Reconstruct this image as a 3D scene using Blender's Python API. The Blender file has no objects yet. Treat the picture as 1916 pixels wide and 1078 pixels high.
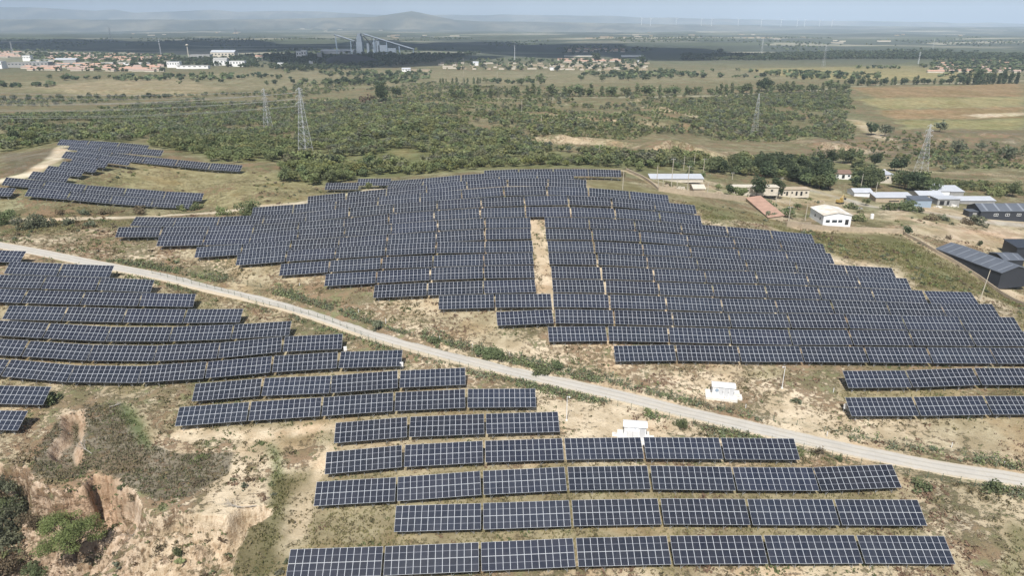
import bpy, math, random
import numpy as np
from mathutils import Vector, Matrix

SC = bpy.context.scene
COL = SC.collection
rnd = random.Random(7)
rng = np.random.default_rng(7)
R = math.radians

# ---------------------------------------------------------------- camera, sky, sun, exposure
FPX, PITCH, CX, CY = 1295.0, R(21.0), 958.0, 539.0
cam_d = bpy.data.cameras.new("camera")
cam_d.sensor_width = 36.0
cam_d.lens = 36.0 * FPX / 1916.0
cam_d.clip_start = 1.0
cam_d.clip_end = 120000.0
cam = bpy.data.objects.new("camera", cam_d)
COL.objects.link(cam)
cam.location = (0, 0, 0)
cam.rotation_euler = (R(90) - PITCH, 0, 0)
SC.camera = cam

SUN_EL = R(54.0)
SUN_XY = Vector((-0.20, -0.98)).normalized()
world = bpy.data.worlds.new("World")
SC.world = world
world.use_nodes = True
wn = world.node_tree.nodes
wl = world.node_tree.links
for n in list(wn):
    wn.remove(n)
w_out = wn.new("ShaderNodeOutputWorld")
w_bg = wn.new("ShaderNodeBackground")
w_sky = wn.new("ShaderNodeTexSky")
w_sky.sky_type = 'NISHITA'
w_sky.sun_disc = False
w_sky.sun_elevation = SUN_EL
w_sky.sun_rotation = math.atan2(SUN_XY.x, SUN_XY.y)
w_sky.air_density = 1.0
w_sky.dust_density = 2.2
w_sky.ozone_density = 1.0
w_bg.inputs["Strength"].default_value = 0.088
wl.new(w_sky.outputs[0], w_bg.inputs["Color"])
wl.new(w_bg.outputs[0], w_out.inputs["Surface"])

sun_d = bpy.data.lights.new("sun", 'SUN')
sun_d.energy = 4.6
sun_d.angle = R(0.53)
sun_d.color = (1.0, 0.965, 0.91)
sun = bpy.data.objects.new("sun", sun_d)
COL.objects.link(sun)
to_sun = Vector((SUN_XY.x * math.cos(SUN_EL), SUN_XY.y * math.cos(SUN_EL), math.sin(SUN_EL)))
sun.rotation_euler = to_sun.to_track_quat('Z', 'Y').to_euler()
sun.location = to_sun * 300

SC.view_settings.view_transform = 'Standard'
SC.view_settings.look = 'None'
SC.view_settings.exposure = 0.42
SC.view_settings.gamma = 1.0
SC.cycles.max_bounces = 5
SC.cycles.diffuse_bounces = 2
SC.cycles.glossy_bounces = 2
SC.cycles.transmission_bounces = 2
SC.cycles.volume_bounces = 0
SC.cycles.use_denoising = True

TABLES = {
 'R1': '-28.26,85.78,-83.60,2.15,0.36,0.995 -12.81,86.39,-83.43,2.36,0.95,1.010 2.70,87.03,-83.14,2.37,1.19,1.003 18.13,87.58,-82.95,1.70,0.24,0.998 33.66,88.01,-83.04,1.47,-0.96,1.016 49.26,88.41,-83.33,1.48,-1.17,1.008 64.63,88.73,-83.68,0.89,-1.45,0.985',
 'R2': '-12.73,95.70,-82.90,0.55,1.66,0.992 2.65,95.95,-82.49,1.33,1.39,1.002 18.15,96.32,-82.27,1.37,0.23,1.009 33.59,96.60,-82.38,0.69,-1.05,0.994 49.05,96.80,-82.64,0.81,-0.89,1.010 64.43,96.98,-82.85,0.49,-0.71,0.985',
 'R3': '-28.45,102.81,-82.89,2.35,2.30,0.975 -13.13,103.57,-82.22,3.31,2.64,1.014 2.47,104.35,-81.65,2.45,1.58,1.012 17.94,104.90,-81.45,1.56,-0.13,0.996 33.41,105.15,-81.65,0.35,-1.31,1.010 48.97,105.33,-81.96,0.99,-1.02,1.008 64.58,105.95,-82.10,3.54,0.04,1.019',
 'R4': '-28.46,111.44,-81.99,4.24,3.43,0.980 -13.11,112.25,-81.21,1.90,2.37,1.014 2.49,112.75,-80.75,1.77,1.00,1.011 18.09,113.40,-80.76,2.93,-1.05,1.014 33.66,113.98,-81.10,1.37,-1.50,1.008 49.03,114.35,-81.50,1.35,-1.41,0.985',
 'R5': '-28.72,120.35,-80.99,3.27,3.45,0.985 -13.28,120.94,-80.28,1.21,1.86,1.020 2.28,121.44,-79.97,2.49,0.43,1.000',
 'R6': '-64.06,127.11,-81.34,4.60,2.17,0.989 -48.75,128.31,-80.82,4.33,1.73,1.003 -33.25,129.36,-80.24,3.39,2.56,1.012 -17.67,130.15,-79.66,2.44,1.70,1.013 -2.22,130.65,-79.46,1.28,-0.26,0.990',
 'R7': '-64.28,136.25,-80.56,4.51,2.82,0.994 -48.87,137.14,-80.00,2.09,1.33,1.008 -33.43,138.09,-79.51,5.01,2.29,0.999 -18.07,139.13,-79.00,2.76,1.55,0.998',
 'R8': '-126.88,142.70,-77.83,-0.45,-3.23,1.045 -111.15,142.43,-78.96,-1.54,-5.04,1.002 -95.56,142.73,-80.00,3.64,-2.61,1.027 -80.10,144.01,-80.18,5.90,1.32,0.985 -64.84,145.49,-79.60,5.18,3.03,1.003 -49.42,146.97,-79.02,5.74,1.20,1.006 -33.98,147.78,-78.62,0.25,1.79,1.000',
 'R9': '-127.27,150.93,-76.82,1.52,-4.49,1.005 -111.76,151.30,-78.08,1.24,-4.78,1.013 -96.09,151.86,-79.02,2.80,-2.06,1.025 -80.46,152.78,-79.17,3.95,0.97,1.007 -64.98,154.23,-78.61,6.72,3.16,1.010 -49.89,155.90,-78.13,5.94,0.35,0.959',
 'R10': '-126.94,159.41,-75.91,0.99,-4.33,0.973 -111.60,159.63,-76.99,0.66,-3.70,1.021 -95.94,160.26,-77.75,3.89,-1.85,1.016 -80.33,161.38,-77.94,4.37,0.43,1.014 -64.93,162.32,-77.53,2.56,2.70,0.986',
 'R11': '-127.04,167.61,-74.99,3.61,-3.14,0.987 -111.68,168.39,-75.79,2.20,-2.85,1.009 -96.25,169.49,-76.62,6.00,-3.23,1.000 -80.89,170.53,-77.06,1.70,-0.11,0.998',
 'R12': '-141.89,174.75,-72.74,2.94,-3.57,0.984 -126.63,175.49,-73.62,2.65,-3.03,0.998 -111.27,176.41,-74.45,4.18,-3.14,1.000 -96.55,178.24,-75.53,10.23,-5.30,0.930',
 'R13': '-140.26,181.36,-71.16,2.33,-2.93,0.968 -125.40,182.23,-71.98,4.39,-3.38,0.963 -110.76,183.72,-73.11,7.28,-5.37,0.949',
 'R14': '-139.39,188.14,-69.68,3.61,-3.85,0.959 -124.82,189.34,-70.72,5.84,-4.29,0.937',
 'R15': '-153.28,193.80,-67.67,1.40,-2.79,0.991',
 'L1': '-110.71,132.83,-79.95,1.36,-2.32,0.982',
 'L2': '-110.86,124.52,-81.19,-1.61,-0.40,1.012',
 'Q1': '85.03,140.94,-80.37,0.18,0.32,0.976 100.58,141.19,-80.12,1.60,1.46,1.042 116.29,141.33,-79.90,-0.64,0.09,0.997',
 'Q2': '81.20,130.51,-81.53,0.34,0.15,0.984 96.61,130.56,-81.36,0.08,1.08,1.014 112.08,130.62,-81.24,0.38,-0.23,0.992',
 'H1': '32.77,151.29,-78.79,1.66,0.02,1.000 48.18,151.35,-78.85,-1.16,-0.49,0.998 63.60,151.18,-78.94,-0.15,-0.19,1.001 79.22,151.05,-78.99,-0.77,-0.13,1.026 94.77,150.75,-79.00,-1.49,0.05,0.990 110.02,150.30,-78.91,-1.85,0.57,0.987 125.75,150.36,-79.03,2.16,-1.37,1.055',
 'H2': '16.80,159.02,-77.13,3.16,-0.66,0.994 32.24,159.27,-77.32,-1.32,-0.75,1.009 47.85,158.91,-77.54,-1.29,-0.86,1.016 63.36,158.58,-77.74,-1.18,-0.60,0.995 78.76,158.44,-77.84,0.15,-0.18,1.001 94.20,158.44,-77.93,-0.13,-0.49,1.000 109.60,158.29,-78.01,-0.98,-0.09,0.995 125.28,158.47,-78.21,2.24,-1.35,1.040',
 'H3': '3.61,165.88,-75.53,5.75,0.13,0.994 19.13,166.67,-75.63,0.15,-0.90,1.022 34.77,166.53,-75.92,-1.13,-1.20,1.006 50.11,166.29,-76.25,-0.71,-1.31,0.984 65.59,166.23,-76.54,0.27,-0.79,1.024 81.16,166.34,-76.74,0.53,-0.70,0.995 96.43,166.33,-77.01,-0.60,-1.30,0.984 111.71,166.22,-77.29,-0.22,-0.88,0.996 127.42,166.75,-77.78,3.99,-2.65,1.046',
 'H4': '-12.37,173.51,-74.15,2.09,1.05,1.002 3.22,174.23,-74.11,3.17,-0.69,1.023 18.96,174.78,-74.38,0.81,-1.32,1.020 34.61,174.75,-74.77,-1.00,-1.51,1.010 50.07,174.45,-75.20,-1.27,-1.71,0.995 65.32,174.29,-75.59,0.10,-1.18,0.982 80.65,174.38,-75.90,0.54,-1.17,1.006 96.11,174.40,-76.29,-0.38,-1.73,0.999 111.48,174.35,-76.77,0.00,-1.79,0.994 127.30,175.31,-77.50,6.69,-3.45,1.067',
 'H5a': '-31.57,181.16,-73.77,-0.19,2.85,1.000 -15.92,181.36,-73.15,1.65,1.68,1.031 -0.46,182.32,-73.00,5.57,-0.64,0.980',
 'H5b': '19.10,184.02,-73.57,3.09,-1.64,0.995 34.47,184.24,-74.03,-1.42,-1.76,0.999 50.01,183.94,-74.51,-0.81,-1.78,1.016 65.48,183.78,-74.93,-0.41,-1.32,0.991 80.79,183.64,-75.31,-0.65,-1.58,0.994 96.19,183.53,-75.79,-0.16,-1.95,1.003 111.56,183.53,-76.40,0.18,-2.61,0.991 128.06,185.09,-77.58,9.87,-5.29,1.070',
 'H6a': '-47.23,188.82,-73.03,2.85,2.57,0.985 -31.78,189.56,-72.34,2.64,2.54,1.021 -16.12,190.20,-71.80,2.05,1.38,1.014 -0.74,191.10,-71.76,4.71,-1.10,0.984',
 'H6b': '19.10,192.55,-72.49,2.82,-1.87,0.983 34.52,192.95,-73.01,0.18,-2.04,1.018 50.13,192.95,-73.58,-0.17,-2.13,1.008 65.65,193.05,-74.07,0.85,-1.45,1.004 81.04,193.06,-74.54,-0.75,-2.08,0.992 96.46,192.99,-75.17,0.21,-2.60,1.008 112.01,193.14,-76.00,0.94,-3.51,1.012',
 'H7a': '-62.66,195.94,-72.27,2.94,3.31,0.974 -47.35,196.78,-71.45,3.33,2.89,1.016 -31.72,197.36,-70.80,0.95,1.86,1.015 -16.18,197.72,-70.38,1.67,1.20,1.000 -0.82,198.69,-70.28,5.57,-0.45,0.997',
 'H7b': '18.72,200.56,-70.82,3.39,-1.82,0.979 33.99,200.92,-71.45,-0.61,-2.88,1.003 49.58,200.95,-72.21,0.80,-2.69,1.021 65.14,201.23,-72.85,1.24,-2.06,0.999 80.60,201.37,-73.49,-0.17,-2.66,1.007 96.07,201.08,-74.37,-1.97,-3.84,1.003 111.70,201.26,-75.49,3.22,-4.36,1.032',
 'H8a': '-78.14,203.36,-71.49,3.20,3.71,1.003 -62.78,204.06,-70.58,2.01,3.05,0.994 -47.25,204.65,-69.78,2.30,2.80,1.023 -31.58,205.27,-69.10,2.26,2.15,1.014 -16.09,205.55,-68.70,-0.23,0.86,0.995 -0.80,205.92,-68.60,3.01,-0.12,0.989',
 'H8b': '18.57,207.19,-68.97,3.28,-1.61,0.965 33.76,207.70,-69.60,0.63,-3.15,1.006 49.18,207.95,-70.50,1.21,-3.51,0.997 64.61,208.11,-71.42,0.04,-3.31,1.007 80.15,208.26,-72.32,1.01,-3.31,1.011 95.69,209.01,-73.32,4.51,-4.06,1.011',
 'H9a': '-93.67,209.03,-71.00,5.51,2.34,0.943 -78.66,210.11,-70.19,2.82,3.79,1.008 -63.15,210.59,-69.27,0.71,2.94,1.008 -47.67,211.15,-68.43,3.45,3.31,1.004 -32.09,211.85,-67.67,1.71,2.29,1.021 -16.44,212.66,-67.05,4.23,2.24,1.015 -1.13,213.48,-66.65,1.88,0.67,0.973',
 'H9b': '18.41,214.07,-66.91,2.52,-1.58,0.995 33.88,214.69,-67.55,2.09,-3.11,1.015 49.50,215.02,-68.60,0.29,-4.61,1.016 65.19,215.41,-69.75,2.57,-3.77,1.025 80.88,216.15,-70.85,2.79,-4.23,1.018 96.20,216.77,-72.20,1.81,-5.88,0.977',
 'H10a': '-109.00,216.44,-69.83,5.68,-0.26,0.953 -93.93,217.07,-69.63,-0.68,1.74,1.004 -78.36,217.48,-68.85,3.66,3.98,1.020 -62.85,218.21,-67.83,1.68,3.48,0.997 -47.42,218.57,-66.94,0.98,3.13,1.008 -32.04,219.27,-66.10,4.28,3.13,0.992 -16.65,220.28,-65.39,3.25,2.17,1.009 -1.24,220.76,-65.01,0.27,0.62,0.991',
 'H10b': '18.22,221.21,-65.07,1.25,-1.57,0.977 33.45,221.83,-65.70,3.38,-3.17,1.001 49.10,222.71,-66.78,3.08,-4.72,1.036 64.94,223.50,-68.13,2.56,-4.98,1.030 80.50,224.10,-69.58,1.88,-5.67,0.998 95.79,225.03,-71.25,5.06,-6.82,1.001',
 'H11': '-126.11,223.28,-68.91,5.68,-1.06,0.930 -111.12,224.09,-68.98,0.75,0.48,1.018 -95.46,224.17,-68.67,-0.17,1.78,1.013 -79.99,224.37,-67.95,1.63,3.60,0.996 -64.48,224.78,-66.93,1.42,3.91,1.019 -49.15,225.71,-65.81,5.58,4.41,0.979 -34.00,226.94,-64.78,3.76,3.42,0.995 -18.55,227.93,-63.97,3.56,2.54,1.015 -3.07,228.58,-63.50,1.21,0.92,0.996 12.39,228.98,-63.44,1.74,-0.44,1.008 27.85,229.70,-63.86,3.64,-2.70,1.000 43.32,230.69,-64.88,3.70,-4.82,1.013 58.45,231.36,-66.33,1.26,-6.12,0.959',
 'H12': '-127.01,235.01,-68.54,-8.35,1.23,1.070 -110.98,233.63,-68.22,-1.29,1.06,1.018 -95.21,233.66,-67.79,1.45,2.08,1.029 -79.67,233.88,-67.02,0.16,3.61,0.990 -64.53,234.62,-65.87,5.49,5.02,0.982 -49.24,235.65,-64.61,2.26,4.43,1.012 -33.83,236.40,-63.51,3.29,3.72,0.995 -18.46,237.25,-62.62,3.03,2.86,1.004 -3.10,238.08,-62.04,3.13,1.44,0.992 12.36,239.16,-61.89,4.88,-0.27,1.018 27.91,240.37,-62.35,3.99,-3.13,1.007 43.44,241.08,-63.56,1.24,-5.73,1.016 58.95,241.82,-65.23,4.25,-6.56,1.010',
 'H13': '-87.33,244.65,-66.99,4.26,3.15,0.974 -72.15,245.75,-65.95,4.08,4.60,1.004 -56.70,246.50,-64.62,1.46,5.22,1.010 -41.19,246.81,-63.31,0.84,4.44,1.008 -25.83,247.40,-62.19,3.59,3.88,0.991 -10.51,248.65,-61.30,5.70,2.80,1.006 5.09,249.89,-60.87,3.39,0.34,1.024 20.60,250.46,-61.15,0.81,-2.46,0.990 35.89,250.61,-62.15,0.33,-5.00,0.997 51.06,251.13,-63.70,3.59,-6.65,0.981',
 'H14': '-71.21,260.18,-66.29,7.78,3.93,0.955 -56.09,261.00,-64.95,-1.31,6.08,1.022 -40.44,260.92,-63.40,0.76,5.22,1.018 -24.87,261.89,-62.09,6.40,4.40,1.014 -9.38,263.48,-61.11,5.27,2.76,1.009 6.14,264.02,-60.70,-1.27,0.27,1.008 21.39,263.53,-60.94,-2.46,-2.10,0.971',
 'H15': '-44.62,283.31,-65.45,-19.82,7.30,1.070 -28.62,280.32,-63.57,-0.31,5.58,1.020 -12.97,280.35,-62.31,0.49,3.57,1.016 2.62,280.48,-61.67,0.46,1.14,1.009 18.04,280.76,-61.53,1.63,-0.12,0.989',
 'H16': '-4.51,292.49,-63.15,0.79,2.05,0.972 10.36,292.62,-62.81,0.22,0.59,0.953 25.26,292.63,-62.79,-0.16,-0.41,0.976 39.64,292.54,-63.02,-0.59,-1.53,0.930',
 'S1': '-76.02,303.36,-71.10,0.16,0.42,0.994',
 'S2': '-63.03,310.92,-70.95,0.00,0.00,1.009',
 'F1': '-203.06,264.15,-64.42,-0.86,-2.24,1.060',
 'F2': '-182.53,265.03,-65.53,6.46,-6.88,0.998 -167.31,266.72,-67.46,6.19,-7.48,1.003 -151.98,268.43,-69.31,6.58,-6.21,1.012 -136.70,270.28,-70.81,7.25,-4.87,0.993',
 'F3': '-196.92,273.46,-63.09,4.68,-6.76,0.989 -181.60,274.67,-64.97,4.31,-7.20,1.018 -166.20,275.90,-66.77,4.87,-6.07,0.998 -150.85,277.20,-68.40,4.79,-6.05,1.011 -135.54,278.59,-69.79,5.61,-4.27,0.990',
 'F4': '-191.22,281.07,-62.18,-1.98,-5.15,1.050',
 'F5': '-189.57,288.84,-61.48,-2.33,-6.04,1.047',
 'F6': '-187.40,295.49,-60.90,-2.42,-6.27,1.062',
 'F6b': '-186.96,303.18,-60.40,-2.49,-6.46,1.056',
 'F7': '-196.63,313.14,-59.57,-2.41,-6.26,1.018 -181.20,312.51,-61.23,-2.30,-5.96,0.996',
 'F8': '-200.93,330.69,-61.31,-2.63,-6.81,1.054 -184.89,329.95,-63.23,-2.65,-6.86,1.045 -168.95,329.31,-64.88,-1.91,-4.97,1.037 -153.04,328.76,-66.33,-2.08,-5.39,1.037 -137.35,328.28,-67.56,-1.37,-3.56,1.004',
 'F9': '-211.14,341.60,-60.44,-1.33,-3.45,0.999 -195.71,341.24,-61.37,-1.32,-3.44,1.004 -180.29,340.83,-62.45,-1.77,-4.60,1.001',
 'F10': '-226.79,358.56,-60.77,-0.92,-2.41,1.000 -211.38,358.26,-61.55,-1.29,-3.37,1.001 -195.97,357.82,-62.71,-2.03,-5.28,1.004',
}
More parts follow.
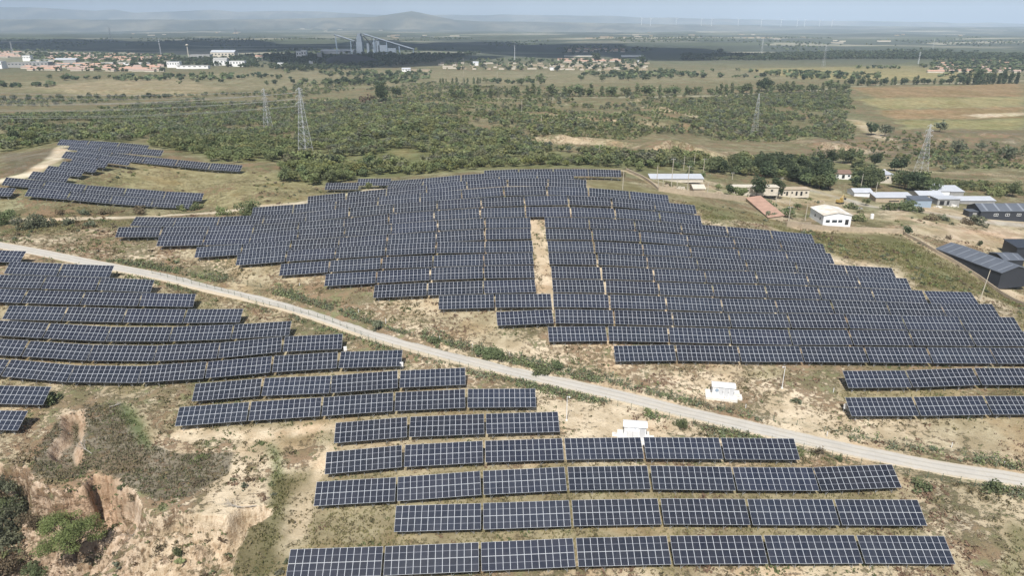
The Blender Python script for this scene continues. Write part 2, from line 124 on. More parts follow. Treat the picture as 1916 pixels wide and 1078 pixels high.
TPS = '''-35.9 85.3 7.587142065
-20.5 85.9 8.555817025
-5.0 86.5 9.8729586
10.4 87.2 9.736799618
25.8 87.7 6.694423586
41.4 88.1 6.255213712
56.9 88.5 6.611508048
72.2 88.8 2.023323389
-20.4 95.7 -1.430954619
-5.1 96.0 -12.13381235
10.4 96.5 -15.14663365
26.0 96.8 -12.81821585
41.4 97.0 -12.56898022
57.0 97.2 -11.82198869
72.3 97.4 -15.14834514
-36.1 102.9 -18.2091909
-21.0 103.5 -15.49234342
-5.3 104.1 -3.959192919
10.3 104.6 3.441183995
25.6 104.9 8.135653407
41.1 105.0 6.37123653
56.6 105.2 9.111543444
71.9 105.7 29.88735302
-36.0 110.9 0.6349861279
-20.9 111.8 8.37485233
-5.3 112.5 -0.1569629263
10.3 113.1 -5.092803288
25.9 113.6 6.153069141
41.4 114.0 5.736385022
56.6 114.4 4.676601635
-36.4 120.1 -7.418678697
-21.1 120.6 7.860002167
-5.4 120.8 11.73970191
9.9 121.0 28.52549816
-71.6 126.5 1.364383987
-56.4 127.5 8.345512322
-40.9 128.5 14.75842299
-25.4 129.5 11.37028026
-9.9 130.4 3.727001696
5.4 131.0 -6.493904631
-72.0 135.9 -7.580235865
-56.7 137.0 -3.946654272
-41.2 137.8 -13.10130867
-25.8 138.9 -4.255847858
-10.4 139.8 -9.561063334
-134.0 141.8 35.5454009
-118.6 142.3 11.78024525
-103.7 142.6 -12.9686814
-87.8 143.4 -4.952857136
-72.4 144.6 6.850946147
-57.0 145.9 9.429153597
-41.5 147.1 20.23973449
-26.3 148.1 -7.918733122
-135.1 150.8 -2.869860704
-119.9 151.6 -16.44335123
-104.6 152.4 -32.03532966
-88.9 153.5 -41.97538608
-73.5 154.9 -49.16367132
-57.8 156.7 -47.02928893
-42.9 158.1 -42.5157869
-133.6 158.3 30.22577862
-118.6 158.4 36.23393244
-103.0 158.5 39.19742708
-87.1 159.0 56.17480929
-71.5 159.6 66.33940417
-56.5 160.4 66.32840948
-135.2 167.9 -23.81724379
-120.0 168.8 -23.33249981
-104.5 169.7 -32.46520802
-88.8 170.7 -11.79493756
-73.7 171.8 -28.21829295
-152.4 177.8 -113.8989342
-137.2 178.8 -125.4438408
-121.7 179.9 -131.4424384
-106.0 181.1 -123.5350996
-90.9 182.3 -77.25085095
-147.1 180.3 25.88559894
-131.7 180.1 52.5816537
-116.2 180.0 87.20469003
-100.8 179.8 134.6447963
-146.8 187.8 -3.413602114
-131.3 187.5 32.70549727
-116.0 187.4 74.31837823
-158.1 190.2 89.56961356
-142.7 190.0 106.3850625
-117.7 132.0 24.87057699
-102.3 131.9 39.69168715
-119.5 125.6 -35.31171443
-104.1 125.5 -45.19715965
77.4 140.7 8.269711075
92.4 140.7 8.97355784
108.2 140.9 17.19915636
123.7 140.9 11.66529025
74.1 131.3 -27.42700841
89.3 131.3 -25.87641187
105.1 131.4 -28.87292783
120.4 131.4 -25.43418624
25.3 152.5 -46.36842879
40.7 152.2 -23.96662443
56.1 151.8 -20.92570029
71.5 151.5 -11.77002256
87.3 151.2 -7.565555395
102.6 150.8 -8.197542921
118.0 150.5 -13.11353958
133.4 150.1 14.63686959
9.2 160.0 -46.26239267
24.5 159.7 -9.121341141
40.1 159.3 -6.322148447
55.7 158.9 -4.612285989
71.1 158.6 -4.800547224
86.5 158.4 1.825909061
101.8 158.3 4.504393538
117.3 158.2 -0.8932730649
132.8 158.2 14.33452682
-4.0 166.2 -33.47350159
11.2 166.3 11.95564082
26.9 166.1 18.68747251
42.4 165.9 14.3373556
57.6 165.8 11.24724436
73.3 165.9 11.18266597
88.6 166.0 10.97188946
104.0 166.1 3.316061541
119.5 166.4 -4.614740961
134.9 166.7 12.35629302
-20.0 172.0 35.18898715
-4.6 172.3 43.59678357
11.0 172.5 58.51516501
26.5 172.7 57.76187005
42.0 172.8 46.9737941
57.3 172.9 34.34201529
72.5 173.2 27.03037815
88.0 173.6 20.5725266
103.6 174.0 9.266177879
119.2 174.4 -0.2930911455
134.4 174.9 22.21894761
-39.3 181.2 0.08648006938
-23.9 181.4 -7.655725297
-8.0 181.6 -1.082624503
7.0 181.8 31.66662274
11.5 185.5 -45.42585642
26.9 185.2 -17.95155265
42.3 184.8 -17.50512877
58.0 184.5 -15.52999908
73.4 184.3 -13.78403278
88.8 184.2 -14.2892443
104.3 184.1 -12.68834566
119.5 184.0 -9.35432897
135.1 184.1 33.52518149
-54.8 188.5 -1.565265114
-39.7 189.4 -6.518211147
-24.0 190.4 -12.94993495
-8.3 191.2 -19.69410223
6.8 191.9 -4.966981829
11.6 193.3 -30.08382959
26.7 193.4 -12.14224224
42.4 193.3 -9.063014989
58.0 193.3 -8.871477175
73.5 193.3 -3.808444571
88.8 193.3 -7.14875077
104.3 193.2 -3.566894918
119.7 193.0 4.515847957
-70.3 196.0 -13.06377529
-55.2 196.6 -7.989979927
-39.5 197.2 1.203597932
-23.9 197.6 -2.462940646
-8.5 197.9 0.7904954495
6.8 198.2 34.12129083
11.3 202.6 -72.66357848
26.5 202.5 -45.11356775
42.0 202.3 -41.37797022
57.7 202.1 -28.2543188
73.1 202.0 -15.5239197
88.6 201.8 -10.76288073
104.1 201.4 -13.05935496
119.3 201.2 8.985135591
-85.6 202.4 13.66300531
-70.3 203.4 10.47692838
-55.1 204.3 1.188576802
-39.4 205.2 -5.666329953
-23.8 206.0 -10.92023376
-8.5 206.6 -29.77944161
6.9 207.2 -26.21613379
11.3 210.4 -111.9470284
26.4 210.6 -93.18025583
42.1 210.6 -84.28151058
57.5 210.6 -69.79021449
73.2 210.5 -62.54372398
88.8 210.5 -50.24456895
103.9 210.5 -18.67829595
-101.6 209.7 -33.26167532
-86.6 210.2 -10.65957953
-71.0 210.7 -4.460215421
-55.5 211.0 -8.264457677
-39.9 211.5 2.570717476
-24.2 211.9 5.374721632
-8.6 212.3 25.08407559
6.3 212.4 35.69886426
10.5 209.5 120.7463197
25.6 210.7 107.9371596
41.1 211.6 93.71837492
56.6 212.4 69.2694354
72.3 213.4 57.67247476
87.8 214.3 48.27256594
102.8 215.0 36.86817378
-116.8 216.7 -19.69006117
-101.4 216.7 10.98514228
-86.1 216.8 3.755747795
-70.4 217.5 11.06871101
-55.1 218.2 5.602513525
-39.7 219.0 -7.075948909
-24.4 220.1 -5.886041681
-8.9 221.2 -11.4876126
6.5 222.3 -35.61230606
10.6 218.5 63.13814157
25.6 219.7 42.60245719
40.9 220.7 37.49351316
56.7 221.7 32.98221926
72.4 222.5 27.11542288
87.8 223.3 18.78037299
102.7 224.1 23.9377789
-133.9 223.7 -17.86913349
-118.7 223.5 9.094849657
-102.9 223.4 15.43261326
-87.4 223.6 10.52787749
-72.2 224.1 8.867543368
-56.6 224.9 2.019958161
-41.5 225.9 11.6577226
-26.3 226.9 11.94103923
-10.7 228.0 9.467277198
4.6 229.0 -5.466531683
20.2 230.0 -17.38946494
35.7 231.1 -18.26756361
51.3 232.1 -16.86246776
66.2 233.1 -27.79363691
-134.0 234.1 26.63160204
-118.8 233.8 -0.1037297348
-103.3 233.8 -5.360462493
-87.3 234.0 -2.559155166
-72.2 234.5 -8.914316017
-57.0 235.2 1.798475669
-41.5 236.0 -0.9342208529
-26.2 236.9 -0.4646316985
-10.7 237.7 -0.8605689687
4.5 238.5 -0.300505327
20.1 239.3 9.105896208
35.5 239.9 16.58631042
51.0 240.3 14.60606686
66.2 240.8 23.08603006
-94.9 244.4 -3.890834487
-79.6 244.5 9.145631627
-64.1 244.9 16.54712309
-48.7 245.5 14.1605997
-33.4 246.3 7.968074284
-18.2 247.3 7.629193111
-2.8 248.5 12.8501939
12.9 249.6 10.10399696
28.2 250.6 -0.9176135542
43.7 251.6 -12.76322939
58.8 252.7 -14.14874034
-78.8 260.2 -8.833474867
-63.9 260.9 2.042216846
-48.4 261.6 -6.7535706
-32.8 262.4 -11.32313202
-17.1 263.1 -3.144685098
-1.6 263.6 4.874307454
13.9 263.8 0.130338744
28.9 263.8 -5.921509608
-51.5 279.1 49.95800743
-36.3 279.4 11.60862433
-20.8 279.9 5.862912099
-5.2 280.2 2.763862595
10.4 280.3 3.195209517
25.6 280.3 11.51014337
-12.0 292.4 10.14474566
3.0 292.6 -9.379200735
17.7 292.6 -15.56460114
32.8 292.6 -15.59700182
46.5 292.5 40.88821687
-83.7 303.3 -94.39533771
-68.4 303.4 -74.58315935
-70.8 310.9 87.13856131
-55.2 310.9 -68.37475532
-211.2 264.3 -9.135117193
-194.9 264.0 5.336517433
-190.1 264.2 90.01237053
-174.9 265.9 -9.374125828
-159.7 267.5 -44.53512871
-144.3 269.3 -101.244437
-129.1 271.2 -235.177376
-204.5 272.8 118.8275435
-189.4 274.1 -109.200015
-173.8 275.3 -105.2649071
-158.6 276.6 6.807288106
-143.1 277.8 86.20387105
-128.0 279.3 -45.78627308
-199.3 281.4 29.05509796
-183.2 280.8 91.437993
-197.6 289.2 3.001601374
-181.5 288.5 4.705314304
-195.5 295.8 0.9639628996
-179.3 295.2 24.606828
-195.0 303.5 16.61625505
-178.9 302.8 47.467481
-204.4 313.5 71.97752916
-188.8 312.8 14.50056004
-173.6 312.2 153.3108481
-209.0 331.1 -87.46036296
-192.9 330.3 -169.1198932
-176.9 329.6 -215.598011
-161.0 329.0 -65.90689514
-145.1 328.5 -16.04765865
-129.6 328.1 -104.6283613
-218.8 341.8 9.154240464
-203.4 341.4 52.10539334
-188.0 341.1 140.1101156
-172.6 340.6 175.3886211
-234.5 358.7 124.9763577
-219.1 358.4 -20.33300759
-203.7 358.1 -1.490493467
-188.3 357.5 -68.27646095
-96.3 405.3 -23.49996346
-119.8 400.8 -7.970447421
-229.2 658.0 -63.88910456
-68.3 570.7 45.88556154
-40.3 929.6 17.77454503
-284.5 569.1 16.95467784
-377.7 580.9 24.26450958
-628.8 873.3 -11.87013684
-366.3 873.3 10.01831177
-558.9 1139.3 1.100274463
-60.5 1405.7 -17.33732068
-277.4 374.9 -109.8529111
97.0 431.1 30.31839848
52.6 483.9 -22.11139212
80.3 347.2 -24.07854632
131.4 275.5 -58.19920058
221.7 310.6 8.964423176
171.7 241.5 33.49308666
265.5 446.8 -24.61643108
223.9 648.7 -17.44446965
204.5 395.5 6.917056435
161.0 270.8 33.99281385
523.5 774.5 -14.72459425
573.0 1032.9 11.23233153
982.0 1405.7 -6.86428759
481.3 1194.2 7.054382118
378.3 521.3 22.82270795
168.8 215.2 -114.5488458
-193.8 254.7 -203.430415
-152.2 235.2 14.71558336
-123.0 254.7 187.7905712
-117.7 295.8 145.6834523
-122.0 343.9 118.4018832
-1828.8 1975.8 -0.4956647483
-1247.3 1975.8 1.662982735
-665.8 1975.8 2.739136784
0.0 1975.8 6.468871949
642.5 1975.8 -2.994198882
1369.4 1975.8 2.401851274
1950.9 1975.8 2.633772915
-2504.7 2720.3 -0.02473929793
-1708.3 2720.3 0.02617249061
-911.9 2720.3 -0.7515135415
0.0 2720.3 -0.8600187
880.0 2720.3 0.820320096
1875.5 2720.3 -0.4791010328
2671.9 2720.3 -0.983065543
-3890.0 4247.1 -0.632901625
-2653.1 4247.1 0.2034155074
-1416.2 4247.1 -0.1944253228
0.0 4247.1 -0.1231212397
1366.8 4247.1 -0.2845137923
2912.9 4247.1 0.01249690274
4149.8 4247.1 -0.4500149739
-7372.9 8087.5 -0.1500468621
-5028.6 8087.5 0.2889960015
-2684.3 8087.5 0.01737687648
0.0 8087.5 0.06060080165
2590.5 8087.5 0.05152469417
5520.9 8087.5 0.1305834358
7865.3 8087.5 -0.07506224525
-17958.0 19759.9 0.03016633879
-12248.0 19759.9 0.1270931349
-6538.0 19759.9 0.03239940368
0.0 19759.9 0.03717144315
6309.6 19759.9 0.04193407002
13447.1 19759.9 -0.01124816108
19157.1 19759.9 0.2133500724
-82.2 87.2 -0.06621965814
-95.8 107.3 20.75488582
-61.1 96.9 0.0886039397
83.3 90.3 -16.23557775
92.1 104.2 39.90774454
-157.3 129.2 -72.92579699
-196.9 177.3 65.60951738
-235.6 218.4 8.223561037
157.4 130.8 -2.160172077
227.5 203.7 19.6277169
302.9 280.1 -1.193301745
429.2 408.4 -4.013067571
-372.0 354.6 4.638984007
-117.9 88.2 17.09848102
119.3 90.3 -5.807134023
0.0 67.8 -6.211282176
-54.2 67.0 2.100760261
54.3 68.6 -5.245372792'''
TPS_AFF = (-91.034459, -1.115106988, 0.2971828175)


# ---------------------------------------------------------------- helpers: numbers
def ray(px, py):
    u = (px - CX) / FPX
    v = (py - CY) / FPX
    cp, sp = math.cos(PITCH), math.sin(PITCH)
    return np.array([u, cp - v * sp, -(sp + v * cp)])

def plane(px, py, z):
    r = ray(px, py)
    return r * (z / r[2])

def sstep(a, b, x):
    t = np.clip((x - a) / (b - a), 0, 1)
    return t * t * (3 - 2 * t)

def vn(x, y, seed):
    xi = np.floor(x).astype(np.int64)
    yi = np.floor(y).astype(np.int64)
    fx = x - xi
    fy = y - yi
    fx = fx * fx * (3 - 2 * fx)
    fy = fy * fy * (3 - 2 * fy)
    def h(a, b):
        k = (a * 374761393 + b * 668265263 + seed * 974634777) & 0x7fffffff
        k = ((k ^ (k >> 13)) * 1274126177) & 0x7fffffff
        k = k ^ (k >> 16)
        return (k & 0xffff) / 32767.5 - 1.0
    return (h(xi, yi) * (1 - fx) + h(xi + 1, yi) * fx) * (1 - fy) + (h(xi, yi + 1) * (1 - fx) + h(xi + 1, yi + 1) * fx) * fy

def fbm(x, y, size, octv, seed):
    s = np.zeros_like(x, dtype=float)
    a, f = 0.55, 1.0 / size
    for o in range(octv):
        s += a * vn(x * f + 17.3 * o, y * f - 9.1 * o, seed + o)
        a *= 0.5
        f *= 2.03
    return s

_t = np.array([[float(v) for v in l.split()] for l in TPS.strip().split("\n")])
def tr(x, y):
    y = np.clip(y, 20.0, 16000.0)
    x = np.clip(x, -1.15 * (y + 100), 1.15 * (y + 100))
    return x / (y + 100) * 2.2, np.log(y + 100) * 1.6
_qx, _qy = _t[:, 0] / (np.maximum(_t[:, 1], 20) + 100) * 2.2, np.log(np.maximum(_t[:, 1], 20) + 100) * 1.6
_qw = _t[:, 2]
def tps(x, y):
    sx, sy = tr(x, y)
    out = np.empty(len(sx))
    for i in range(0, len(sx), 20000):
        a, b = sx[i:i + 20000, None], sy[i:i + 20000, None]
        d2 = (a - _qx) ** 2 + (b - _qy) ** 2
        out[i:i + 20000] = (0.5 * d2 * np.log(d2 + 1e-12)) @ _qw + TPS_AFF[0] + a[:, 0] * TPS_AFF[1] + b[:, 0] * TPS_AFF[2]
    return out

def sd_poly(x, y, poly):
    """signed distance, negative inside"""
    P = np.asarray(poly)[:, :2]
    d = np.full(len(x), 1e18)
    ins = np.zeros(len(x), bool)
    n = len(P)
    for i in range(n):
        ax, ay = P[i]
        bx, by = P[(i + 1) % n]
        ex, ey = bx - ax, by - ay
        wx, wy = x - ax, y - ay
        t = np.clip((wx * ex + wy * ey) / (ex * ex + ey * ey + 1e-9), 0, 1)
        d = np.minimum(d, (wx - ex * t) ** 2 + (wy - ey * t) ** 2)
        c = ((ay <= y) & (by > y)) | ((by <= y) & (ay > y))
        ins ^= c & (x < ax + (y - ay) / (by - ay + 1e-12) * ex)
    d = np.sqrt(d)
    return np.where(ins, -d, d)

def d_line(x, y, pts):
    P = np.asarray(pts)[:, :2]
    d = np.full(len(x), 1e18)
    for (ax, ay), (bx, by) in zip(P[:-1], P[1:]):
        ex, ey = bx - ax, by - ay
        wx, wy = x - ax, y - ay
        t = np.clip((wx * ex + wy * ey) / (ex * ex + ey * ey + 1e-9), 0, 1)
        d = np.minimum(d, (wx - ex * t) ** 2 + (wy - ey * t) ** 2)
    return np.sqrt(d)

# ---------------------------------------------------------------- the shape of the land
def wpoly(px, z=-81.0):
    return np.array([plane(a, b, z)[:2] for a, b in px])

RIM = wpoly([(-90, 872), (0, 866), (35, 860), (58, 868), (66, 893), (100, 897), (158, 895), (170, 872), (196, 878), (212, 892),
             (232, 912), (252, 935), (290, 944), (318, 932), (350, 938), (395, 960), (425, 955), (455, 930), (492, 925), (502, 942),
             (455, 975), (440, 1000), (425, 1030), (418, 1078), (410, 1200), (-160, 1200)])
PIT = wpoly([(118, 778), (158, 768), (166, 792), (150, 825), (160, 850), (135, 872), (95, 856), (88, 835), (112, 815)])
BANKS = [([(1185, 288), (1222, 288), (1262, 282), (1300, 285), (1350, 287), (1390, 290)], -78, 9.0), ([(940, 266), (1000, 268), (1060, 270), (1130, 269), (1218, 277)], -79, 6.0),
         ([(1490, 268), (1560, 277), (1660, 286)], -93, 9.0), ([(735, 203), (790, 224), (860, 245)], -82, 5.0),
         ([(60, 166), (150, 172), (290, 170), (375, 180)], -101, 5.0), ([(1180, 200), (1260, 215), (1330, 235)], -92, 4.5)]
_rb = random.Random(12)
for _i in range(26):
    _x = _rb.uniform(60, 1850); _y = _rb.uniform(150, 262) if _x > 700 else _rb.uniform(150, 215); _w = _rb.uniform(60, 170) * (.4 + (_y - 120) / 140)
    _s = _rb.uniform(-.10, .10)
    BANKS.append(([(_x - _w, _y - _s * _w), (_x - _w * .3, _y + _rb.uniform(-3, 3)), (_x + _w * .4, _y + _rb.uniform(-3, 3)), (_x + _w, _y + _s * _w)], -96, _rb.uniform(1.8, 3.8)))
BANKS = [(np.array(sorted([tuple(plane(a, b, z)[:2]) for a, b in p])), h) for p, z, h in BANKS]

def features(x, y):
    dz = np.zeros_like(x)
    m = (x > -150) & (x < -30) & (y > 40) & (y < 140)
    if m.any():
        X, Y = x[m], y[m]
        wx = X + 1.2 * fbm(X, Y, 2.6, 2, 11) + 2.0 * fbm(X, Y, 9.0, 2, 13)
        wy = Y + 1.2 * fbm(X, Y, 2.6, 2, 12) + 2.0 * fbm(X, Y, 9.0, 2, 14)
        w = np.maximum(-sd_poly(wx, wy, RIM), 0)
        s = sstep(-80, -66, X)
        cl = 8.3 * (1 - s) + 3.6 * s
        D = cl * sstep(0, 1.5, w) + (4.5 + 3.5 * s) * (1 - np.exp(-w / (7.0 + 6.0 * s)))
        ua = (X * .86 + Y * .51) / 3.2; va = (X * -.51 + Y * .86)
        g = np.abs(fbm(ua, va, 5.0, 3, 31)) * 2.3
        g2 = np.abs(fbm(ua, va, 1.9, 3, 33)) * 2.2
        D = D + 3.8 * (0.55 - g) * sstep(0.8, 4, w) * (1 - 0.4 * sstep(12, 20, w))
        D = D + (0.5 - g2) * 1.3 * sstep(0.3, 2, w)
        p = np.maximum(-sd_poly(X + 0.9 * fbm(X, Y, 3, 2, 5), Y + 0.9 * fbm(X, Y, 3, 2, 6), PIT), 0)
        D = D + 2.8 * (1 - np.exp(-(p / 1.1) ** 1.3))
        dz[m] -= D
    for L, h in BANKS:
        m = (x > L[0, 0] - 5) & (x < L[-1, 0] + 5) & (y > L[:, 1].min() - 40) & (y < L[:, 1].max() + 320)
        if not m.any():
            continue
        X, Y = x[m], y[m]
        s = Y - np.interp(X, L[:, 0], L[:, 1]) + 9 * fbm(X, Y, 26, 4, 41)
        e = sstep(0, 22, X - L[0, 0]) * sstep(0, 22, L[-1, 0] - X)
        dz[m] += h * sstep(-3.5, 3.5, s) * np.exp(-np.maximum(s, 0) / 80.0) * e * (0.7 + 0.5 * fbm(X, Y, 18, 2, 42))
    return dz

def detail(x, y):
    r = np.hypot(x, y)
    z = 0.11 * fbm(x, y, 3.0, 3, 1) * sstep(260, 190, r) + 0.16 * fbm(x, y, 14.0, 2, 2) * (1 - .6 * sstep(190, 260, r))
    m = sstep(350, 700, r)
    z += m * 1.3 * fbm(x, y, 60.0, 3, 3)
    m = sstep(2200, 5000, r)
    z += m * 15.0 * fbm(x, y, 700.0, 3, 4)
    m = sstep(6000, 12000, r)
    z += m * 62.0 * fbm(x, y, 3000.0, 3, 9)
    return z

def zfun(x, y):
    x = np.atleast_1d(np.asarray(x, float))
    y = np.atleast_1d(np.asarray(y, float))
    return tps(x, y) + features(x, y) + detail(x, y)

_cs = np.concatenate([np.arange(50, 400, 0.6), np.arange(400, 1500, 3.0), np.arange(1500, 9000, 15.0), np.arange(9000, 30000, 60.0)])
def at(px, py, off=0.0):
    """where the line of sight through a point of the photograph meets the land"""
    r = ray(px, py)
    P = _cs[:, None] * r
    g = P[:, 2] - zfun(P[:, 0], P[:, 1]) - off
    i = int(np.argmax(g < 0))
    if i == 0:
        i = len(_cs) - 1
    a = g[i - 1] / (g[i - 1] - g[i])
    p = r * (_cs[i - 1] + a * (_cs[i] - _cs[i - 1]))
    return Vector((p[0], p[1], float(zfun(p[0], p[1])[0])))
def ats(pts):
    return [at(*p) for p in pts]
def drop(x, y):
    return float(zfun(x, y)[0])

# ---------------------------------------------------------------- helpers: objects
def tag(o, label=None, cat=None, group=None, kind=None):
    if label: o["label"] = label
    if cat: o["category"] = cat
    if group: o["group"] = group
    if kind: o["kind"] = kind
    return o

def empty(name, loc, rz=0.0, label=None, cat=None, group=None):
    o = bpy.data.objects.new(name, None)
    o.empty_display_size = 0.2
    COL.objects.link(o)
    o.location = loc
    o.rotation_euler = (0, 0, rz)
    return tag(o, label, cat, group)

def link(name, me, parent=None, loc=None):
    o = bpy.data.objects.new(name, me)
    COL.objects.link(o)
    if parent is not None:
        o.parent = parent
    if loc is not None:
        o.location = loc
    return o

class MB:
    """collects boxes, bars and polygons into one mesh"""
    def __init__(s):
        s.v, s.f, s.m = [], [], []
    def poly(s, pts, m=0):
        b = len(s.v)
        s.v += [tuple(p) for p in pts]
        s.f.append(tuple(range(b, b + len(pts))))
        s.m.append(m)
    def box(s, x0, x1, y0, y1, z0, z1, m=0):
        b = len(s.v)
        s.v += [(x0, y0, z0), (x1, y0, z0), (x1, y1, z0), (x0, y1, z0), (x0, y0, z1), (x1, y0, z1), (x1, y1, z1), (x0, y1, z1)]
        for q in ((3, 2, 1, 0), (4, 5, 6, 7), (0, 1, 5, 4), (1, 2, 6, 5), (2, 3, 7, 6), (3, 0, 4, 7)):
            s.f.append(tuple(b + i for i in q))
            s.m.append(m)
    def bar(s, p, q, r, n=4, m=0, r2=None):
        p, q = Vector(p), Vector(q)
        r2 = r if r2 is None else r2
        d = (q - p)
        if d.length < 1e-6: return
        d.normalize()
        a = d.orthogonal().normalized()
        c = d.cross(a)
        b = len(s.v)
        for (o, rr) in ((p, r), (q, r2)):
            for i in range(n):
                t = 2 * math.pi * (i + .5) / n
                s.v.append(tuple(o + (a * math.cos(t) + c * math.sin(t)) * rr))
        for i in range(n):
            j = (i + 1) % n
            s.f.append((b + i, b + j, b + n + j, b + n + i)); s.m.append(m)
        s.f.append(tuple(b + n - 1 - i for i in range(n))); s.m.append(m)
        s.f.append(tuple(b + n + i for i in range(n))); s.m.append(m)
    def prism(s, pts, z0, z1, m=0):
        n = len(pts)
        b = len(s.v)
        s.v += [(p[0], p[1], z0) for p in pts] + [(p[0], p[1], z1) for p in pts]
        for i in range(n):
            j = (i + 1) % n
            s.f.append((b + i, b + j, b + n + j, b + n + i)); s.m.append(m)
        s.f.append(tuple(b + n - 1 - i for i in range(n))); s.m.append(m)
        s.f.append(tuple(b + n + i for i in range(n))); s.m.append(m)
    def mesh(s, name, mats):
        me = bpy.data.meshes.new(name)
        me.from_pydata(s.v, [], s.f)
        for m in (mats if isinstance(mats, (list, tuple)) else [mats]):
            me.materials.append(m)
        me.polygons.foreach_set("material_index", s.m)
        me.update()
        return me
    def build(s, name, mats, parent=None, loc=None):
        return link(name, s.mesh(name, mats), parent, loc)

def quads_mesh(name, V, mat, tint=None, colname="tint"):
    """V (n,4,3) -> mesh of n quads"""
    n = len(V)
    me = bpy.data.meshes.new(name)
    me.vertices.add(n * 4)
    me.vertices.foreach_set("co", np.ascontiguousarray(V, dtype=np.float32).ravel())
    me.loops.add(n * 4)
    me.loops.foreach_set("vertex_index", np.arange(n * 4, dtype=np.int32))
    me.polygons.add(n)
    me.polygons.foreach_set("loop_start", np.arange(0, n * 4, 4, dtype=np.int32))
    if tint is not None:
        a = me.attributes.new(colname, 'FLOAT_COLOR', 'POINT')
        c = np.ones((n * 4, 4), np.float32)
        c[:, :3] = np.repeat(tint, 4, axis=0)
        a.data.foreach_set("color", c.ravel())
    me.materials.append(mat)
    me.update(calc_edges=True)
    return me

# ---------------------------------------------------------------- helpers: materials
def mat_new(name):
    m = bpy.data.materials.new(name)
    m.use_nodes = True
    nt = m.node_tree
    b = nt.nodes["Principled BSDF"]
    return m, nt, b

def N(nt, t, **kw):
    n = nt.nodes.new(t)
    for k, v in kw.items():
        if k in n.inputs:
            n.inputs[k].default_value = v
        else:
            setattr(n, k, v)
    return n

def mixc(nt, fac, a, b, mode='MIX'):
    n = nt.nodes.new("ShaderNodeMix")
    n.data_type = 'RGBA'
    n.blend_type = mode
    for sock, val in ((n.inputs[0], fac), (n.inputs[6], a), (n.inputs[7], b)):
        if hasattr(val, "is_linked"):
            nt.links.new(val, sock)
        else:
            sock.default_value = val if not isinstance(val, tuple) or len(val) == 4 else (*val, 1)
    return n.outputs[2]

def mth(nt, op, a, b=None, c=None, clamp=False):
    n = nt.nodes.new("ShaderNodeMath")
    n.operation = op
    n.use_clamp = clamp
    for i, v in enumerate((a, b, c)):
        if v is None: continue
        if hasattr(v, "is_linked"):
            nt.links.new(v, n.inputs[i])
        else:
            n.inputs[i].default_value = v
    return n.outputs[0]

def ramp(nt, fac, a, b):
    n = nt.nodes.new("ShaderNodeMapRange")
    n.interpolation_type = 'SMOOTHSTEP'
    nt.links.new(fac, n.inputs[0])
    n.inputs[1].default_value = a
    n.inputs[2].default_value = b
    return n.outputs[0]

def noise(nt, co, scale, detail=4.0, rough=0.55):
    n = N(nt, "ShaderNodeTexNoise", Scale=scale, Detail=detail, Roughness=rough)
    if co is not None:
        nt.links.new(co, n.inputs["Vector"])
    return n.outputs[0]

def paint(name, col, rough=0.75, var=0.18, scale=0.9, metal=0.0, dirt=None, bump=0.0):
    """a plain surface with weathering"""
    m, nt, b = mat_new(name)
    tc = nt.nodes.new("ShaderNodeTexCoord")
    n1 = noise(nt, tc.outputs["Object"], scale, 5.0, 0.6)
    n2 = noise(nt, tc.outputs["Object"], scale * 5, 3.0, 0.6)
    f = ramp(nt, n1, 0.3, 0.72)
    dk = tuple(c * (1 - var) for c in (dirt or col))
    c1 = mixc(nt, f, (*dk, 1), (*col, 1))
    c2 = mixc(nt, mth(nt, 'MULTIPLY', n2, var), c1, (*(c * 0.55 for c in col), 1))
    nt.links.new(c2, b.inputs["Base Color"])
    b.inputs["Roughness"].default_value = rough
    b.inputs["Metallic"].default_value = metal
    if bump:
        bp = N(nt, "ShaderNodeBump", Strength=bump, Distance=0.05)
        nt.links.new(n2, bp.inputs["Height"])
        nt.links.new(bp.outputs[0], b.inputs["Normal"])
    return m

def corrugated(name, col, pitch=0.35, axis=0, var=0.15, dirt=None, rough=0.5):
    m, nt, b = mat_new(name)
    tc = nt.nodes.new("ShaderNodeTexCoord")
    sp = nt.nodes.new("ShaderNodeSeparateXYZ")
    nt.links.new(tc.outputs["Object"], sp.inputs[0])
    w = mth(nt, 'SINE', mth(nt, 'MULTIPLY', sp.outputs[axis], 2 * math.pi / pitch))
    n1 = noise(nt, tc.outputs["Object"], 0.35, 5.0, 0.65)
    f = ramp(nt, n1, 0.35, 0.7)
    dk = dirt or tuple(c * (1 - var) for c in col)
    nt.links.new(mixc(nt, f, (*dk, 1), (*col, 1)), b.inputs["Base Color"])
    b.inputs["Roughness"].default_value = rough
    bp = N(nt, "ShaderNodeBump", Strength=0.5, Distance=0.03)
    nt.links.new(w, bp.inputs["Height"])
    nt.links.new(bp.outputs[0], b.inputs["Normal"])
    return m

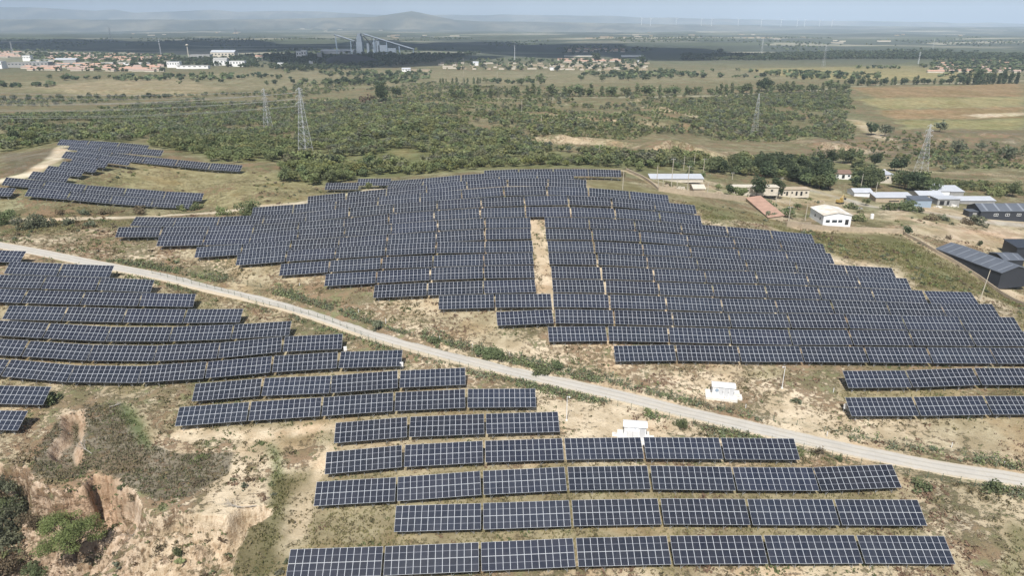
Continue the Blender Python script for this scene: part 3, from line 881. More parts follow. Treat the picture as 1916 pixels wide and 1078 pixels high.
def leaf_mat(name, translucent=0.45):
    m, nt, b = mat_new(name)
    at_ = N(nt, "ShaderNodeAttribute", attribute_name="tint")
    oi = nt.nodes.new("ShaderNodeObjectInfo")
    hs = nt.nodes.new("ShaderNodeHueSaturation")
    hs.inputs["Hue"].default_value = 0.5
    nt.links.new(mth(nt, 'MULTIPLY_ADD', oi.outputs["Random"], 0.3, 0.86), hs.inputs["Value"])
    nt.links.new(mth(nt, 'MULTIPLY_ADD', oi.outputs["Random"], 0.03, 0.485), hs.inputs["Hue"])
    nt.links.new(at_.outputs["Color"], hs.inputs["Color"])
    out = nt.nodes["Material Output"]
    nt.nodes.remove(b)
    d = nt.nodes.new("ShaderNodeBsdfDiffuse")
    t = nt.nodes.new("ShaderNodeBsdfTranslucent")
    mx = N(nt, "ShaderNodeMixShader", Fac=translucent)
    nt.links.new(hs.outputs[0], d.inputs["Color"])
    nt.links.new(hs.outputs[0], t.inputs["Color"])
    nt.links.new(d.outputs[0], mx.inputs[1])
    nt.links.new(t.outputs[0], mx.inputs[2])
    nt.links.new(mx.outputs[0], out.inputs["Surface"])
    return m

M = {}
M['leaf'] = leaf_mat("foliage")
M['weed'] = leaf_mat("weeds", 0.15)
M['bark'] = paint("bark", (0.13, 0.10, 0.075), 0.9, 0.4, 3.0)
M['galv'] = paint("galvanised_steel", (0.36, 0.37, 0.37), 0.45, 0.15, 2.0, 0.2)
M['pylon'] = paint("pylon_steel", (0.52, 0.54, 0.56), 0.5, 0.12, 0.3, 0.0)
M['conc'] = paint("pole_concrete", (0.46, 0.42, 0.34), 0.85, 0.15, 1.0)
M['white'] = paint("white_paint", (0.75, 0.75, 0.74), 0.55, 0.06, 1.2)
M['plinth'] = paint("whitewashed_concrete", (0.68, 0.655, 0.60), 0.8, 0.12, 1.5)
M['dark'] = paint("dark_opening", (0.03, 0.032, 0.035), 0.4, 0.2)
M['pane'] = paint("window_pane", (0.05, 0.06, 0.07), 0.12, 0.1)
M['charcoal'] = corrugated("charcoal_cladding", (0.036, 0.041, 0.052), 0.4, 0, 0.1)
M['slate'] = corrugated("slate_metal_roof", (0.105, 0.118, 0.14), 0.6, 0, 0.15)
M['strip'] = paint("pale_roof_strip", (0.21, 0.23, 0.26), 0.5, 0.15)
M['wsheet'] = corrugated("white_sheet_roof", (0.43, 0.45, 0.48), 0.5, 0, 0.08)
M['rustsheet'] = corrugated("rust_stained_roof", (0.68, 0.68, 0.67), 0.5, 0, 0.1, (0.56, 0.50, 0.40))
M['wwall'] = corrugated("white_sheet_wall", (0.76, 0.78, 0.80), 0.4, 0, 0.06)
M['mud'] = paint("mud_plaster", (0.44, 0.36, 0.26), 0.9, 0.22, 0.8, bump=0.4)
M['cream'] = paint("cream_render", (0.58, 0.53, 0.44), 0.85, 0.2, 0.6)
M['greyblock'] = paint("grey_block", (0.33, 0.33, 0.32), 0.85, 0.2, 0.6)
M['rtile'] = paint("terracotta_tiles", (0.45, 0.285, 0.21), 0.8, 0.25, 0.5, bump=0.3)
M['btile'] = paint("brown_tiles", (0.20, 0.13, 0.10), 0.85, 0.25, 0.7, bump=0.3)
M['bluesteel'] = paint("blue_grey_steel", (0.30, 0.38, 0.47), 0.5, 0.15, 0.05)
M['green_wire'] = paint("green_fence_wire", (0.10, 0.15, 0.10), 0.6, 0.2)
M['wire'] = paint("aluminium_wire", (0.5, 0.5, 0.5), 0.5, 0.1)
# ---------------------------------------------------------------- the ground: one sheet to the horizon
def geo(a, b, step, grow):
    out = [a]
    while out[-1] < b:
        out.append(out[-1] + step)
        step *= grow
    return out
xs = sorted(set(np.round(np.concatenate([-np.array(geo(400, 27000, 2.0, 1.065)), np.arange(-400, -130, 1.5), np.arange(-130, -28, 0.4),
     np.arange(-28, 260, 1.0), np.arange(260, 420, 1.6), np.array(geo(420, 27000, 2.0, 1.065))]), 3)))
ys = sorted(set(np.round(np.concatenate([np.array([-400, -200, -100, -30, 0, 20]), np.arange(40, 72, 1.0), np.arange(72, 132, 0.4), np.arange(132, 320, 1.0),
     np.array(geo(320, 26500, 1.1, 1.0135))]), 3)))
xs, ys = np.array(xs), np.array(ys)
GX, GY = np.meshgrid(xs, ys)
# smooth part on a coarser lattice, then interpolated
cx = np.unique(np.append(xs[::4], xs[-1])); cy = np.unique(np.append(ys[::4], ys[-1]))
a, b = np.meshgrid(cx, cy)
co = tps(a.ravel(), b.ravel()).reshape(a.shape)
tmp = np.stack([np.interp(xs, cx, row) for row in co])
GZ = np.stack([np.interp(ys, cy, tmp[:, i]) for i in range(len(xs))], 1)
gx, gy = GX.ravel(), GY.ravel()
gz = GZ.ravel() + features(gx, gy) + detail(gx, gy)
nx, ny = len(xs), len(ys)
gr = np.hypot(gx, gy)

def C3(*c):
    return np.array(c)
SAND = C3(.525, .445, .325)
cover = np.tile(SAND, (len(gx), 1))
tuft = np.full(len(gx), 0.46)
rough_n = fbm(gx, gy, 9.0, 4, 61)
wide_n = fbm(gx, gy, 45.0, 3, 62)
tuft = tuft + .22 * fbm(gx, gy, 26.0, 3, 63) * (gr < 350)

def lay(w, col, tf=None):
    global cover, tuft
    w = np.clip(w, 0, 1)
    cover = cover * (1 - w[:, None]) + np.asarray(col) * w[:, None]
    if tf is not None:
        tuft = tuft * (1 - w) + tf * w

def area(px, col, tf=None, feather=3.0, strength=1.0, z=-80.0, rag=1.0, world_pts=None):
    P = np.array([at(*p)[:2] for p in px]) if world_pts is None else world_pts
    pad = feather * 2 + 10 * rag
    m = (gx > P[:, 0].min() - pad) & (gx < P[:, 0].max() + pad) & (gy > P[:, 1].min() - pad) & (gy < P[:, 1].max() + pad)
    if not m.any(): return
    w = np.zeros(len(gx))
    s = sd_poly(gx[m], gy[m], P) + rag * 5.0 * rough_n[m]
    w[m] = sstep(feather, -feather, s) * strength
    lay(w, col, tf)

def strip(px, width, col, tf=None, feather=1.0, strength=1.0, rag=0.3):
    P = np.array([at(*p)[:2] for p in px])
    pad = width + 8
    m = (gx > P[:, 0].min() - pad) & (gx < P[:, 0].max() + pad) & (gy > P[:, 1].min() - pad) & (gy < P[:, 1].max() + pad)
    w = np.zeros(len(gx))
    s = d_line(gx[m], gy[m], P) - width / 2 + rag * 4 * rough_n[m]
    w[m] = sstep(feather, -feather, s) * strength
    lay(w, col, tf)

DRY = C3(.185, .170, .090)
OLIVE = C3(.150, .155, .078)
GREEN = C3(.105, .140, .060)
FALLOW = C3(.185, .165, .125)
LOESS = C3(.49, .405, .295)
PINK = C3(.44, .35, .265)
MEADOW = C3(.265, .24, .135)
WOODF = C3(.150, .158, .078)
TRACK = C3(.54, .475, .37)
DIRT = C3(.43, .365, .265)

# general change with distance: sandy farm -> dry grass -> dark plain
lay(sstep(245, 330, gr + 25 * wide_n) * 0.9, C3(.208, .204, .120), 0.45)
lay(sstep(500, 900, gr) * 0.75, C3(.170, .176, .102), 0.45)
lay(sstep(1700, 3200, gr), C3(.105, .115, .080), 0.1)
# grass mixed in between the rows of the near field and on the hill
lay(sstep(0.05, 0.55, wide_n) * (gr < 300) * 0.55, DRY, 0.35)
for poly, s in (([(540, 880), (1500, 868), (1690, 925), (1790, 1060), (1800, 1078), (530, 1078), (580, 960)], .72),
                ([(330, 800), (610, 850), (1050, 815), (1010, 770), (760, 690), (640, 650), (450, 590), (330, 600), (0, 590), (0, 720), (370, 730)], .6),
                ([(0, 500), (200, 500), (450, 590), (0, 600)], .6)):
    area(poly, DRY * 0.92, 0.22, 4, s)
for k, (p, s) in enumerate(((((1150, 690), (1916, 695), (1916, 700), (1150, 700)), .7), (((1580, 732), (1916, 730), (1916, 742), (1580, 742)), .7))):
    area(p, DRY, 0.3, 2, s)
# hill meadow beyond the panels
area([(1290, 375), (1420, 400), (1500, 428), (1690, 440), (1800, 500), (1916, 555), (1930, 640), (1870, 560), (1720, 540), (1690, 500), (1560, 480), (1440, 420), (1320, 410)], DRY * .95, 0.25, 4, .9)
area([(1310, 378), (1380, 400), (1370, 425), (1330, 410)], OLIVE, 0.2, 5, .8)
area([(1640, 445), (1700, 450), (1790, 520), (1740, 530), (1680, 480)], OLIVE * 1.1, 0.2, 5, .75)
area([(1100, 338), (1165, 338), (1235, 365), (1250, 376), (1180, 366), (1100, 352)], DRY, 0.2, 3, .85)
# the meadow inside the far-left block and its edges
area([(380, 392), (330, 372), (180, 345), (200, 325), (270, 302), (460, 320), (530, 325), (600, 345), (605, 372), (470, 398), (400, 402)], MEADOW, 0.38, 5, .95)
area([(0, 285), (105, 276), (115, 288), (60, 322), (0, 332)], FALLOW * .95, 0.4, 4, .9)
area([(0, 395), (200, 395), (380, 405), (220, 425), (60, 440), (0, 440)], DRY, 0.5, 4, .6)
# bottom left: the dark fallow shelf above the ravine and the grass round it
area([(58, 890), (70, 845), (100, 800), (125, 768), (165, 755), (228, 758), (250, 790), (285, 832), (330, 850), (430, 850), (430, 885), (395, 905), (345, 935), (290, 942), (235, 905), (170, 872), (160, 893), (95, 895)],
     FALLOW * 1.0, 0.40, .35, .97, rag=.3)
area([(228, 757), (250, 768), (282, 822), (285, 840), (262, 830), (240, 792)], GREEN, 0.1, 1.2, .8, rag=.3)
area([(505, 835), (530, 845), (525, 930), (515, 1010), (495, 1078), (475, 1078), (500, 985), (515, 920)], GREEN, 0.1, 1.2, .75, rag=.3)
area([(440, 1078), (430, 1030), (455, 985), (510, 940), (520, 900), (545, 900), (530, 1000), (520, 1078)], DRY * .8, 0.3, 2, .85, rag=.5)
area([(1880, 1010), (1916, 990), (1916, 1078), (1870, 1078)], OLIVE, 0.2, 2, .7)
area([(1720, 950), (1780, 930), (1840, 980), (1780, 1000)], FALLOW * 1.2, 0.3, 2, .6)
area([(1180, 705), (1260, 715), (1240, 735), (1190, 730)], PINK, 0.5, 2, .6)
strip([(640, 800), (560, 806), (470, 815), (340, 812)], 2.6, SAND * 1.05, .2, .9, .85, .6)
strip([(618, 838), (598, 890), (572, 950), (556, 1000)], 2.2, SAND * 1.05, .2, .8, .85, .6)
strip([(1250, 690), (1330, 700), (1450, 735), (1560, 770), (1700, 800)], 5, SAND * 1.08, .45, 2, .7, .8)
# wood floors
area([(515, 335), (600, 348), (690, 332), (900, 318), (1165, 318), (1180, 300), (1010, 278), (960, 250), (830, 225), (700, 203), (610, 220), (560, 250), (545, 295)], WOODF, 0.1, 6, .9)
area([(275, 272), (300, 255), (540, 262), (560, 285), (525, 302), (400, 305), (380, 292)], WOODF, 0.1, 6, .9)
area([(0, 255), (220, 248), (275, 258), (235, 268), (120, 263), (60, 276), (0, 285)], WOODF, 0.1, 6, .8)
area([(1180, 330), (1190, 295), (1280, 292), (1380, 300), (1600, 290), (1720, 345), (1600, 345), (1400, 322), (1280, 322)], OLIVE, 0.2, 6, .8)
# fields and plains further back
area([(0, 152), (300, 141), (640, 131), (900, 134), (1250, 130), (1916, 118), (1916, 150), (1500, 150), (900, 160), (400, 168), (0, 172)], C3(.225, .21, .135), 0.35, 25, .8, rag=5)
area([(60, 163), (200, 148), (330, 148), (420, 165), (370, 180), (150, 178)], C3(.29, .25, .165), 0.3, 12, .8, rag=2)
area([(1180, 250), (1280, 200), (1420, 178), (1600, 172), (1600, 228), (1570, 262), (1400, 262)], C3(.165, .168, .095), 0.45, 10, .8, rag=2)
area([(1480, 295), (1520, 262), (1650, 245), (1916, 246), (1916, 300), (1740, 306), (1640, 300)], FALLOW * 1.12, 0.5, 8, .85, rag=2)
area([(1590, 163), (1760, 160), (1916, 155), (1916, 180), (1640, 184)], C3(.26, .185, .105), 0.15, 7, .85, rag=2)
area([(1600, 186), (1640, 184), (1916, 181), (1916, 198), (1650, 204)], C3(.28, .25, .13), 0.15, 7, .9, rag=2)
area([(1640, 206), (1916, 199), (1916, 220), (1670, 224)], C3(.27, .195, .11), 0.15, 7, .9, rag=2)
area([(1680, 226), (1916, 221), (1916, 242), (1700, 240)], C3(.25, .235, .115), 0.15, 7, .9, rag=2)
area([(1806, 215), (1916, 210), (1916, 216), (1830, 221)], TRACK, 0.05, 2, .9, rag=.3)
area([(1380, 128), (1700, 122), (1900, 140), (1700, 150), (1500, 147)], C3(.30, .265, .13), 0.15, 20, .8, rag=2)
area([(655, 184), (722, 182), (728, 199), (668, 199)], TRACK, 0.05, 4, .9)
area([(548, 290), (572, 286), (600, 291), (575, 298), (552, 299)], LOESS, 0.2, 3, .9)
area([(735, 283), (765, 280), (770, 298), (745, 302), (730, 295)], DRY * 1.2, 0.2, 4, .9)
# the yard with huts, the barns' yard, the red earth
area([(1220, 336), (1300, 330), (1400, 358), (1530, 345), (1640, 385), (1760, 385), (1840, 408), (1916, 410), (1916, 432), (1740, 425), (1660, 405), (1520, 415), (1500, 428), (1400, 376), (1240, 358)], DIRT, 0.3, 5, .85)
area([(1620, 412), (1690, 405), (1790, 422), (1916, 432), (1916, 475), (1840, 470), (1760, 455), (1690, 437)], LOESS * .95, 0.35, 4, .85)
area([(1760, 428), (1860, 425), (1916, 438), (1916, 470), (1850, 468), (1790, 450)], PINK, 0.25, 4, .75)
strip([(1495, 428), (1600, 430), (1690, 436), (1760, 475), (1850, 525), (1916, 560)], 6, LOESS, 0.15, 2, .85)
strip([(1500, 352), (1580, 372), (1640, 390), (1740, 398), (1830, 415), (1930, 422)], 7, C3(.40, .375, .33), 0.05, 2, .9)
# tracks
strip([(-20, 345), (60, 325), (98, 300), (114, 284), (118, 272)], 6.5, TRACK, 0.05, 1.5, .95)
strip([(-20, 413), (90, 411), (200, 408), (330, 402), (420, 396), (560, 380), (690, 355), (790, 341)], 4.5, TRACK, 0.03, 1.0, .95)
strip([(1150, 317), (1180, 322), (1235, 354)], 3.5, LOESS, 0.1, 1.0, .8)
strip([(440, 193), (700, 190), (1000, 185), (1280, 179), (1500, 172), (1620, 160), (1916, 150)], 9, C3(.40, .37, .30), 0.0, 3, .8)
strip([(0, 215), (200, 210), (380, 212), (470, 232)], 6, LOESS * .9, 0.1, 3, .6)
strip([(1230, 205), (1290, 215), (1330, 232)], 14, LOESS, 0.2, 6, .6, 1.5)
strip([(1600, 225), (1620, 238), (1660, 262)], 16, LOESS, 0.2, 6, .7, 1.5)
strip([(1185, 284), (1262, 280), (1310, 281), (1390, 287)], 14, LOESS * .82, 0.45, 5, .62, 2.0)
strip([(950, 264), (1060, 267), (1130, 267), (1218, 273)], 8, LOESS * .82, 0.45, 4, .55, 1.8)
strip([(1500, 264), (1560, 274), (1650, 282)], 14, LOESS * .82, 0.45, 5, .6, 2.0)
strip([(1540, 300), (1640, 312), (1760, 322), (1916, 330)], 8, LOESS * .97, 0.35, 4, .6, 1.5)
strip([(740, 205), (800, 228), (860, 240)], 14, LOESS, 0.2, 6, .6, 1.5)
strip([(995, 412), (1006, 440), (1014, 480), (1022, 520), (1028, 545)], 3.2, LOESS, 0.25, .8, .9)
for q in ([(1490, 380), (1530, 392), (1520, 412), (1478, 405)], [(1590, 385), (1660, 392), (1650, 404), (1600, 398)], [(1690, 392), (1760, 402), (1800, 420), (1750, 416), (1690, 405)], [(1600, 408), (1690, 412), (1740, 424), (1640, 424)], [(1240, 338), (1290, 342), (1300, 352), (1250, 350)], [(1330, 345), (1400, 350), (1430, 372), (1350, 364)]):
    area(q, OLIVE * 1.1, .35, 3, .75, rag=1.2)
# steep faces are bare loess
gz2 = gz.reshape(ny, nx)
sy_, sx_ = np.gradient(gz2, ys, xs)
slope = np.hypot(sx_, sy_).ravel()
lo = LOESS[None] * (0.5 + 0.5 * sstep(-.2, .3, rough_n))[:, None] + PINK[None] * (0.5 - 0.5 * sstep(-.2, .3, rough_n))[:, None]
slope_w = np.where(gr > 350, sstep(0.17, 0.42, slope) * .62 * sstep(-.22, .12, fbm(gx, gy, 13.0, 3, 67)), sstep(0.45, 0.95, slope)) * (gr < 1600)
w = slope_w * (gr > 165)
cover = cover * (1 - w[:, None]) + lo * w[:, None]
tuft = tuft * (1 - w) + 0.30 * w
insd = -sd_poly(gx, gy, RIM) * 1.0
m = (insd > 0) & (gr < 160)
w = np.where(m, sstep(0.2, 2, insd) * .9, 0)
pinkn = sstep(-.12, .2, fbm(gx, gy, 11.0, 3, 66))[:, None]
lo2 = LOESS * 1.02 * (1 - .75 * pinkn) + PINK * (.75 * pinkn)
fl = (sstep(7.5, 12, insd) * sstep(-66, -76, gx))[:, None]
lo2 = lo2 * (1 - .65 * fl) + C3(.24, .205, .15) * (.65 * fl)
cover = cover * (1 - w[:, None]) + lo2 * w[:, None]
w = np.where(gr <= 165, slope_w, 0)
lo3 = (PINK * 1.08) * sstep(-62, -72, gx)[:, None] + LOESS * 1.05 * (1 - sstep(-62, -72, gx))[:, None]
cover = cover * (1 - w[:, None]) + lo3 * w[:, None]
tuft = tuft * (1 - w) + .12 * w
tuft = np.where(m, np.maximum(tuft, .40), tuft)

me = bpy.data.meshes.new("ground")
me.vertices.add(nx * ny)
me.vertices.foreach_set("co", np.stack([gx, gy, gz], 1).astype(np.float32).ravel())
ii = (np.arange(ny - 1)[:, None] * nx + np.arange(nx - 1)[None]).ravel()
F4 = np.stack([ii, ii + 1, ii + nx + 1, ii + nx], 1).astype(np.int32)
me.loops.add(F4.size)
me.loops.foreach_set("vertex_index", F4.ravel())
me.polygons.add(len(F4))
me.polygons.foreach_set("loop_start", np.arange(0, F4.size, 4, dtype=np.int32))
at_c = me.attributes.new("cover", 'FLOAT_COLOR', 'POINT')
at_c.data.foreach_set("color", np.concatenate([cover, np.ones((len(gx), 1))], 1).astype(np.float32).ravel())
at_t = me.attributes.new("tuft", 'FLOAT', 'POINT')
at_t.data.foreach_set("value", tuft.astype(np.float32))
at_f = me.attributes.new("plain", 'FLOAT', 'POINT')
at_f.data.foreach_set("value", sstep(1500, 3000, gr).astype(np.float32))
at_b = me.attributes.new('beyond', 'FLOAT', 'POINT')
at_b.data.foreach_set('value', sstep(230, 340, gr).astype(np.float32))
me.update(calc_edges=True)
me.polygons.foreach_set("use_smooth", np.ones(len(F4), bool))

m, nt, bs = mat_new("earth_and_dry_grass")
geo_ = nt.nodes.new("ShaderNodeNewGeometry")
P_ = geo_.outputs["Position"]
cv = N(nt, "ShaderNodeAttribute", attribute_name="cover").outputs["Color"]
tf = N(nt, "ShaderNodeAttribute", attribute_name="tuft").outputs["Fac"]
pl = N(nt, "ShaderNodeAttribute", attribute_name="plain").outputs["Fac"]
nA = noise(nt, P_, 0.16, 6, 0.62)
nB = noise(nt, P_, 0.75, 5, 0.7)
nC = noise(nt, P_, 3.2, 3, 0.6)
nD = noise(nt, P_, 0.045, 4, 0.55)
c = mixc(nt, ramp(nt, nA, 0.35, 0.68), mixc(nt, 1.0, cv, (0.72, 0.69, 0.63, 1), 'MULTIPLY'), mixc(nt, 1.0, cv, (1.12, 1.12, 1.12, 1), 'MULTIPLY'))
c = mixc(nt, mth(nt, 'MULTIPLY', ramp(nt, nC, 0.42, 0.7), 0.35), c, mixc(nt, 1.0, c, (0.62, 0.6, 0.56, 1), 'MULTIPLY'))
nR = noise(nt, P_, 0.055, 5, 0.62)
c = mixc(nt, mth(nt, 'MULTIPLY', ramp(nt, nR, 0.5, 0.64), 0.75), c, mixc(nt, 1.0, c, (0.95, 0.84, 0.76, 1), 'MULTIPLY'))
nE = noise(nt, P_, 0.021, 6, 0.66)
farw = N(nt, 'ShaderNodeAttribute', attribute_name='beyond').outputs['Fac']
c = mixc(nt, mth(nt, 'MULTIPLY', ramp(nt, nE, 0.47, 0.6), mth(nt, 'MULTIPLY', farw, 0.65)), c, mixc(nt, 1.0, c, (0.76, 0.82, 0.68, 1), 'MULTIPLY'))
c = mixc(nt, mth(nt, 'MULTIPLY', ramp(nt, nE, 0.46, 0.36), mth(nt, 'MULTIPLY', farw, 0.5)), c, mixc(nt, 1.0, c, (1.25, 1.2, 1.16, 1), 'MULTIPLY'))
# dry plants that cover the soil in clumps: brown, olive, here and there reddish
th = mth(nt, 'SUBTRACT', 0.815, mth(nt, 'MULTIPLY', tf, 0.68))
tm = mth(nt, 'MULTIPLY_ADD', nD, 0.45, mth(nt, 'MULTIPLY', nB, 0.65))
msk = nt.nodes.new("ShaderNodeMapRange")
msk.interpolation_type = 'SMOOTHSTEP'
nt.links.new(tm, msk.inputs[0])
nt.links.new(th, msk.inputs[1])
nt.links.new(mth(nt, 'ADD', th, 0.085), msk.inputs[2])
pc = mixc(nt, ramp(nt, noise(nt, P_, 0.08, 3, 0.6), 0.38, 0.56), (0.115, 0.105, 0.055, 1), (0.20, 0.135, 0.082, 1))
pc = mixc(nt, ramp(nt, noise(nt, P_, 0.23, 3, 0.6), 0.50, 0.66), pc, (0.14, 0.150, 0.070, 1))
c = mixc(nt, mth(nt, 'MULTIPLY', msk.outputs[0], 0.88), c, pc)
# steep faces: rain-cut streaks and layers
nrm = nt.nodes.new("ShaderNodeSeparateXYZ"); nt.links.new(geo_.outputs["True Normal"], nrm.inputs[0])
steep = ramp(nt, nrm.outputs[2], 0.88, 0.62)
mpv = nt.nodes.new("ShaderNodeMapping"); mpv.inputs["Scale"].default_value = (1.3, 1.3, 0.18); nt.links.new(P_, mpv.inputs[0])
mph = nt.nodes.new("ShaderNodeMapping"); mph.inputs["Scale"].default_value = (0.08, 0.08, 1.6); nt.links.new(P_, mph.inputs[0])
sv = noise(nt, mpv.outputs[0], 1.0, 5, 0.7); sh = noise(nt, mph.outputs[0], 1.0, 4, 0.65)
c = mixc(nt, mth(nt, 'MULTIPLY', steep, mth(nt, 'MULTIPLY', ramp(nt, sv, 0.44, 0.62), 0.85)), c, mixc(nt, 1.0, c, (0.62, 0.56, 0.50, 1), 'MULTIPLY'))
c = mixc(nt, mth(nt, 'MULTIPLY', steep, mth(nt, 'MULTIPLY', ramp(nt, sh, 0.5, 0.66), 0.45)), c, mixc(nt, 1.0, c, (0.72, 0.62, 0.54, 1), 'MULTIPLY'))
# the plain: fields of different crops, villages' pale strips
vor = N(nt, "ShaderNodeTexVoronoi", Scale=0.0030, Randomness=1.0)
mp = nt.nodes.new("ShaderNodeMapping")
mp.inputs["Scale"].default_value = (0.55, 1.0, 1.0)
nt.links.new(P_, mp.inputs[0])
nt.links.new(mp.outputs[0], vor.inputs["Vector"])
sep = nt.nodes.new("ShaderNodeSeparateColor")
nt.links.new(vor.outputs["Color"], sep.inputs[0])
fc = mixc(nt, ramp(nt, sep.outputs[0], 0.5, 0.85), (0.055, 0.066, 0.050, 1), (0.30, 0.28, 0.21, 1))
fc = mixc(nt, ramp(nt, sep.outputs[1], 0.45, 0.8), fc, (0.085, 0.10, 0.06, 1))
big = noise(nt, P_, 0.00035, 4, 0.6)
fc = mixc(nt, ramp(nt, big, 0.47, 0.62), fc, (0.050, 0.062, 0.050, 1))
fine = noise(nt, P_, 0.012, 5, 0.65)
fc = mixc(nt, mth(nt, 'MULTIPLY', ramp(nt, fine, 0.45, 0.65), 0.4), fc, (0.05, 0.065, 0.045, 1))
c = mixc(nt, mth(nt, 'MULTIPLY', pl, 0.85), c, fc)
nt.links.new(c, bs.inputs["Base Color"])
bs.inputs["Roughness"].default_value = 0.95
bs.inputs["Specular IOR Level"].default_value = 0.1
bp = N(nt, "ShaderNodeBump", Strength=0.9, Distance=0.4)
hh = mth(nt, 'ADD', mth(nt, 'MULTIPLY', nB, 1.0), mth(nt, 'ADD', mth(nt, 'MULTIPLY', steep, sv), mth(nt, 'MULTIPLY_ADD', nC, 0.35, mth(nt, 'MULTIPLY', msk.outputs[0], 0.5))))
nt.links.new(hh, bp.inputs["Height"])
nt.links.new(bp.outputs[0], bs.inputs["Normal"])
me.materials.append(m)
tag(link("ground", me), kind="structure")

# ---------------------------------------------------------------- the pale road
road_px = [(-60, 449), (0, 460), (105, 479), (210, 500), (334, 524.5), (480, 557), (635, 604.5), (720, 632), (840, 665), (956, 694.5), (1060, 719), (1160, 742), (1276, 771),
           (1360, 790), (1443, 809), (1610, 847), (1777, 879), (1916, 900), (1990, 914)]
rp = np.array([at(*p)[:2] for p in road_px])
def resample(P, step):
    # smooth curve through the points
    Q = [P[0]]
    for i in range(len(P) - 1):
        p0, p1, p2, p3 = P[max(i - 1, 0)], P[i], P[i + 1], P[min(i + 2, len(P) - 1)]
        n = max(2, int(np.linalg.norm(p2 - p1) / step))
        for k in range(1, n + 1):
            t = k / n
            Q.append(0.5 * ((2 * p1) + (-p0 + p2) * t + (2 * p0 - 5 * p1 + 4 * p2 - p3) * t * t + (-p0 + 3 * p1 - 3 * p2 + p3) * t ** 3))
    return np.array(Q)
RC = resample(rp, 0.8)
tg = np.gradient(RC, axis=0)
tg /= np.linalg.norm(tg, axis=1)[:, None]
nr = np.stack([-tg[:, 1], tg[:, 0]], 1)
offs = np.array([-2.75, -2.35, -1.2, 0, 1.2, 2.35, 2.75])
rows_ = []
sl = np.arange(len(RC)) * 0.8
for o in offs:
    e = 0.10 * fbm(sl, np.full(len(sl), o * 3.0), 5.0, 3, 77) if abs(o) > 2 else 0
    rows_.append(RC + nr * (np.atleast_1d(o + e)[:, None] if np.ndim(e) else o))
rows_ = np.stack(rows_, 1)
zz = (tps(RC[:, 0], RC[:, 1]) + detail(RC[:, 0], RC[:, 1]))
zz = np.convolve(np.pad(zz, 6, mode='edge'), np.ones(13) / 13, 'valid')
V = []
for i in range(len(RC)):
    for j, o in enumerate(offs):
        x, y = rows_[i, j]
        V.append((x, y, zz[i] + (0.20 if abs(o) < 2.7 else -0.5) - 0.008 * o * o))
Fq = [(i * 7 + j, i * 7 + j + 1, (i + 1) * 7 + j + 1, (i + 1) * 7 + j) for i in range(len(RC) - 1) for j in range(6)]
me = bpy.data.meshes.new("road")
me.from_pydata(V, [], [f[::-1] for f in Fq])
uvl = me.uv_layers.new(name="along")
luv = np.array([[offs[v % 7], (v // 7) * 0.8] for f in Fq for v in f[::-1]], np.float32)
uvl.data.foreach_set("uv", luv.ravel())
m, nt, bs = mat_new("worn_concrete_road")
geo_ = nt.nodes.new("ShaderNodeNewGeometry")
uvn = nt.nodes.new("ShaderNodeUVMap"); uvn.uv_map = "along"
sp = nt.nodes.new("ShaderNodeSeparateXYZ")
nt.links.new(uvn.outputs[0], sp.inputs[0])
mpn = nt.nodes.new("ShaderNodeMapping"); mpn.inputs["Scale"].default_value = (1.0, 0.08, 1)
nt.links.new(uvn.outputs[0], mpn.inputs[0])
st = noise(nt, mpn.outputs[0], 1.2, 5, 0.6)
n1 = noise(nt, geo_.outputs["Position"], 0.25, 6, 0.65)
n2 = noise(nt, geo_.outputs["Position"], 2.5, 4, 0.6)
c = mixc(nt, ramp(nt, n1, 0.35, 0.7), (0.385, 0.365, 0.325, 1), (0.46, 0.44, 0.395, 1))
c = mixc(nt, mth(nt, 'MULTIPLY', ramp(nt, st, 0.45, 0.7), 0.5), c, (0.42, 0.375, 0.30, 1))
edge = ramp(nt, mth(nt, 'ADD', mth(nt, 'ABSOLUTE', sp.outputs[0]), mth(nt, 'MULTIPLY', mth(nt, 'SUBTRACT', n2, 0.5), 1.6)), 1.75, 2.5)
c = mixc(nt, mth(nt, 'MULTIPLY', edge, 0.75), c, (0.42, 0.345, 0.235, 1))
rut = mth(nt, 'LESS_THAN', mth(nt, 'ABSOLUTE', mth(nt, 'SUBTRACT', mth(nt, 'ABSOLUTE', mth(nt, 'ADD', sp.outputs[0], mth(nt, 'MULTIPLY', mth(nt, 'SUBTRACT', n1, .5), .8))), 0.85)), 0.22)
c = mixc(nt, mth(nt, 'MULTIPLY', rut, mth(nt, 'MULTIPLY', n2, .9)), c, (0.27, 0.25, 0.21, 1))
c = mixc(nt, mth(nt, 'MULTIPLY', ramp(nt, n1, 0.52, 0.64), mth(nt, 'MULTIPLY', n2, 0.7)), c, (0.36, 0.32, 0.25, 1))
jn = mth(nt, 'LESS_THAN', mth(nt, 'FRACT', mth(nt, 'DIVIDE', sp.outputs[1], 6.0)), 0.012)
c = mixc(nt, mth(nt, 'MULTIPLY', jn, 0.35), c, (0.3, 0.27, 0.22, 1))
nt.links.new(c, bs.inputs["Base Color"])
bs.inputs["Roughness"].default_value = 0.9
me.materials.append(m)
tag(link("road", me), kind="structure")
def road_dist(x, y):
    return d_line(np.atleast_1d(x), np.atleast_1d(y), RC[::4])

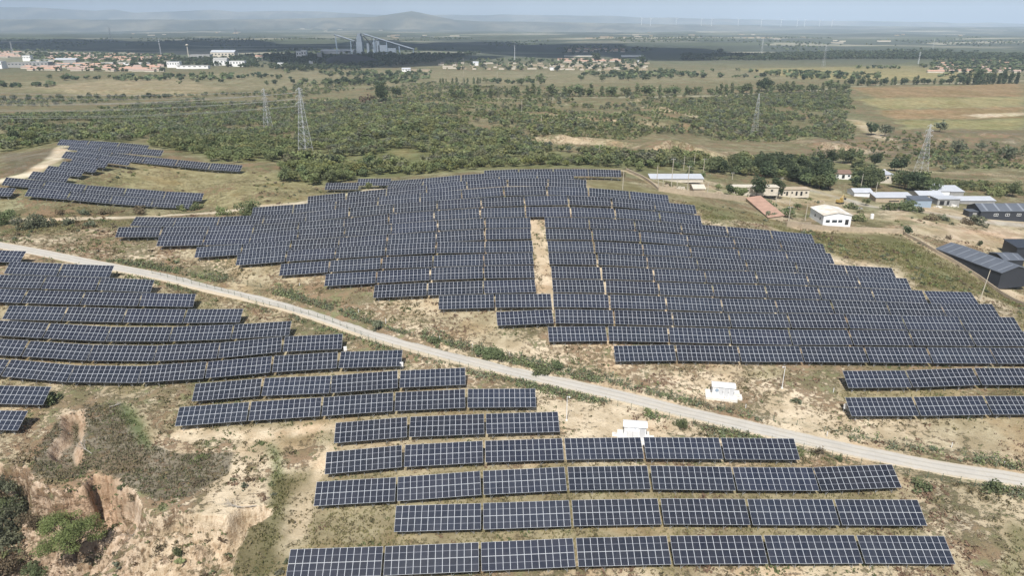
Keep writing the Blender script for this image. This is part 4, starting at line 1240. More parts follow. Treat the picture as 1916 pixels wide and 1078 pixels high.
# ---------------------------------------------------------------- solar tables
m, nt, bs = mat_new("solar_glass")
uvn = nt.nodes.new("ShaderNodeUVMap"); uvn.uv_map = "cell"
sp = nt.nodes.new("ShaderNodeSeparateXYZ")
nt.links.new(uvn.outputs[0], sp.inputs[0])
fu = mth(nt, 'FRACT', sp.outputs[0]); fv = mth(nt, 'FRACT', sp.outputs[1])
oi = nt.nodes.new("ShaderNodeObjectInfo")
wnz = nt.nodes.new("ShaderNodeTexWhiteNoise"); wnz.noise_dimensions = '3D'
cmb = nt.nodes.new("ShaderNodeCombineXYZ")
nt.links.new(mth(nt, 'FLOOR', sp.outputs[0]), cmb.inputs[0])
nt.links.new(mth(nt, 'FLOOR', sp.outputs[1]), cmb.inputs[1])
nt.links.new(oi.outputs["Random"], cmb.inputs[2])
nt.links.new(cmb.outputs[0], wnz.inputs[0])
base = mixc(nt, wnz.outputs[0], (0.0070, 0.0105, 0.0195, 1), (0.0150, 0.0192, 0.0305, 1))
base = mixc(nt, 1.0, base, oi.outputs['Color'], 'MULTIPLY')
geo_ = nt.nodes.new("ShaderNodeNewGeometry")
dst = noise(nt, geo_.outputs["Position"], 0.5, 5, 0.65)
stk = nt.nodes.new("ShaderNodeMapping"); stk.inputs["Scale"].default_value = (14, 1.6, 1); stk.inputs["Rotation"].default_value = (0, 0, 0.35)
nt.links.new(uvn.outputs[0], stk.inputs[0])
sk = noise(nt, stk.outputs[0], 2.0, 3, 0.6)
base = mixc(nt, mth(nt, 'MULTIPLY', ramp(nt, dst, 0.3, 0.75), 0.05), base, (0.26, 0.235, 0.19, 1))
base = mixc(nt, mth(nt, 'MULTIPLY', ramp(nt, sk, 0.5, 0.72), 0.04), base, (0.35, 0.34, 0.32, 1))
cellx = mth(nt, 'LESS_THAN', mth(nt, 'ABSOLUTE', mth(nt, 'SUBTRACT', mth(nt, 'FRACT', mth(nt, 'MULTIPLY', fu, 6.0)), 0.5)), 0.46)
celly = mth(nt, 'LESS_THAN', mth(nt, 'ABSOLUTE', mth(nt, 'SUBTRACT', mth(nt, 'FRACT', mth(nt, 'MULTIPLY', fv, 24.0)), 0.5)), 0.44)
incell = mth(nt, 'MULTIPLY', cellx, celly)
base = mixc(nt, incell, (0.030, 0.033, 0.043, 1), base)
mid = mth(nt, 'LESS_THAN', mth(nt, 'ABSOLUTE', mth(nt, 'SUBTRACT', fv, 0.5)), 0.011)
base = mixc(nt, mid, base, (0.24, 0.25, 0.28, 1))
nt.links.new(base, bs.inputs["Base Color"])
bs.inputs["Roughness"].default_value = 0.2
bs.inputs["IOR"].default_value = 1.45
MG = m
MF = paint("anodised_aluminium", (0.47, 0.495, 0.53), 0.45, 0.08, 1.0)
MBK = paint("module_backsheet", (0.55, 0.56, 0.57), 0.7, 0.1)
TILT = R(30.0)
MW, MH, MT, MR, GAPM = 1.134, 2.278, 0.035, 0.032, 0.012

def module_faces(mb, uvs, fn, idx=0, jdx=0):
    hx, hy, r, t = MW / 2, MH / 2, MR, MT / 2
    o = [(-hx, -hy), (hx, -hy), (hx, hy), (-hx, hy)]
    q = [(-hx + r, -hy + r), (hx - r, -hy + r), (hx - r, hy - r), (-hx + r, hy - r)]
    uo = [(idx + .5 + p[0] / MW, jdx + .5 + p[1] / MH) for p in q]
    mb.poly([fn(a, b, t - .003) for a, b in q], 0); uvs += uo
    for i in range(4):
        j = (i + 1) % 4
        mb.poly([fn(*o[i], t), fn(*o[j], t), fn(*q[j], t), fn(*q[i], t)], 1); uvs += [(0, 0)] * 4
        mb.poly([fn(*o[j], t), fn(*o[i], t), fn(*o[i], -t), fn(*o[j], -t)], 1); uvs += [(0, 0)] * 4
    mb.poly([fn(a, b, -t) for a, b in o[::-1]], 2); uvs += [(0, 0)] * 4

def uv_set(me, uvs):
    l = me.uv_layers.new(name="cell")
    l.data.foreach_set("uv", np.array(uvs, np.float32).ravel())

mb, uvs = MB(), []
module_faces(mb, uvs, lambda a, b, c_: (a, b, c_))
ME_MOD = mb.mesh("solar_module", [MG, MF, MBK])
uv_set(ME_MOD, uvs)
LOWZ = 1.6
ct, st_ = math.cos(TILT), math.sin(TILT)
def slope_pt(x, s, n=0.0):
    return (x, s * ct - n * st_, LOWZ + s * st_ + n * ct)
COLS = [(i - 6) * (MW + GAPM) for i in range(13)]
ROWS = [MH / 2, MH * 1.5 + 0.03]
mb, uvs = MB(), []
for i, x0 in enumerate(COLS):
    for j, s0 in enumerate(ROWS):
        module_faces(mb, uvs, lambda a, b, c_: slope_pt(x0 + a, s0 + b, c_), i, j)
ME_ARR = mb.mesh("module_array", [MG, MF, MBK])
uv_set(ME_ARR, uvs)
PX = [-6.2, -3.1, 0.0, 3.1, 6.2]
def sframe(posts):
    mb = MB()
    for s in (0.45, 1.85, 2.75, 4.15):
        mb.bar(slope_pt(-7.42, s, -.07), slope_pt(7.42, s, -.07), .045)
    for x in PX:
        mb.bar(slope_pt(x, 0.15, -.15), slope_pt(x, 4.4, -.15), .05)
        mb.bar((x, 3.05, 1.5), slope_pt(x, 1.9, -.2), .03)
        if posts:
            mb.bar((x, .62, -1.0), slope_pt(x, .77, -.18), .06)
            mb.bar((x, 3.05, -1.4), slope_pt(x, 3.77, -.18), .06)
    for a_, b_ in ((-6.2, -3.1), (3.1, 6.2)):
        mb.bar((a_, 3.05, .3), (b_, 3.05, 2.9), .025)
        mb.bar((b_, 3.05, .3), (a_, 3.05, 2.9), .025)
        mb.bar((a_, .62, .25), ((a_ + b_) / 2, .62 + .3, 1.75), .03)
        mb.bar((b_, .62, .25), ((a_ + b_) / 2, .62 + .3, 1.75), .03)
    return mb
ME_FR = sframe(False).mesh("support_frame", M['galv'])
ME_FRP = sframe(True).mesh("support_frame", M['galv'])
mb = MB(); mb.bar((0, 0, -1.0), (0, 0, LOWZ + .77 * st_ - .16), .045, 6); ME_PF = mb.mesh("post", M['galv'])
mb = MB(); mb.bar((0, 0, -1.4), (0, 0, LOWZ + 3.77 * st_ - .16), .045, 6); ME_PR = mb.mesh("post", M['galv'])

ORD = "first second third fourth fifth sixth seventh eighth ninth tenth eleventh twelfth thirteenth fourteenth fifteenth sixteenth".split()
FIELD = {}
def describe(row, k, n):
    a = ORD[k]; b = ORD[n - 1 - k]
    if row[0] == 'R':
        i = ORD[int(row[1:]) - 1]
        return (f"solar table, {a} from the ravine end, {i} row of the field below the road" if k < n / 2 else
                f"solar table, {b} from the road end, {i} row of the field below the road")
    if row[0] == 'L':
        return f"solar table on {'dry grass' if row == 'L1' else 'bare slope'} above the ravine, {'upper' if row == 'L1' else 'lower'} of two"
    if row[0] == 'Q':
        return f"solar table, {a} from the white box, {'upper' if row == 'Q1' else 'lower'} short row beside the pale road"
    if row[0] == 'H':
        i = ORD[int(row[1:].rstrip('ab')) - 1]
        if row.endswith('a'):
            return f"solar table, {a} from the road side, {i} row up the hill"
        if row.endswith('b'):
            return (f"solar table, {a} beyond the sandy gap, {i} row up the hill" if k < n / 2 else
                    f"solar table, {b} from the barn side, {i} row up the hill")
        return (f"solar table, {a} from the road side, {i} row up the hill" if k < n / 2 else
                f"solar table, {b} from the barn side, {i} row up the hill")
    if row[0] == 'S':
        return f"solar table alone behind the hilltop rows, {'by the pale track' if row == 'S1' else 'half hidden by a shrub'}"
    i = {'F1': 'first', 'F2': 'second', 'F3': 'third', 'F4': 'fourth', 'F5': 'fifth', 'F6': 'sixth', 'F6b': 'seventh', 'F7': 'eighth', 'F8': 'ninth', 'F9': 'tenth', 'F10': 'eleventh'}[row]
    return f"solar table, {a} from the dirt track, {i} row of the far block round the meadow"
TBL = []
for row, s in TABLES.items():
    items = s.split()
    nrow = len(items)
    near = row[0] in 'RLQ' or row in ('H1', 'H2', 'H3')
    for k, it in enumerate(items):
        x, y, z, hd, roll, sx = (float(v) for v in it.split(','))
        e = empty("solar_table", (x, y, z), R(hd), describe(row, k, nrow), "solar table", "solar tables set out in rows")
        e.rotation_euler = (R(rnd.gauss(0, .7)), -R(roll), R(hd))
        e.scale = (sx * 14.98 / 14.886, 1, 1)
        TBL.append((x, y, R(hd)))
        tone = rnd.uniform(.72, 1.4)
        tcol = (tone, tone * rnd.uniform(.97, 1.03), tone * rnd.uniform(.94, 1.06), 1)
        if near:
            for x0 in COLS:
                for s0 in ROWS:
                    o = link("solar_module", ME_MOD, e, slope_pt(x0, s0))
                    o.color = tcol
                    o.rotation_euler = (TILT + rnd.gauss(0, .004), rnd.gauss(0, .004), 0)
            link("support_frame", ME_FR, e)
            for x0 in PX:
                link("post", ME_PF, e, (x0, .62, 0))
                link("post", ME_PR, e, (x0, 3.05, 0))
        else:
            link("module_array", ME_ARR, e).color = tcol
            link("support_frame", ME_FRP, e)
# ---------------------------------------------------------------- plants
def rand_unit(n, g):
    v = g.normal(size=(n, 3))
    return v / np.linalg.norm(v, axis=1)[:, None]

def leaf_quads(c, size, g, outward=None, up=0.35, aspect=(0.55, 1.0)):
    n = len(c)
    nrm = rand_unit(n, g) + np.array([0, 0, up])
    if outward is not None:
        nrm = nrm + outward * 0.8
    nrm /= np.linalg.norm(nrm, axis=1)[:, None] + 1e-9
    t = np.cross(nrm, rand_unit(n, g))
    t /= np.linalg.norm(t, axis=1)[:, None] + 1e-9
    b = np.cross(nrm, t)
    s = (np.asarray(size) * np.ones(n))[:, None] * g.uniform(.7, 1.3, (n, 1))
    a = g.uniform(*aspect, (n, 1))
    return np.stack([c - t * s, c - b * s * a, c + t * s, c + b * s * a], 1)

TINT = {'olive': (.220, .248, .118), 'green': (.165, .195, .102), 'dark': (.088, .112, .064), 'grey': (.180, .195, .130), 'yellow': (.235, .245, .100),
        'brown': (.185, .150, .100), 'shelf': (.180, .165, .135), 'red': (.2, .13, .08), 'bright': (.185, .210, .085)}

def crown_quads(kind, n, g, tint, leaf=0.07):
    """a crown of height 1 standing on the origin, as loose clumps of leaves with gaps between them"""
    bl = []
    if kind == 'round':
        for _ in range(g.integers(11, 16)):
            v = rand_unit(1, g)[0] * g.uniform(.45, 1.0)
            bl.append((v[0] * .36, v[1] * .36, .60 + v[2] * .28, g.uniform(.12, .20)))
        bl.append((0, 0, .55, .24))
    elif kind == 'low':
        for _ in range(g.integers(9, 13)):
            a = g.uniform(0, 6.28); r = g.uniform(0, .5) ** .7
            bl.append((math.cos(a) * r, math.sin(a) * r, g.uniform(.2, .62) - .25 * r * r, g.uniform(.18, .30)))
    elif kind == 'poplar':
        for k in range(13):
            z = .16 + .80 * k / 12
            w = .115 * math.sin(math.pi * min(1, .12 + z * .88)) ** .6
            a = g.uniform(0, 6.28)
            bl.append((math.cos(a) * w * .6, math.sin(a) * w * .6, z, .075 + w * .45))
    elif kind == 'sprig':
        for k in range(7):
            a = g.uniform(0, 6.28); r = g.uniform(0, .3)
            bl.append((math.cos(a) * r, math.sin(a) * r, g.uniform(.2, .85), g.uniform(.10, .2)))
    bl = np.array(bl)
    w = bl[:, 3] ** 2
    k = g.choice(len(bl), n, p=w / w.sum())
    d = rand_unit(n, g)
    c = bl[k, :3] + d * (bl[k, 3] * g.uniform(.55, 1.05, n) ** .7)[:, None]
    c[:, 2] = np.maximum(c[:, 2], .03)
    q = leaf_quads(c, leaf, g, d)
    bt = g.uniform(.86, 1.16, len(bl))[k]
    tn = np.array(tint)[None] * (bt * g.uniform(.85, 1.15, n))[:, None]
    return q, tn

def trunk_mesh(name, h, r, g, limbs=5):
    mb = MB()
    p = Vector((0, 0, -.06)); top = Vector((g.uniform(-.03, .03), g.uniform(-.03, .03), h))
    mb.bar(p, top, r, 7, 0, r * .55)
    for i in range(limbs):
        a = g.uniform(0, 6.28)
        s = p.lerp(top, g.uniform(.55, .95))
        mb.bar(s, s + Vector((math.cos(a) * .2, math.sin(a) * .2, g.uniform(.12, .28))), r * .45, 5, 0, r * .15)
    return mb.mesh(name, M['bark'])

VAR = {}
def variants(key, kind, tint, n=4, leaves=260, leaf=.065, trunk=(.42, .022)):
    out = []
    for i in range(n):
        g = np.random.default_rng(hash_(key) + i)
        q, tn = crown_quads(kind, leaves, g, TINT[tint], leaf)
        out.append((quads_mesh("crown", q, M['leaf'], tn), trunk_mesh("trunk", trunk[0], trunk[1], g), q, tn))
    VAR[key] = out
def hash_(s):
    return sum((i + 3) * ord(c) for i, c in enumerate(s)) * 131

variants('olive', 'round', 'olive'); variants('green', 'round', 'green'); variants('dark', 'round', 'dark', leaves=340)
variants('grey', 'round', 'grey'); variants('yellow', 'round', 'yellow', 2)
variants('poplar', 'poplar', 'green', 4, 240, .05, (.5, .014)); variants('poplardark', 'poplar', 'dark', 3, 240, .05, (.5, .014))
variants('bush', 'low', 'green', 4, 300, .085, (.25, .03)); variants('greybush', 'low', 'grey', 4, 300, .085, (.25, .03)); variants('oliveb', 'low', 'olive', 3, 300, .085, (.25, .03))
variants('shelfb', 'low', 'shelf', 3, 240, .08, (.25, .03)); variants('brownb', 'low', 'brown', 3, 240, .08, (.25, .03))

for k_, t_ in (('bush', 'green'), ('greybush', 'grey'), ('brownb', 'brown'), ('oliveb', 'olive')):
    variants(k_ + '_large', 'low', t_, 2, 1700, .036, (.25, .03))
for k_, t_ in (('dark', 'dark'), ('olive', 'olive'), ('green', 'green')):
    variants(k_ + '_large', 'round', t_, 2, 1100, .034)

def tree(key, p, h, label, group=None, wide=1.0, name=None, cat=None):
    if (key + '_large') in VAR and h * FPX / math.hypot(p[0], p[1], p[2]) > 25: key += '_large'
    v = VAR[key][rnd.randrange(len(VAR[key]))]
    bush = key.replace('_large', '') in ('bush', 'greybush', 'oliveb', 'brownb')
    nm = name or ('shrub' if bush else 'poplar_tree' if 'poplar' in key else 'broadleaf_tree')
    e = empty(nm, (p[0], p[1], p[2] - .05 * h), rnd.uniform(0, 6.28), label, cat or ('shrub' if bush else 'tree'), group)
    e.scale = (h * wide * rnd.uniform(.9, 1.1), h * wide * rnd.uniform(.9, 1.1), h)
    link("crown", v[0], e)
    link("trunk", v[1], e)
    return e

def hpx(p, px):
    return px * math.hypot(p[0], p[1], p[2]) / FPX

def mass(name, pts, hs, keys, label, cat, leaves=70, leaf=.13, wide=1.0, seed=3):
    """many trees nobody would count: one mesh of leaf clumps"""
    g = np.random.default_rng(seed)
    if len(pts) == 0: return
    Q, T = [], []
    for (x, y, z), h in zip(pts, hs):
        v = VAR[keys[g.integers(len(keys))]]
        q, tn = v[g.integers(len(v))][2:]
        i = g.choice(len(q), min(leaves, len(q)), replace=False)
        q = q[i]
        c = q.mean(1, keepdims=True)
        q = c + (q - c) * (leaf / .065)
        a = g.uniform(0, 6.28)
        ca, sa = math.cos(a), math.sin(a)
        q = np.stack([(q[..., 0] * ca - q[..., 1] * sa) * h * wide, (q[..., 0] * sa + q[..., 1] * ca) * h * wide, q[..., 2] * h], -1)
        Q.append(q + np.array([x, y, z - .05 * h]))
        T.append(tn[i] * g.uniform(.8, 1.2) * np.array([g.uniform(.92, 1.12), 1, g.uniform(.9, 1.1)]))
    me = quads_mesh(name, np.concatenate(Q), M['leaf'], np.concatenate(T))
    return tag(link(name, me), label, cat, kind="stuff")

def scatter(poly_px, spacing, seed, keep=1.0, dens=None, poly_w=None):
    g = np.random.default_rng(seed)
    P = np.array([at(*p)[:2] for p in poly_px]) if poly_w is None else poly_w
    x0, y0 = P.min(0); x1, y1 = P.max(0)
    X, Y = np.meshgrid(np.arange(x0, x1, spacing), np.arange(y0, y1, spacing))
    x = X.ravel() + g.uniform(-.45, .45, X.size) * spacing
    y = Y.ravel() + g.uniform(-.45, .45, X.size) * spacing
    m = (sd_poly(x, y, P) < 0) & (g.uniform(size=len(x)) < keep)
    if dens is not None:
        m &= fbm(x, y, dens[0], 3, seed) > dens[1]
    x, y = x[m], y[m]
    return np.stack([x, y, zfun(x, y)], 1)

# the wood behind the hilltop: the trees that show largest are things, the rest one mass
W1 = scatter([(515, 338), (600, 349), (690, 331), (900, 316), (1165, 314), (1290, 314), (1330, 300), (1180, 292), (1010, 278), (960, 250), (830, 225), (700, 203), (610, 220), (560, 250), (540, 295)], 4.9, 21, .96, (30, -.29))
clear1 = np.array([at(*p)[:2] for p in ((538, 304), (606, 304), (610, 281), (543, 281))])
clear2 = np.array([at(*p)[:2] for p in ((728, 298), (772, 304), (775, 280), (735, 278))])
W1 = W1[(sd_poly(W1[:, 0], W1[:, 1], clear1) > 2) & (sd_poly(W1[:, 0], W1[:, 1], clear2) > 1)]
W1 = W1[np.argsort(np.hypot(W1[:, 0], W1[:, 1]))]
h1 = (5.6 + 2.6 * fbm(W1[:, 0], W1[:, 1], 35.0, 3, 91)) * rng.uniform(.62, 1.3, len(W1))
for p, h in zip(W1[:105], h1):
    tree(rnd.choice(['olive', 'olive', 'green', 'olive', 'yellow']), p, h, "rounded olive tree on the near edge of the wood behind the hilltop panels", "trees along the near edge of the wood", 1.3)
mass("wood_behind_hill", W1[105:], h1[105:], ['olive', 'olive', 'green', 'grey'], "olive green wood stretching behind the hilltop solar rows", "wood", 120, .085, 1.4)
W2 = scatter([(275, 274), (300, 257), (540, 262), (560, 285), (525, 303), (400, 306), (380, 293)], 5.2, 22, .95)
W2 = W2[np.argsort(np.hypot(W2[:, 0], W2[:, 1]))]
h2 = (5.2 + 2.0 * fbm(W2[:, 0], W2[:, 1], 30.0, 3, 92)) * rng.uniform(.7, 1.25, len(W2))
for p, h in zip(W2[:45], h2):
    tree(rnd.choice(['olive', 'green', 'olive']), p, h, "rounded green tree in the belt between the meadow and the pylons", "trees of the belt by the meadow", 1.3)
mass("tree_belt", W2[45:], h2[45:], ['olive', 'green'], "belt of rounded green trees between the meadow and the two pylons", "wood", 110, .085, 1.35)
W3 = np.concatenate([scatter([(0, 258), (110, 250), (225, 248), (272, 258), (232, 268), (120, 262), (60, 276), (0, 286)], 6.0, 23, .9),
                     scatter([(0, 222), (200, 205), (470, 195), (690, 190), (860, 205), (900, 235), (700, 215), (600, 230), (480, 262), (300, 256), (0, 250)], 6.2, 24, .9, (60, -.2))])
mass("scattered_wood", W3, rng.uniform(4, 6.5, len(W3)), ['olive', 'green', 'grey'], "open wood of scattered green trees beyond the far solar block", "wood", 80, .10, 1.35)
W4 = np.concatenate([scatter([(0, 190), (200, 182), (470, 176), (640, 150), (860, 158), (1000, 178), (1290, 176), (1590, 168), (1590, 200), (1300, 200), (1180, 205), (900, 205), (640, 205), (0, 200)], 10.5, 25, .7, (110, -.10)),
                     scatter([(840, 215), (1000, 200), (1200, 205), (1180, 250), (1010, 262), (960, 245)], 8.0, 26, .7, (60, -.06)),
                     scatter([(1190, 250), (1420, 180), (1590, 172), (1580, 258), (1450, 262)], 7.0, 27, .85, (70, -.22)),
                     scatter([(1640, 245), (1916, 248), (1916, 300), (1760, 330), (1660, 270)], 10.0, 28, .5, (40, .05))])
mass("plain_trees", W4, rng.uniform(3.4, 6.6, len(W4)), ['green', 'grey', 'olive'], "thin woods and thickets spread over the plain behind the hill", "wood", 60, .115, 1.3)
# dark trees far off, round the town and the colliery
W5 = np.concatenate([scatter([(1276, 113), (1500, 112), (1600, 110), (1916, 113), (1916, 104), (1650, 98), (1400, 103), (1276, 104)], 14, 29, .9),
                     scatter([(545, 134), (640, 136), (800, 118), (900, 100), (560, 100), (430, 108), (460, 128)], 17, 30, .7, (120, -.12)),
                     scatter([(240, 124), (470, 127), (480, 112), (330, 110), (250, 116)], 18, 31, .6),
                     scatter([(30, 104), (120, 112), (140, 106), (60, 100)], 24, 32, .5)])
mass("distant_trees", W5, rng.uniform(8, 14, len(W5)), ['dark'], "dark far trees round the town and across the shaded plain", "wood", 22, .22, 1.3)
W8 = np.concatenate([scatter([(-60, 99), (450, 103), (900, 104), (1300, 100), (1980, 102), (1980, 72), (-60, 72)], 36, 44, .5, (420, .1)), scatter([(-60, 150), (600, 136), (900, 136), (1250, 134), (1916, 122), (1980, 148), (1300, 152), (700, 160), (-60, 165)], 18, 45, .6, (120, .04)),
                     scatter([(1745, 113), (1930, 112), (1930, 136), (1740, 136)], 20, 46, .8), scatter([(60, 100), (330, 103), (330, 118), (60, 118)], 22, 47, .55), scatter([(45, 118), (305, 119), (305, 134), (45, 133)], 22, 50, .35), scatter([(820, 112), (1215, 112), (1215, 132), (840, 130)], 22, 48, .3)])
mass("far_plain_trees", W8, rng.uniform(6, 11, len(W8)), ['dark', 'green'], "trees and hedges sprinkled over the far plain and its villages", "wood", 14, .3, 1.5)
# rows of saplings on the slopes
W6 = scatter([(985, 262), (1150, 262), (1240, 250), (1230, 225), (1010, 235)], 4.6, 33, .85)
W7 = np.concatenate([scatter([(1745, 338), (1850, 342), (1855, 360), (1760, 352)], 2.3, 34, .8), scatter([(1860, 345), (1910, 350), (1916, 366), (1868, 360)], 2.4, 35, .75),
                     scatter([(1500, 300), (1640, 300), (1790, 280), (1700, 252), (1530, 270)], 6.5, 36, .6)])
def planted(poly_px, ang, row, step, seed, keep=.9):
    g = np.random.default_rng(seed)
    P = np.array([at(*p)[:2] for p in poly_px])
    c0 = P.mean(0); Rm = np.array([[math.cos(ang), math.sin(ang)], [-math.sin(ang), math.cos(ang)]])
    L_ = np.abs((P - c0) @ Rm.T).max(0)
    u, v = np.meshgrid(np.arange(-L_[0], L_[0], step), np.arange(-L_[1], L_[1], row))
    q = np.stack([u.ravel(), v.ravel() + 2.0 * np.sin(u.ravel() / 40)], 1) + g.normal(0, .35, (u.size, 2))
    q = q @ Rm + c0
    x, y = q[:, 0], q[:, 1]
    m = (sd_poly(x, y, P) < 0) & (g.uniform(size=len(x)) < keep) & (fbm(x, y, 45, 3, seed) > -.28)
    x, y = x[m], y[m]
    return np.stack([x, y, zfun(x, y)], 1)
W9 = np.concatenate([planted([(1150, 215), (1260, 188), (1420, 176), (1585, 172), (1600, 205), (1480, 225), (1300, 240)], .25, 7.5, 4.0, 51), planted([(860, 215), (1000, 205), (1160, 215), (1210, 240), (1000, 240)], .1, 7.5, 4.0, 52),
                     planted([(1330, 262), (1480, 240), (1600, 232), (1600, 262), (1480, 264)], .4, 7, 4.0, 53), planted([(700, 190), (860, 180), (1000, 190), (860, 205)], .2, 8, 5.0, 54), planted([(1660, 300), (1740, 280), (1900, 285), (1916, 315), (1800, 318)], -.3, 6, 3.0, 55, .6)])
mass("planted_rows", W9, rng.uniform(1.7, 3.4, len(W9)), ['green', 'olive', 'green', 'oliveb'], "young trees planted in long rows across the plain behind the hill", "saplings", 22, .22, 1.25)
gv = scatter([(1335, 300), (1460, 300), (1600, 312), (1740, 340), (1740, 366), (1640, 356), (1600, 366), (1520, 352), (1480, 338), (1340, 326)], 4.6, 57, .9, (26, -.22))
gx_ = CX + FPX * gv[:, 0] / (gv[:, 1] * math.cos(PITCH) - gv[:, 2] * math.sin(PITCH))
gv = gv[~(((gx_ > 1555) & (gx_ < 1598)) | ((gx_ > 1634) & (gx_ < 1674)))]
mass("grove_undergrowth", gv, rng.uniform(3.0, 7.5, len(gv)), ['green', 'dark', 'olive', 'dark'], "dark continuous thicket filling the grove round the farmhouses", "wood", 130, .085, 1.3)
yard = scatter([(1240, 342), (1400, 352), (1520, 372), (1640, 392), (1770, 402), (1800, 420), (1690, 428), (1500, 424), (1400, 374), (1250, 354)], 6.5, 56, .6, (22, -.02))
mass("yard_scrub", yard, rng.uniform(.7, 2.0, len(yard)), ['oliveb', 'bush', 'greybush', 'brownb'], "green scrub growing about the sandy yard between the sheds", "scrub", 60, .12, 1.3)
mass("saplings", np.concatenate([W6, W7]), rng.uniform(1.5, 2.8, len(W6) + len(W7)), ['green', 'oliveb'], "small saplings planted in lines on the slopes of the plain", "saplings", 26, .2, 1.3)

# poplars and other trees along the far roads
def along(px, n, jit=2.0):
    P = resample(np.array([at(*p)[:2] for p in px]), 2.0)
    out = []
    for i in range(n):
        k = (i + rnd.uniform(-.35, .35) + .5) / n
        q = P[int(max(0, min(.999, k)) * len(P))] + np.array([rnd.gauss(0, jit), rnd.gauss(0, jit)])
        out.append(Vector((q[0], q[1], drop(*q))))
    return out
for p in along([(840, 184), (1010, 181), (1280, 177), (1500, 172), (1585, 168)], 64):
    tree(rnd.choice(['poplar', 'green', 'poplar']), p, rnd.uniform(11, 18), "green tree in the long row along the far road beyond the wood", "trees of the long roadside row", 1.35)
for p in along([(1595, 160), (1700, 158), (1810, 158)], 24):
    tree(rnd.choice(['poplar', 'poplardark', 'dark']), p, rnd.uniform(10, 16), "dark green tree in the row behind the orange brown fields", "trees behind the brown fields", 1.3)
for p in along([(1812, 158), (1900, 156)], 17):
    tree('poplardark', p, rnd.uniform(17, 27), "tall dark poplar in the clump before the red roofed village", "tall poplars before the village", 1.0)
for p in along([(0, 190), (90, 188), (200, 186), (330, 184)], 20, 5):
    tree(rnd.choice(['green', 'dark', 'grey']), p, rnd.uniform(7, 11), "round tree in the loose line across the plain beyond the far solar block", "trees of the loose line", 1.1)
for p in along([(500, 160), (560, 157), (640, 158), (690, 160)], 12, 6):
    tree(rnd.choice(['green', 'dark']), p, rnd.uniform(9, 13), "round tree on the rise behind the two pylons", "trees on the rise", 1.1)
for p in along([(820, 157), (860, 156), (905, 156)], 10, 3):
    tree('poplar', p, rnd.uniform(9, 12), "slim tree in the short line at the field track below the hamlet", "short line of field trees", 1.3)
for px, py, h, k, lab in [
    (717, 194, 42, 'dark', "tall dark tree standing at the pale clearing on the plain"), (743, 182, 20, 'dark', "dark tree just beyond the tall tree of the clearing"),
    (690, 194, 22, 'brownb', "brown bushy tree at the near edge of the pale clearing"), (1200, 118, 16, 'dark', "lone dark tree before the white sheds of the far hamlet"),
    (1115, 117, 20, 'dark', "broad dark tree at the middle of the far hamlet"), (1043, 133, 13, 'dark', "small dark tree beside the hamlet's white hut"),
    (905, 127, 9, 'dark', "little dark tree by the first mud houses of the hamlet"), (975, 160, 18, 'green', "lone bushy tree in the field under the hamlet"),
    (1012, 160, 22, 'green', "taller field tree next to the wooden pole under the hamlet"), (1087, 151, 12, 'green', "double bushy tree by the field track"),
    (1126, 152, 13, 'green', "slim field tree with a small neighbour on the track"), (1176, 151, 14, 'green', "isolated tree in the middle of the far green field"),
    (1256, 141, 10, 'green', "small round tree at the end of the far field track"), (1347, 100, 10, 'dark', "dark tree poking above the shaded tree belt"),
    (1425, 171, 22, 'dark', "dense dark tree at the bend of the far road"), (1436, 171, 26, 'dark', "taller dark tree at the bend of the far road"),
    (1630, 252, 22, 'dark', "dark tree at the head of the sandy gully"), (1655, 255, 22, 'grey', "grey green tree beside the head of the sandy gully"),
    (1758, 247, 20, 'grey', "greyish tree on the slope right behind the leaning pylon"), (1790, 288, 24, 'grey', "round greyish tree alone on the fallow slope"),
    (1836, 282, 16, 'grey', "small grey tree above the sapling rows"), (1885, 300, 24, 'grey', "pale green tree low on the fallow slope by the frame edge"),
    (1893, 368, 26, 'green', "full green tree standing over the grey barn's far end"), (1864, 366, 18, 'oliveb', "bush at the sapling plot behind the grey barn"),
    (1697, 440, 17, 'dark', "clipped round dark bush on bare sand by the wall end"), (1287, 336, 20, 'green', "green tree at the end of the long white roof"),
    (1312, 338, 18, 'green', "low green tree over the stone hut's roof"), (1366, 366, 24, 'dark', "dark upright tree at the ruin's gable"),
    (1386, 372, 26, 'olive', "yellowish round tree before the ruined row"), (1415, 372, 46, 'dark', "tallest tree, dark and narrow, before the ruined row"),
    (1456, 372, 42, 'dark', "second tall dark tree, at the end of the doorway row"), (1473, 408, 24, 'green', "green tree under the pole near the terracotta roof"),
    (1447, 408, 16, 'greybush', "grey bush at the foot of the terracotta roofed shed"), (1603, 413, 18, 'oliveb', "yellow green bush at the white shed's corner"),
    (1590, 390, 14, 'bush', "green bush behind the white shed's roof"), (1660, 392, 16, 'bush', "bushy plant in the yard below the grey block"),
    (1684, 392, 18, 'bush', "pair of pointed bushes in the yard below the grey block"), (1700, 394, 22, 'bush', "largest bush in the yard below the grey block"),
    (1805, 418, 14, 'brownb', "brown bush before the charcoal barn's door"), (1826, 420, 18, 'greybush', "grey bush before the charcoal barn's corner"),
    (1742, 412, 14, 'brownb', "brownish bush on the edge of the red earth"), (1765, 412, 12, 'greybush', "flat green bush on the edge of the red earth"),
    (1492, 392, 14, 'green', "bushy tree between doorway row and white shed"), (1528, 396, 12, 'greybush', "grey bush at the rear corner of the white shed"), (1345, 356, 14, 'olive', "olive tree at the stone hut's yard"), (1440, 384, 14, 'bush', "bush at the terracotta roof's far corner"),
    (1620, 384, 14, 'green', "small tree at the end of the mud walled shed"), (1722, 398, 10, 'greybush', "grey bush before the grey blue block"), (1250, 346, 8, 'brownb', "brown bush in the rubble below the white roof"), (1833, 460, 9, 'dark', "small round tree standing on red earth behind the long barn"), (1774, 446, 8, 'brownb', "little brown bush behind the long barn's far end")]:
    p = at(px, py)
